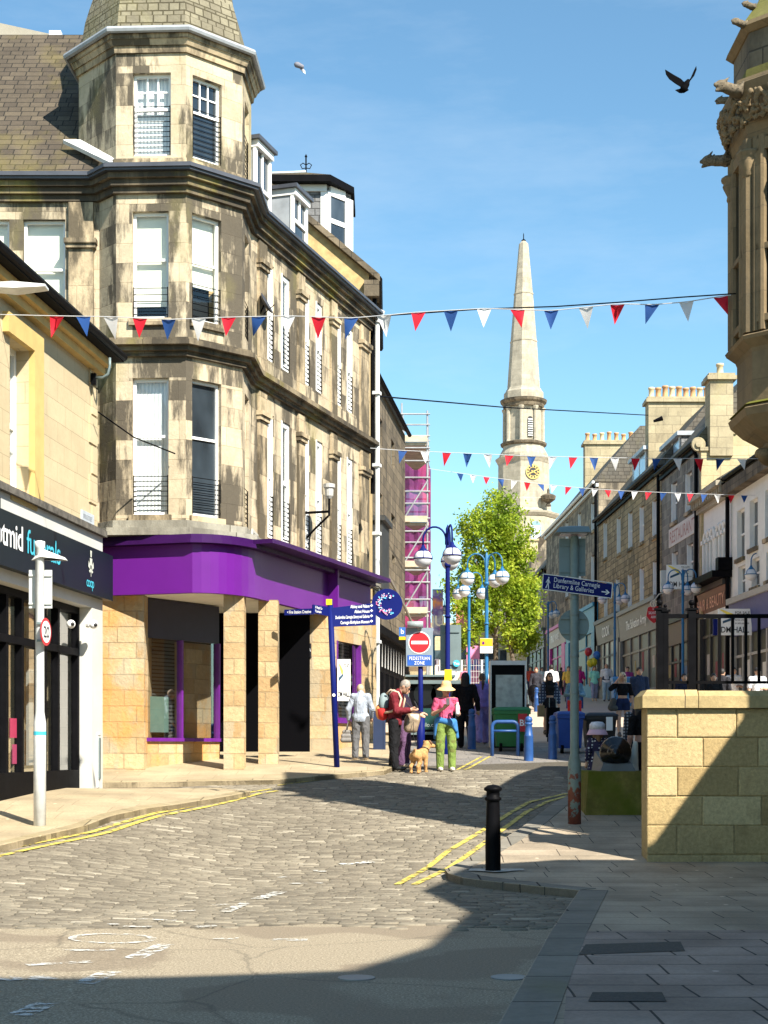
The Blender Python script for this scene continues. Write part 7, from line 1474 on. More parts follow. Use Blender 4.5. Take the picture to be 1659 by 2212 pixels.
# ------------------------------------------------------------------ people
SK = (.52, .3, .2); SK2 = (.45, .25, .17)
def skin(c): return paint(c, .55, .08, 12, name='skin')
DEF = dict(head=(0, -.02, 1.63), neck=(0, 0, 1.49), chest=(0, 0, 1.29), waist=(0, 0, 1.08), pel=(0, 0, .95), sL=(-.185, 0, 1.41), sR=(.185, 0, 1.41), eL=(-.235, .03, 1.13), eR=(.235, .03, 1.13), wL=(-.25, -.03, .89), wR=(.25, -.03, .89),
           hL=(-.095, 0, .92), hR=(.095, 0, .92), kL=(-.11, -.02, .5), kR=(.11, -.02, .5), aL=(-.12, .02, .08), aR=(.12, .02, .08))
def person(label, u, d, H=1.72, rz=0, pose={}, top=None, sleeve=1.0, hem=.9, bottom=None, leg=1.0, skirt=None, hair=None, hairlen=0, hairstyle='short', shoes=(.02, .02, .02), sk=SK, fem=False, pitch=0, yaw=0, h=.016, lift=0, fing=True, handdir={}, beard=None, glasses=False, group='people in the street', neckline=1.5, topmat=None, botmat=None, x=None, big=1.0, flare=0, child=False, z=None, toplow=None):
    J = {k: V(*v) for k, v in DEF.items()}
    if fem:
        for k in ('sL', 'sR'): J[k] = J[k]*V(.88, 1, 1)
    for k, v in pose.items(): J[k] = V(*v)
    s = H/1.75; X = gx(u, d) if x is None else x; Z = (gz(X, d) if z is None else z)+lift
    t = thing('person', label, 'person', (X, d, Z), R(rz), group)
    hd = J['head']; Rm = (Matrix.Rotation(R(yaw), 3, 'Z') @ Matrix.Rotation(R(pitch), 3, 'X')); rm = [[Rm[i][j] for j in range(3)] for i in range(3)]
    def hp(a, b, c): q = Rm @ Vector((a, b, c)); k = 1.18 if child else 1; return (hd[0]+q.x*k, hd[1]+q.y*k, hd[2]+q.z*k)
    hs = 1.18 if child else 1.0
    body = [('e', hp(0, 0, .0), (.076*hs, .096*hs, .112*hs), rm), ('e', hp(0, -.028, -.062), (.056*hs, .062*hs, .062*hs), rm), ('c', hp(0, -.085, .0), hp(0, -.108, -.028), .012*hs, .016*hs), ('e', hp(0, -.082, -.068), (.024*hs, .016*hs, .01*hs), rm), ('e', hp(-.077, .005, -.01), (.012, .022, .032), rm), ('e', hp(.077, .005, -.01), (.012, .022, .032), rm),
            ('c', J['neck']-V(0, 0, .06), hp(0, .015, -.06), .058*(.9 if fem else 1), .052), ('e', J['chest'], ((.16 if not fem else .142)*big, .108*big, .2)), ('c', J['sL'], J['sR'], .06, .06), ('e', J['waist'], ((.142 if not fem else .118)*big, .1*big, .16)), ('e', J['pel'], ((.16 if not fem else .165)*big, .112*big, .12)), ('c', J['chest'], J['neck'], .1, .06), ('c', J['waist'], J['chest'], .11*big, .12*big)]
    limbs = []
    for S in 'LR':
        limbs += [('c', J['s'+S], J['e'+S], .056, .044), ('c', J['e'+S], J['w'+S], .044, .029)]
        body += [('c', J['h'+S], J['k'+S], .088*big, .058), ('c', J['k'+S], J['k'+S]*.55+J['a'+S]*.45+V(0, .015, 0), .056, .056), ('c', J['k'+S]*.55+J['a'+S]*.45+V(0, .015, 0), J['a'+S], .056, .038), ('e', J['a'+S]+V(0, -.07, -.035), (.042, .12, .036))]
        sd = -1 if S == 'L' else 1
        w = J['w'+S]; dr = V(*handdir.get(S, tuple((J['w'+S]-J['e'+S])*.6+V(0, 0, -.05)))); dr = dr/np.linalg.norm(dr); ax = np.cross(dr, V(0, 1, .25)); ax = ax/(np.linalg.norm(ax)+1e-9); nm = np.cross(ax, dr)
        limbs += [('c', w, w+dr*.07, .026, .034)]
        if fing:
            for i, ln in zip((-1.5, -.5, .5, 1.5), (.062, .075, .07, .055)):
                b0 = w+dr*.085+ax*i*.017; b1 = b0+dr*ln*.55-nm*.008; b2 = b1+dr*ln*.4-nm*.03; limbs += [('c', b0, b1, .0095, .009), ('c', b1, b2, .009, .0075)]
            tb = w+dr*.035+ax*.03*(-sd); limbs += [('c', tb, tb+dr*.04+ax*.022*(-sd)-nm*.012, .012, .01), ('c', tb+dr*.04+ax*.022*(-sd)-nm*.012, tb+dr*.075+ax*.018*(-sd)-nm*.03, .01, .008)]
        else: limbs += [('c', w+dr*.07, w+dr*.15-nm*.02, .034, .02)]
    def mk_(name, prims, mat, k=.035, hh=None, clips=(), cut=(), par=None, sm=True):
        m = sdf_mesh(prims, (hh or h)/1.0, k, clips, cut); m.v = [(a*s, b*s, c*s) for a, b, c in m.v]
        return part(name, m, mat, par or t, sm, False)
    mk_('body', body+limbs, skin(sk), .022 if fing else .03)
    g = .016 if h < .018 else .02
    def infl(p, e): return ('c', p[1], p[2], p[3]+e, p[4]+e) if p[0] == 'c' else ('e', p[1], tuple(x+e for x in p[2]))+tuple(p[3:])
    if top:
        pr = [infl(p, g) for p in body[7:13]]
        pr.append(('c', J['neck']-V(0, 0, .06), J['neck']+V(0, 0, .01), .075, .07))
        if hem < .95: pr += [('e', J['pel'], (.172*big, .125*big, .14)), ('e', J['pel']+V(0, 0, -.06), (.17*big, .122*big, .12))]
        for S in 'LR':
            a, e, w = J['s'+S], J['e'+S], J['w'+S]
            if sleeve > .5: f = (sleeve-.5)*2; pr += [('c', a, e, .056+g, .046+g), ('c', e, e+(w-e)*min(1, f)*.97, .046+g, .046+g-.012*f)]
            elif sleeve > 0: pr += [('c', a, a+(e-a)*sleeve*2, .06+g, .056+g)]
        if fem: pr += [('e', J['chest']+V(-.07, -.085, -.0), (.062, .05, .065)), ('e', J['chest']+V(.07, -.085, -.0), (.062, .05, .065))]
        cl_ = [((0, 0, hem), (0, 0, -1))] if hem else []
        if toplow: cl_.append(((0, 0, toplow), (0, 0, 1)))
        mk_('top', pr, topmat or cloth(top), .03, None, cl_)
    if bottom:
        pr = [('e', J['pel'], ((.172 if fem else .166)*big, .122*big, .13)), ('e', J['waist']+V(0, 0, -.06), (.14*big, .11*big, .08))]
        for S in 'LR':
            hp_, k_2, a_ = J['h'+S], J['k'+S], J['a'+S]
            pr.append(('c', hp_, k_2, .104*big, .088+flare*.2))
            if leg > .5: f = (leg-.5)*2; pr.append(('c', k_2+V(0, .008, 0), k_2+(a_-k_2)*f+V(0, .008, 0), .088+flare*.2, .074+flare))
        zc = 1.05; cl_ = [((0, 0, zc), (0, 0, 1))]
        if leg < .5: zl = J['hL'][2]-(J['hL'][2]-J['kL'][2])*leg*2; cl_.append(((0, 0, zl), (0, 0, -1)))
        else: cl_.append(((0, 0, .035), (0, 0, -1)))
        mk_('trousers' if leg > .5 else 'shorts', pr, botmat or cloth(bottom, 'trouser cloth'), .03, None, cl_)
    if skirt:
        q = MB(); z0, z1, r0, r1, col = skirt; n = 24; q.loft([[((r0+(r1-r0)*f+.012*math.sin(k*1.9)*f*2)*math.cos(2*math.pi*k/n)*s, (r0*.8+(r1*.85-r0*.8)*f)*math.sin(2*math.pi*k/n)*s, (z0+(z1-z0)*f)*s) for k in range(n)] for f in (0, .3, .7, 1)], False); part('skirt', q, topmat or paint(col, .85, name='skirt cloth'), t, True, False)
    if shoes:
        for S in 'LR': mk_('shoe', [('e', J['a'+S]+V(0, -.075, -.038), (.052, .14, .044)), ('c', J['a'+S]+V(0, .0, -.02), J['a'+S]+V(0, 0, .02), .054, .05)], paint(shoes, .5, name='shoe leather'), .02, None, [((0, 0, .0), (0, 0, -1))])
    if hair:
        hm = paint(hair, .6, .3, 25, name='hair'); pr = [('e', hp(0, .012, .022), (.085*hs, .1*hs, .108*hs), rm)]
        cut = [('e', hp(0, -.085, -.04), (.07*hs, .07*hs, .085*hs), rm)]; cl_ = []
        if hairstyle == 'short': cut += [('e', hp(0, -.02, -.14), (.11, .12, .09), rm)]
        if hairstyle == 'long':
            pr += [('c', hp(-.06, .03, -.02), hp(-.075, .05, -.1-hairlen), .05, .04), ('c', hp(.06, .03, -.02), hp(.075, .05, -.1-hairlen), .05, .04), ('c', hp(0, .07, -.02), hp(0, .09, -.1-hairlen), .07, .05)]
        if hairstyle == 'pony': pr += [('e', hp(0, .11, .02), (.04, .04, .04)), ('c', hp(0, .12, .0), hp(0.02, .17, -.12), .032, .035), ('c', hp(0.02, .17, -.12), hp(.03, .15, -.1-hairlen), .035, .015)]; cut += [('e', hp(0, -.02, -.14), (.11, .12, .09), rm)]
        mk_('hair', pr, hm, .03, min(h, .014), cl_, cut)
    if beard: mk_('beard', [('e', hp(0, -.045, -.085), (.06, .058, .05), rm)], paint(beard, .8, .3, 25, name='beard hair'), .02, .012, (), [('e', hp(0, -.1, -.055), (.026, .03, .014), rm)])
    if glasses:
        q = MB()
        for sx_ in (-1, 1): 
            c = [Vector(hp(sx_*.036+.028*math.cos(a), -.1, .012+.02*math.sin(a))) for a in np.linspace(0, 5.6, 9)]; dv = Rm @ Vector((0, -.012, 0)); q.extr([x_*s for x_ in c], dv)
            q.tube([Vector(hp(sx_*.066, -.098, .018))*s, Vector(hp(sx_*.082, -.02, .014))*s], .004, 5)
        part('sunglasses', q, paint((.008, .008, .01), .2, name='dark lenses'), t, False, False)
    if hair is None or True:
        q = MB()
        if not glasses and h < .02:
            for sx_ in (-1, 1): q.lathe([(0, -.008), (.009, -.005), (.009, .004), (0, .006)], 8, Vector(hp(sx_*.034, -.09, .012))*s)
            part('eyes', q, paint((.03, .02, .015), .3, name='dark eyes'), t, True, False)
    t['_s'] = s
    return t, J, hp, s
def loc_part(t, name, prims, col, h=.014, k=.02, s=1, rough=.8, clips=(), cut=()):
    m = sdf_mesh(prims, h, k, clips, cut); m.v = [(a*s, b*s, c*s) for a, b, c in m.v]; return part(name, m, paint(col, rough, .15, 12, name=name+' material'), t, True, False)
def held(name, label, cat, t, mb_or_prims, col, h=.012, k=.015, rough=.6, smooth=True, mat=None):
    """a separate thing placed in the frame of a person"""
    o = thing(name, label, cat, t.location[:], t.rotation_euler.z)
    m = mb_or_prims if isinstance(mb_or_prims, MB) else sdf_mesh(mb_or_prims, h, k)
    part('body', m, mat or paint(col, rough, .15, 9, name=name+' material'), o, smooth, False); return o
# 1 man with backpack
NEAR = .0125
ml = dict(head=(0, -.2, 1.6), neck=(0, -.08, 1.48), chest=(0, -.02, 1.29), sL=(-.19, -.03, 1.41), sR=(.19, -.03, 1.41), eL=(-.22, -.09, 1.13), eR=(.23, -.07, 1.13), wL=(-.05, -.31, 1.15), wR=(.07, -.31, 1.14), kL=(-.1, -.0, .5), kR=(.11, .03, .5), aL=(-.11, -.05, .08), aR=(.13, .08, .08))
t, J, hp, s = person('person in maroon shirt looking at a phone with a grey and red backpack', 853, 29.4, 1.77, 74, ml, (.16, .022, .03), .95, .86, (.014, .014, .016), 1.0, hair=(.3, .26, .22), beard=(.17, .09, .045), shoes=(.012, .012, .013), pitch=38, glasses=True, h=NEAR, handdir={'L': (.3, -.4, .1), 'R': (-.3, -.4, .12)}, topmat=None, lift=.02)
q = MB(); q.box(-.035, .035, -.43, -.418, 1.14, 1.28); q.v = [tuple(Matrix.Rotation(R(-25), 4, 'X') @ Vector((x, y+.42, z-1.2))+Vector((0, -.42, 1.26))) for x, y, z in q.v]; held('phone', 'black phone held by the person in maroon', 'phone', t, q, (.01, .01, .012), smooth=False)
bp = thing('backpack', 'grey and red backpack with orange side on the person in maroon', 'backpack', t.location[:], t.rotation_euler.z)
loc_part(bp, 'upper_pocket', [('e', (0, .22, 1.28), (.15, .1, .2))], (.2, .26, .27), s=s, clips=[((0, 0, 1.18), (0, 0, -1))])
loc_part(bp, 'lower_pocket', [('e', (0, .24, 1.14), (.165, .125, .19))], (.5, .02, .02), s=s, clips=[((0, 0, 1.178), (0, 0, 1))])
loc_part(bp, 'side_panel', [('e', (-.02, .3, 1.12), (.12, .07, .15))], (.65, .25, .08), s=s)
for sd in (-1, 1):
    q = MB(); q.tube([Vector((sd*.11, .14, 1.45))*s, Vector((sd*.115, .05, 1.53))*s, Vector((sd*.115, -.1, 1.48))*s, Vector((sd*.125, -.16, 1.36))*s, Vector((sd*.14, -.13, 1.22))*s, Vector((sd*.165, .02, 1.12))*s, Vector((sd*.14, .16, 1.1))*s], .022, 6); part('strap', q, paint((.6, .45, .33), .8, name='cream strap'), bp, True, False)
# 2 person in purple trousers behind him, holding a bag
t, J, hp, s = person('person in dark top and purple flared trousers standing behind the person in maroon shirt', 873, 30.3, 1.66, 70, dict(eR=(.22, -.1, 1.14), wR=(.1, -.33, 1.12), eL=(-.22, -.1, 1.13), wL=(-.05, -.33, 1.1)), (.03, .022, .04), 1, .9, (.11, .06, .12), 1, hair=(.05, .03, .02), hairstyle='long', hairlen=.15, shoes=(.45, .38, .3), fem=True, h=.016, flare=.03, handdir={'R': (0, -.5, 0)}, pitch=20)
bg = thing('shoulder_bag', 'shiny cream and brown bag hanging in front of the person in purple trousers', 'bag', (gx(890, 29.6), 29.6, 2.0)); zz0 = EYE+(HZ-1556)/FP*29.6; x_ = gx(889, 29.6)
q = sdf_mesh([('c', (x_-.06, 29.6, zz0+.02), (x_+.1, 29.6, zz0+.0), .075, .07), ('c', (x_-.07, 29.6, zz0-.07), (x_+.07, 29.6, zz0-.09), .08, .07), ('c', (x_-.07, 29.6, zz0-.16), (x_+.05, 29.6, zz0-.18), .08, .065), ('c', (x_-.03, 29.6, zz0+.1), (x_+.13, 29.62, zz0+.09), .05, .045)], .016, .06); part('body', q, plain('crinkled metallic bag', (.28, .21, .14), .4, .2, .6, 7, .4), bg, True)
q = MB(); q.tube([(x_-.1, 29.6, zz0+.1), (x_-.2, 29.7, zz0+.3), (x_-.22, 29.8, zz0+.45)], .012, 5); q.tube([(x_+.1, 29.6, zz0+.1), (x_-.05, 29.7, zz0+.3), (x_-.2, 29.8, zz0+.45)], .012, 5); part('handle', q, paint((.05, .035, .03), .6, name='dark handle'), bg)
# 3 white haired woman
t, J, hp, s = person('person seen from behind in a pale blue cardigan and grey trousers carrying a handbag', 779, 30.9, 1.58, 172, dict(head=(.03, -.16, 1.57), neck=(.01, -.07, 1.47), chest=(0, -.02, 1.29), eL=(-.25, -.02, 1.14), wL=(-.22, -.16, .97), eR=(.27, .02, 1.13), wR=(.28, -.08, .9)), (.34, .38, .45), 1, .84, (.13, .13, .135), 1, hair=(.42, .31, .21), shoes=(.6, .5, .4), fem=True, pitch=20, h=NEAR, big=1.12, lift=.1)
bag = thing('handbag', 'grey handbag hanging at the side of the person in the pale cardigan', 'bag', t.location[:], t.rotation_euler.z)
loc_part(bag, 'body', [('c', (.25, -.04, .62), (.38, -.04, .62), .045, .045), ('c', (.24, -.04, .53), (.4, -.04, .53), .055, .055), ('c', (.23, -.04, .44), (.41, -.04, .44), .06, .06)], (.2, .19, .18), s=s)
q = MB(); q.tube([Vector((.32, -.08, .66))*s, Vector((.29, -.08, .84))*s, Vector((.29, -.03, .84))*s, Vector((.32, .04, .66))*s], .01, 5); part('handle', q, paint((.12, .11, .1), .6, name='bag handle'), bag, True, False)
# 4 woman with straw hat
wl_ = dict(head=(0, -.06, 1.61), eL=(-.25, .02, 1.14), wL=(-.07, -.25, 1.24), eR=(.25, .02, 1.14), wR=(.2, -.22, 1.22), aL=(-.115, -.02, .08), aR=(.12, -.02, .08), kL=(-.115, -.02, .5), kR=(.12, -.02, .5))
t, J, hp, s = person('person in straw sun hat, pink T-shirt and green trousers looking at a phone', 963, 29.45, 1.7, 4, wl_, (.6, .1, .2), .32, .98, (.17, .24, .06), 1, hair=(.12, .07, .04), hairstyle='short', shoes=(.75, .7, .62), fem=True, pitch=26, h=NEAR, handdir={'L': (.35, -.3, .35), 'R': (-.15, -.3, .5)}, toplow=1.46, lift=.0)
hm_ = Matrix.Rotation(R(10), 4, 'X'); q = MB(); q.lathe([(.0, .125), (.05, .12), (.085, .1), (.102, .05), (.108, .0), (.13, -.015), (.185, -.055), (.188, -.06), (.125, -.03), (.1, -.01)], 24, (0, 0, 0), M=hm_)
q.v = [((x+J['head'][0])*s, (y+J['head'][1]+.0)*s, (z+J['head'][2]+.065)*s) for x, y, z in q.v]; part('sun_hat', q, plain('woven straw', (.72, .45, .2), .85, 0, .12, 30, .3), t, True, False)
for S in 'LR': loc_part(t, 'knee_patch', [('c', J['k'+S]+V(0, -.012, .1), J['k'+S]+V(0, -.012, -.1), .078, .07)], (.13, .15, .03), s=s, clips=[((0, -.02, 0), (0, 1, 0))])
jk = thing('tied_jacket', 'blue jacket tied round the waist of the person in the straw hat', 'jacket', t.location[:], t.rotation_euler.z)
loc_part(jk, 'wrap', [('e', (0, 0, 1.0), (.185, .14, .09)), ('c', (-.14, -.06, 1.02), (.1, -.12, .95), .05, .05), ('c', (-.17, -.02, 1.0), (-.2, 0, .72), .06, .04), ('c', (.17, -.02, .98), (.23, 0, .68), .055, .035), ('c', (.1, -.12, .96), (.2, -.08, .8), .04, .03), ('c', (-.18, .05, .95), (-.21, .06, .66), .05, .03)], (.035, .17, .42), .016, .05, s)
q = MB(); q.box(-.035, .035, -.012, 0, -.07, .07); q.v = [tuple((Matrix.Rotation(R(-20), 4, 'X') @ Vector(p))+Vector((-.0, -.37, 1.37))*s) for p in q.v]; held('phone', 'dark phone in the hand of the person in the straw hat', 'phone', t, q, (.015, .013, .015), smooth=False)
q = MB(); q.lathe([(.0, 0), (.035, .0), (.037, .02), (.037, .16), (.02, .2), (.018, .23), (.0, .235)], 14, (.19*s, -.36*s, 1.12*s)); held('drink_bottle', 'white drink bottle held by the person in the straw hat', 'bottle', t, q, (.7, .72, .75))
# 5 black hooded person, 6 lilac woman
t, J, hp, s = person('person in black hooded top and black trousers walking away in the shade', 1005, 35.3, 1.74, 178, dict(eL=(-.27, .04, 1.13), wL=(-.3, -.02, .9), eR=(.27, .04, 1.13), wR=(.3, -.0, .9), aL=(-.13, .05, .08), aR=(.1, -.12, .08)), (.008, .008, .01), 1, .84, (.01, .01, .012), 1, shoes=(.02, .02, .02), h=.018, big=1.15)
loc_part(t, 'hood', [('e', (0, .02, 1.64), (.1, .115, .13)), ('c', (0, .03, 1.55), (0, .03, 1.48), .1, .11)], (.008, .008, .01), .018, .04, s, cut=[('e', (0, -.1, 1.62), (.07, .08, .1))])
t, J, hp, s = person('person in lilac top and trousers walking away beside the advertising kiosk', 1042, 36.6, 1.7, 190, dict(aL=(-.13, -.22, .1), kL=(-.11, -.14, .52), aR=(.14, .2, .12), kR=(.11, .06, .5), eL=(-.23, -.05, 1.15), wL=(-.18, -.25, 1.1)), (.22, .17, .5), .32, .9, (.26, .22, .52), 1, hair=(.035, .018, .012), hairstyle='pony', hairlen=.22, shoes=(.5, .5, .5), fem=True, h=.018, big=1.1, flare=.02)
# 7 to 11, right group
def plaid(a, b, nm='plaid cloth', sc=16):
    m, nt, bs = mk(nm, a, .9); p = coords(nt, 'obj'); w = [nd(nt, 'ShaderNodeTexWave', {'Vector': p, 'Scale': sc/4, 'Distortion': 0}, bands_direction=ax).outputs['Fac'] for ax in ('X', 'Z')]
    f = nd(nt, 'ShaderNodeMath', {0: w[0], 1: w[1]}, operation='MULTIPLY').outputs[0]; nt.links.new(mix(nt, ramp(nt, f, [(.25, 0), (.6, 1)]), a, b), bs.inputs['Base Color']); return m
t, J, hp, s = person('person in sunglasses with open dark plaid shirt over a black crop top', 1187, 40.8, 1.66, 8, dict(eL=(-.25, .02, 1.13), wL=(-.28, -.05, .9), eR=(.25, .03, 1.12), wR=(.26, -.03, .9)), (.012, .012, .013), 0, 1.1, (.012, .012, .016), .22, hair=(.025, .015, .012), hairstyle='long', hairlen=.3, shoes=(.03, .03, .03), fem=True, glasses=True, h=.016)
m_ = plaid((.02, .03, .06), (.2, .24, .32)); pr = [('c', J['s'+S], J['e'+S], .078, .072) for S in 'LR']+[('c', J['e'+S], J['w'+S], .07, .055) for S in 'LR']+[('c', (-.13, .02, 1.38), (-.15, .0, .95), .075, .08), ('c', (.13, .02, 1.38), (.15, 0, .95), .075, .08), ('c', (0, .08, 1.38), (0, .08, .92), .09, .09)]
mm = sdf_mesh(pr, .016, .04, (), [('c', (0, -.12, 1.5), (0, -.13, .8), .1, .11)]); mm.v = [(a*s, b*s, c*s) for a, b, c in mm.v]; part('plaid_shirt', mm, m_, t, True, False)
q = MB(); q.box(-.36, -.18, -.14, -.02, .5, .82); q.v = [(a*s, b*s, c*s) for a, b, c in q.v]; held('shopping_bag', 'tan shopping bag held by the person in the plaid shirt', 'bag', t, q, (.2, .14, .06), smooth=False)
d = 37.5; z = gz(4, d); q = MB(); x = gx(1199, d); q.box(x-.2, x+.12, d, d+.25, z+.12, z+.85); sc_t = thing('suitcase', 'black upright suitcase beside the blue bin', 'suitcase', (x, d, z)); part('case', q, M['black_matt'], sc_t)
q = MB(); q.tube([(x-.12, d+.2, z+.85), (x-.12, d+.2, z+1.1), (x+.05, d+.2, z+1.1), (x+.05, d+.2, z+.85)], .012, 5); part('handle', q, M['sign_back'], sc_t)
for xx in (x-.16, x+.08): q = MB(); q.lathe([(.02, -.02), (.06, -.02), (.06, .02), (.02, .02)], 10, (xx, d+.1, z+.06), M=Matrix.Rotation(R(90), 4, 'Y')); part('wheel', q, M['black_matt'], sc_t)
person('person in pale denim jacket and red trousers half hidden by the rusting column', 1241, 41.5, 1.6, 0, dict(eL=(-.26, -.02, 1.14), wL=(-.1, -.24, 1.15), eR=(.26, -.02, 1.14), wR=(.1, -.24, 1.15)), (.12, .22, .3), 1, .95, (.45, .03, .035), 1, hair=(.2, .12, .06), hairstyle='short', fem=True, h=.018, big=1.12)
t, J, hp, s = person('person in black cropped top and denim shorts with one hand raised to the sunglasses', 1345, 39.6, 1.68, 2, dict(eL=(-.33, -.05, 1.3), wL=(-.13, -.12, 1.56), eR=(.25, .03, 1.14), wR=(.27, -.05, .9), aL=(-.1, -.06, .08), aR=(.13, .06, .08)), (.01, .01, .012), .95, 1.12, (.02, .03, .08), .24, hair=(.5, .4, .27), hairstyle='long', hairlen=.25, shoes=(.05, .04, .04), fem=True, glasses=True, h=.016, handdir={'L': (.4, -.1, .3)}, sk=(.5, .3, .21), toplow=1.44)
bag = thing('shoulder_bag', 'grey shoulder bag carried by the person in denim shorts', 'bag', t.location[:], 0)
loc_part(bag, 'body', [('c', (-.25, -.05, .98), (-.3, -.02, .8), .08, .1), ('c', (-.3, -.02, .8), (-.2, -.05, .78), .1, .08)], (.06, .065, .065), s=s)
q = MB(); q.tube([(-.2*s, -.06*s, 1.05*s), (-.17*s, -.1*s, 1.3*s), (-.14*s, 0, 1.48*s), (-.2*s, .08*s, 1.2*s)], .012, 5); part('strap', q, M['black'], bag, True, False)
person('person in navy shirt walking behind the person in denim shorts', 1381, 43.5, 1.78, 4, {}, (.03, .045, .09), 1, .88, (.02, .025, .04), 1, hair=(.018, .012, .01), h=.018, sk=SK2)
t, J, hp, s = person('person in black with bare midriff and black jeans at the end of the parapet wall', 1387, 24.7, 1.72, 200, dict(head=(-.02, -.1, 1.6), eL=(-.26, -.03, 1.15), wL=(-.2, -.2, 1.0)), (.01, .01, .011), .95, 1.16, (.009, .009, .011), 1, hair=(.012, .01, .01), hairstyle='long', hairlen=.2, fem=True, h=.016, shoes=(.02, .02, .02), sk=(.5, .27, .2))
jb = thing('tote_bag', 'cream cloth tote bag hanging beside the person in black jeans', 'bag', (gx(1366, 24.4), 24.4, 1.2)); z0 = EYE+(HZ-1640)/FP*24.4; x = gx(1366, 24.4); part('body', sdf_mesh([('c', (x+.05, 24.4, z0+.25), (x-.0, 24.4, z0-.25), .04, .1), ('c', (x-.01, 24.4, z0-.2), (x-.02, 24.4, z0-.4), .1, .05)], .016, .04), plain('cream canvas', (.6, .57, .47), .9, 0, .15, 6, .2), jb, True)
x = gx(1358, 25.2); z0 = EYE+(HZ-1580)/FP*25.2; m = sdf_mesh([('c', (x, 25.2, z0+.25), (x-.02, 25.2, z0-.3), .08, .09)], .018, .03); tag(part('tied_shirt', m, plaid((.015, .02, .03), (.25, .28, .33), 'grey plaid cloth', 24), None, True), 'dark grey plaid shirt hanging at the hip of the person in black jeans', 'shirt')
# child
def dots():
    m, nt, b = mk('polka dot dress', (.02, .015, .05), .85); v = nd(nt, 'ShaderNodeTexVoronoi', {'Vector': coords(nt, 'obj'), 'Scale': 19, 'Randomness': .25}).outputs[0]; nt.links.new(mix(nt, ramp(nt, v, [(.27, 1), (.31, 0)]), (.018, .013, .05), (.6, .6, .62)), b.inputs['Base Color']); return m
dm_ = dots()
t, J, hp, s = person('small child in white and pink sun hat and navy polka dot dress beside the cannon', 1291, 24.6, 1.22, 190, dict(eL=(-.22, -.05, 1.2), wL=(-.2, -.22, 1.3), head=(0, -.03, 1.58), sL=(-.16, 0, 1.38), sR=(.16, 0, 1.38), chest=(0, 0, 1.26), neck=(0, 0, 1.45)), (.02, .015, .05), .9, .8, None, hair=(.2, .11, .05), hairstyle='long', hairlen=.25, fem=True, child=True, h=.018, topmat=dm_, skirt=(1.1, .42, .16, .33, (0, 0, 0)), shoes=(.3, .3, .3), big=1.05, lift=.1)
q = MB(); q.lathe([(.0, .16), (.09, .15), (.125, .11), (.13, .03)], 22, (J['head'][0]*s, J['head'][1]*s, (J['head'][2]+.02)*s)); ht = part('sun_hat', q, plain('white print hat', (.62, .62, .68), .85, 0, .2, 20), t, True, False)
q = MB(); q.lathe([(.13, .03), (.17, -.05), (.175, -.06), (.125, .02)], 22, (J['head'][0]*s, J['head'][1]*s, (J['head'][2]+.02)*s)); part('hat_brim', q, paint((.68, .42, .5), .85, name='pink brim'), ht, True, False)
# far people
F_ = dict(h=.024, fing=False)
wk = dict(aL=(-.12, -.2, .1), kL=(-.1, -.13, .52), aR=(.12, .2, .12), kR=(.1, .06, .5))
t, J, hp, s = person('person in turquoise top and patterned trousers walking beside a striped T-shirt', 1284, 72, 1.68, 5, wk, (.3, .72, .58), .35, .86, (.3, .3, .42), .85, hair=(.16, .07, .03), hairstyle='long', hairlen=.12, shoes=(.5, .35, .25), fem=True, big=1.1, **F_)
t, J, hp, s = person('person in white and navy striped T-shirt and pale jeans', 1310, 71.5, 1.8, -4, wk, (.7, .71, .73), .4, .88, (.34, .47, .56), 1, shoes=(.1, .09, .08), big=1.15, **F_)
loc_part(t, 'navy_stripe', [('e', (0, 0, 1.12), (.19, .14, .19)), ('e', (0, 0, .98), (.2, .15, .15))], (.03, .045, .09), .024, .03, s, clips=[((0, 0, 1.22), (0, 0, 1)), ((0, 0, .9), (0, 0, -1))])
person('person in white T-shirt seen from behind near the pink shop', 1191, 59.5, 1.78, 182, wk, (.78, .78, .78), .45, .84, (.45, .45, .42), 1, hair=(.015, .012, .01), shoes=(.1, .1, .1), big=1.12, sk=(.16, .08, .05), **F_)
person('person in magenta top beside the rusting column', 1252, 74, 1.68, 180, wk, (.5, .03, .2), .5, .85, (.03, .03, .05), 1, hair=(.4, .3, .18), shoes=(.1, .1, .1), fem=True, **F_)
t, J, hp, s = person('dark dressed person pushing a pushchair at the left of the pink shop', 1158, 62, 1.66, 0, wk, (.04, .04, .05), 1, .85, (.03, .03, .035), 1, hair=(.14, .04, .025), shoes=(.05, .05, .05), fem=True, **F_)
x, d = gx(1153, 59.5), 59.5; z = gz(x, d); pc_ = thing('pushchair', 'black pushchair pushed by the dark dressed person', 'pushchair', (x, d, z))
part('seat', sdf_mesh([('e', (x, d+.1, z+.75), (.22, .2, .26)), ('c', (x, d-.15, z+.45), (x, d+.1, z+.5), .16, .18)], .03, .06), M['black_matt'], pc_, True)
q = MB(); [q.tube([(x+a, d-.3, z+.12), (x+a, d, z+.5), (x+a*1.1, d+.4, z+1.05)], .016, 5) for a in (-.22, .22)]; part('frame', q, M['sign_back'], pc_)
for a in (-.24, .24):
    for b in (-.3, .3): q = MB(); q.lathe([(.02, -.025), (.12, -.025), (.12, .025), (.02, .025)], 12, (x+a, d+b, z+.12), M=Matrix.Rotation(R(90), 4, 'Y')); part('wheel', q, M['black_matt'], pc_)
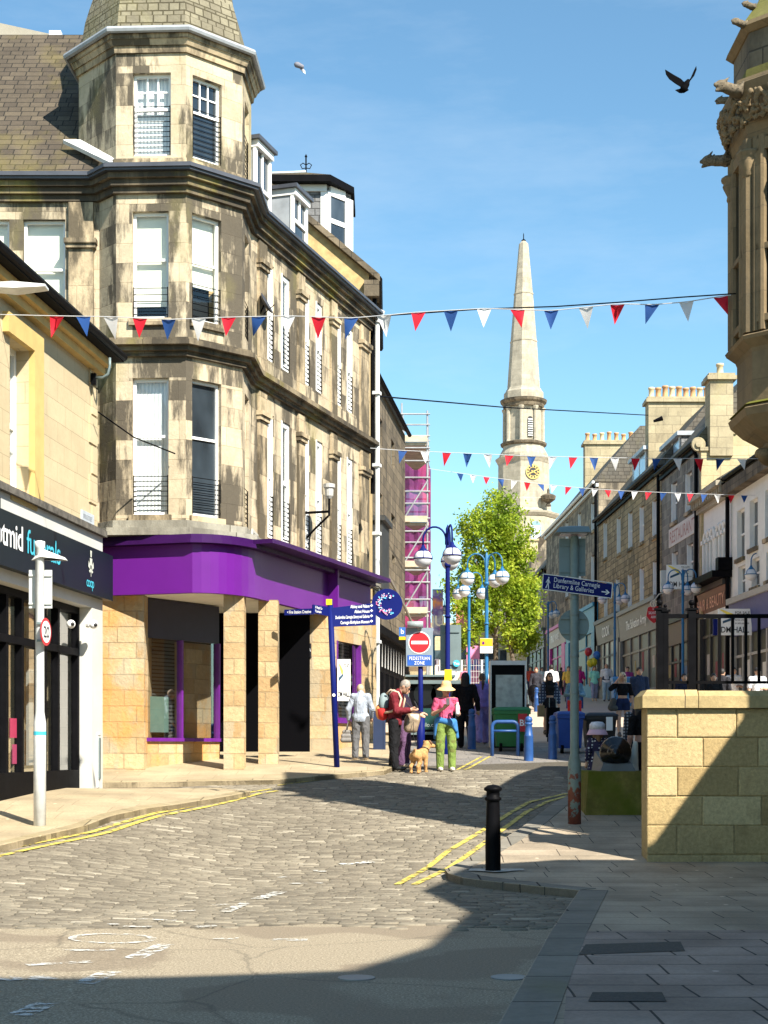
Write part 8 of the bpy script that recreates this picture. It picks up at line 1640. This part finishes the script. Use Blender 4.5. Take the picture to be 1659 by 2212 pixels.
for u, d, H, top, hr, lb in ((1478, 42, 1.62, (.02, .025, .05), (.015, .01, .01), 'person in navy jacket behind the left railing post'), (1541, 42, 1.62, (.02, .02, .022), (.012, .01, .01), 'person in a dark T-shirt just right of the middle railing post'), (1636, 45, 1.76, (.74, .75, .77), (.02, .02, .022), 'person in white T-shirt and dark cap behind the railing at the right'),
                          (1585, 49, 1.74, (.7, .68, .66), (.05, .035, .025), 'person in white top behind the for sale board'), (1560, 46, 1.72, (.03, .03, .035), (.02, .015, .012), 'person in black seen between the railing bars')):
    t, J, hp, s = person(lb, u, d, H, 0 if u != 1560 else 150, dict(eR=(.25, -.02, 1.13), wR=(.08, -.24, 1.14)), top, .4 if top[0] > .5 else 1, .86, (.03, .035, .05), 1, hair=hr, **F_)
    if u == 1636: loc_part(t, 'cap', [('e', (0, 0, 1.69), (.095, .11, .07)), ('e', (0, -.12, 1.67), (.07, .07, .015))], (.012, .012, .014), .018, .02, s, clips=[((0, 0, 1.655), (0, 0, -1))])
for u, d, rz, top, bot, lb in ((1004, 84, 20, (.6, .2, .3), (.05, .06, .1), 'distant person in pink top by the fence'), (1073, 82, 0, (.2, .25, .4), (.05, .05, .06), 'distant person in blue top behind the kiosk'), (1118, 90, 180, (.4, .36, .3), (.05, .05, .06), 'distant person in beige top under the tree'), (1212, 92, 180, (.06, .06, .07), (.05, .05, .06), 'distant person in black top outside the pink shop'), (1146, 78, 0, (.5, .08, .06), (.04, .05, .1), 'distant person in red top just right of the kiosk'), (1171, 90, 20, (.7, .7, .66), (.1, .12, .2), 'distant person in pale top and blue trousers left of the pink shop'), (1228, 70, 0, (.75, .5, .1), (.05, .05, .07), 'distant person in yellow top left of the rusting column'), (1268, 86, 170, (.12, .2, .42), (.3, .27, .2), 'distant person in blue top outside the blue shop'), (1334, 76, 10, (.62, .6, .58), (.05, .05, .06), 'distant person in light grey top outside the grey shuttered shop'), (1356, 66, -15, (.3, .05, .2), (.05, .05, .07), 'distant person in plum top outside the charity shop')):
    person(lb, u, d, 1.68, rz, wk, top, .5, .86, bot, 1, hair=(.06, .04, .03), h=.03, fing=False)
# ------------------------------------------------------------------ dog
x, d = gx(905, 29.1), 29.1; z = gz(x, d); t = thing('dog', 'small tan terrier on a lead beside the person in maroon, head turned away', 'dog', (x, d, z), R(-28))
leg = lambda x0, y0, zk, yk, yf: [('c', (x0, y0, .3), (x0*1.1, yk, zk), .058, .036), ('c', (x0*1.1, yk, zk), (x0*1.1, yf, .05), .034, .028), ('e', (x0*1.1, yf-.0, .025), (.032, .045, .026))]
# nose towards +y (away), tail towards the viewer
B = [('e', (0, .12, .36), (.105, .15, .115)), ('e', (0, -.08, .35), (.1, .16, .105)), ('c', (0, .2, .4), (.02, .27, .5), .08, .075), ('e', (.03, .29, .56), (.072, .08, .07)), ('c', (.06, .33, .54), (.12, .38, .52), .045, .038), ('c', (0, -.22, .4), (.05, -.27, .46), .03, .018)]
for sx_ in (-.065, .065):
    B += [('c', (sx_, .16, .3), (sx_, .15, .17), .048, .034), ('c', (sx_, .15, .17), (sx_, .17, .04), .032, .026), ('e', (sx_, .19, .025), (.03, .045, .025))]
    B += [('c', (sx_, -.14, .32), (sx_*1.1, -.1, .21), .07, .042), ('c', (sx_*1.1, -.1, .21), (sx_*1.15, -.2, .13), .04, .028), ('c', (sx_*1.15, -.2, .13), (sx_*1.15, -.18, .03), .027, .024), ('e', (sx_*1.15, -.165, .022), (.03, .045, .024))]
m = sdf_mesh(B, .0125, .035); part('body', m, plain('tan fur', (.42, .235, .09), .95, 0, .35, 26, .6), t, True, False)
for sx_ in (-1, 1): part('ear', sdf_mesh([('c', (.03+sx_*.06, .28, .61), (.04+sx_*.085, .3, .57), .024, .016)], .01, .01), paint((.2, .1, .05), .9, .2, 20, name='dark ear fur'), t, True, False)
part('nose', sdf_mesh([('e', (.14, .4, .53), (.016, .016, .014))], .008, .01), M['black'], t, True, False)
q = MB(); q.lathe([(.082, -.012), (.09, 0), (.082, .012)], 16, (.01, .23, .45), M=Matrix.Rotation(R(-40), 4, 'X')); part('collar', q, M['black'], t, True, False)
lp = Vector((x-.02, d+.2, z+.5)); q = MB(); q.tube([lp, Vector((x-.1, d+.2, z+.7)), W3(893, 1560, 29.5)], .006, 5); tag(part('dog_lead', q, M['black']), 'thin dark lead between the dog and the people', 'dog lead')
# ------------------------------------------------------------------ bunting, cables, birds
def bunting(label, name, pts, flags, d_of, w, hgt, cat='bunting', sway=.1):
    """pts: (u, v) along the string; flags: (u, colour)"""
    us = [p[0] for p in pts]; vs = [p[1] for p in pts]; vat = lambda u: float(np.interp(u, us, vs))
    o = W3(us[0], vs[0], d_of(us[0])); t = thing(name, label, cat, o, 0, 'strings of pennant bunting')
    q = MB(); q.tube([W3(u, vat(u), d_of(u)) for u in np.linspace(us[0], us[-1], 70)], .007, 5); part('string', q, paint((.55, .56, .58), .7, name='string'), t)
    for u, c in flags:
        d = d_of(u); p = W3(u, vat(u), d); px = d/FP; du = w*px/2; a = W3(u-w/2, vat(u-w/2)+1, d_of(u-w/2)); b = W3(u+w/2, vat(u+w/2)+1, d_of(u+w/2))
        tip = p+Vector((rng.uniform(-.45, .45)*du*2, rng.uniform(-.5, .5)*du*2, -hgt*px*rng.uniform(.88, 1.05))); mid = (a+b)/2*.5+tip*.5+Vector((rng.normal(0, .05)*du, rng.normal(0, .5)*du, 0))
        m_ab = (a+b)/2+Vector((0, .02, 0)); q = MB(); q.add([a, m_ab, b, (a+tip)/2, mid, (b+tip)/2, tip], [(0, 1, 4, 3), (1, 2, 5, 4), (3, 4, 6), (4, 5, 6)]); q.add([v+Vector((0, .004, 0)) for v in [a, m_ab, b, (a+tip)/2, mid, (b+tip)/2, tip]], [(3, 4, 1, 0), (4, 5, 2, 1), (6, 4, 3), (6, 5, 4)])
        part('pennant', q, M['flag_'+c], t, True)
f1 = list(zip([123, 180, 239, 302, 364, 429, 494, 559, 622, 688, 759, 830, 904, 974, 1046, 1118, 1191, 1266, 1334, 1409, 1483, 1557], 'rbw'*8))
bunting('nearest string of large red, blue and white pennants across the whole street', 'bunting_string', [(-60, 678), (110, 682), (239, 684), (364, 690), (494, 685), (622, 682), (759, 687), (830, 681), (904, 674), (1046, 666), (1191, 671), (1334, 656), (1409, 658), (1483, 652), (1557, 640), (1590, 636)], f1, lambda u: 22.3-.0022*u, 31, 45)
f2 = list(zip([870, 918, 965, 1010, 1054, 1100, 1148, 1194, 1238, 1283, 1328, 1373, 1418, 1464, 1510, 1556, 1602], 'bwrbwrbwrbwrbwrbw'))
bunting('second string of pennants crossing in front of the clock tower', 'bunting_string', [(800, 968), (870, 973), (1010, 979), (1148, 985), (1283, 988), (1418, 990), (1660, 991)], f2, lambda u: 36, 19, 28)
f3 = list(zip([994, 1022, 1051, 1082, 1111, 1139, 1168, 1196, 1228, 1257, 1285, 1313, 1342, 1371, 1401, 1433, 1464, 1491, 1521, 1550, 1580, 1608, 1639], 'bwr'*8))
bunting('third and farthest string of small pennants just below the clock', 'bunting_string', [(925, 1012), (994, 1022), (1082, 1034), (1168, 1045), (1257, 1054), (1342, 1060), (1464, 1065), (1580, 1069), (1680, 1071)], f3, lambda u: 50, 14, 19)
def wire(label, pts, r=.012, name='overhead_cable', mat='black_iron'):
    q = MB(); P = [W3(*p) for p in pts]; out = []
    for a, b in zip(P[:-1], P[1:]): out += [a+(b-a)*k/8 for k in range(8)]
    q.tube(out+[P[-1]], r, 5); return tag(part(name, q, M[mat]), label, 'cable', 'cables over the street')
wire('dark cable crossing the sky from the downpipe to a tall chimney', [(805, 855, 38), (1090, 880, 50), (1400, 897, 66)], .02)
wire('dark cable twisted above the right half of the nearest bunting', [(830, 682, 21), (1046, 667, 20.3), (1200, 662, 19.8), (1334, 653, 19.4), (1470, 642, 19), (1590, 634, 18.6)], .009)
wire('cable with small lights from the cream shop corner to the corner building', [(212, 890, 26.6), (290, 945, 27.4), (378, 980, 28.5)], .014)
q = MB(); d = 62.; p = W3(1412, 910, d); q.tube([p, p+Vector((.35, 0, .12))], [.05, .1], 8); tag(part('chimney_floodlight', q, M['black_iron']), 'small black floodlight on the cable before the tall chimney', 'lamp')
# birds
CR_ = mk('crow feathers', (.003, .003, .004), .9, 0, .05)[0]
d = 24.; c = W3(1479, 185, d); t = thing('crow', 'black crow in flight with wings spread near the gargoyles', 'bird', c)
P_ = lambda u, v, dy=0: tuple(W3(u, v, d+dy))
part('body', sdf_mesh([('c', P_(1482, 183), P_(1477, 192), .05, .055), ('c', P_(1482, 183), P_(1486, 175), .04, .03), ('c', P_(1487, 174), P_(1490, 176), .02, .006), ('c', P_(1477, 192), P_(1471, 199), .05, .02)], .012, .03), CR_, t, True)
for pts in ([(1480, 179), (1471, 170), (1455, 161), (1437, 150), (1439, 160), (1446, 170), (1458, 179), (1474, 189)], [(1484, 178), (1492, 168), (1499, 152), (1504, 142), (1505, 150), (1500, 163), (1492, 173), (1486, 183)]):
    q = MB(); q.extr([P_(u, v, (1480-u)*.0) for u, v in pts], (0, .02, 0)); part('wing', q, CR_, t)
q = MB(); q.extr([P_(u, v) for u, v in ((1474, 190), (1459, 194), (1468, 200), (1478, 200), (1488, 194), (1482, 188))], (0, .02, 0)); part('tail', q, CR_, t)
d = 40.; c = W3(648, 145, d); t = thing('pigeon', 'grey and white pigeon flying right of the turret', 'bird', c); pw = paint((.7, .7, .7), .8, name='white feathers'); pg = paint((.16, .16, .19), .8, name='grey feathers')
part('body', sdf_mesh([('c', P_(641, 140), P_(652, 144), .07, .06), ('c', P_(637, 138), P_(641, 140), .02, .05), ('c', P_(640, 138), P_(645, 137), .03, .03)], .02, .03), pg, t, True)
q = MB(); q.extr([P_(u, v) for u, v in ((648, 140), (655, 144), (659, 159), (652, 153), (646, 146))], (0, .03, 0)); part('wing', q, pg, t); q = MB(); q.extr([P_(u, v, -.04) for u, v in ((654, 149), (659, 152), (660, 160), (654, 155))], (0, .03, 0)); part('wing', q, pw, t); q = MB(); q.extr([P_(u, v) for u, v in ((644, 137), (650, 136), (652, 139), (646, 141))], (0, .03, 0)); part('wing', q, pg, t)
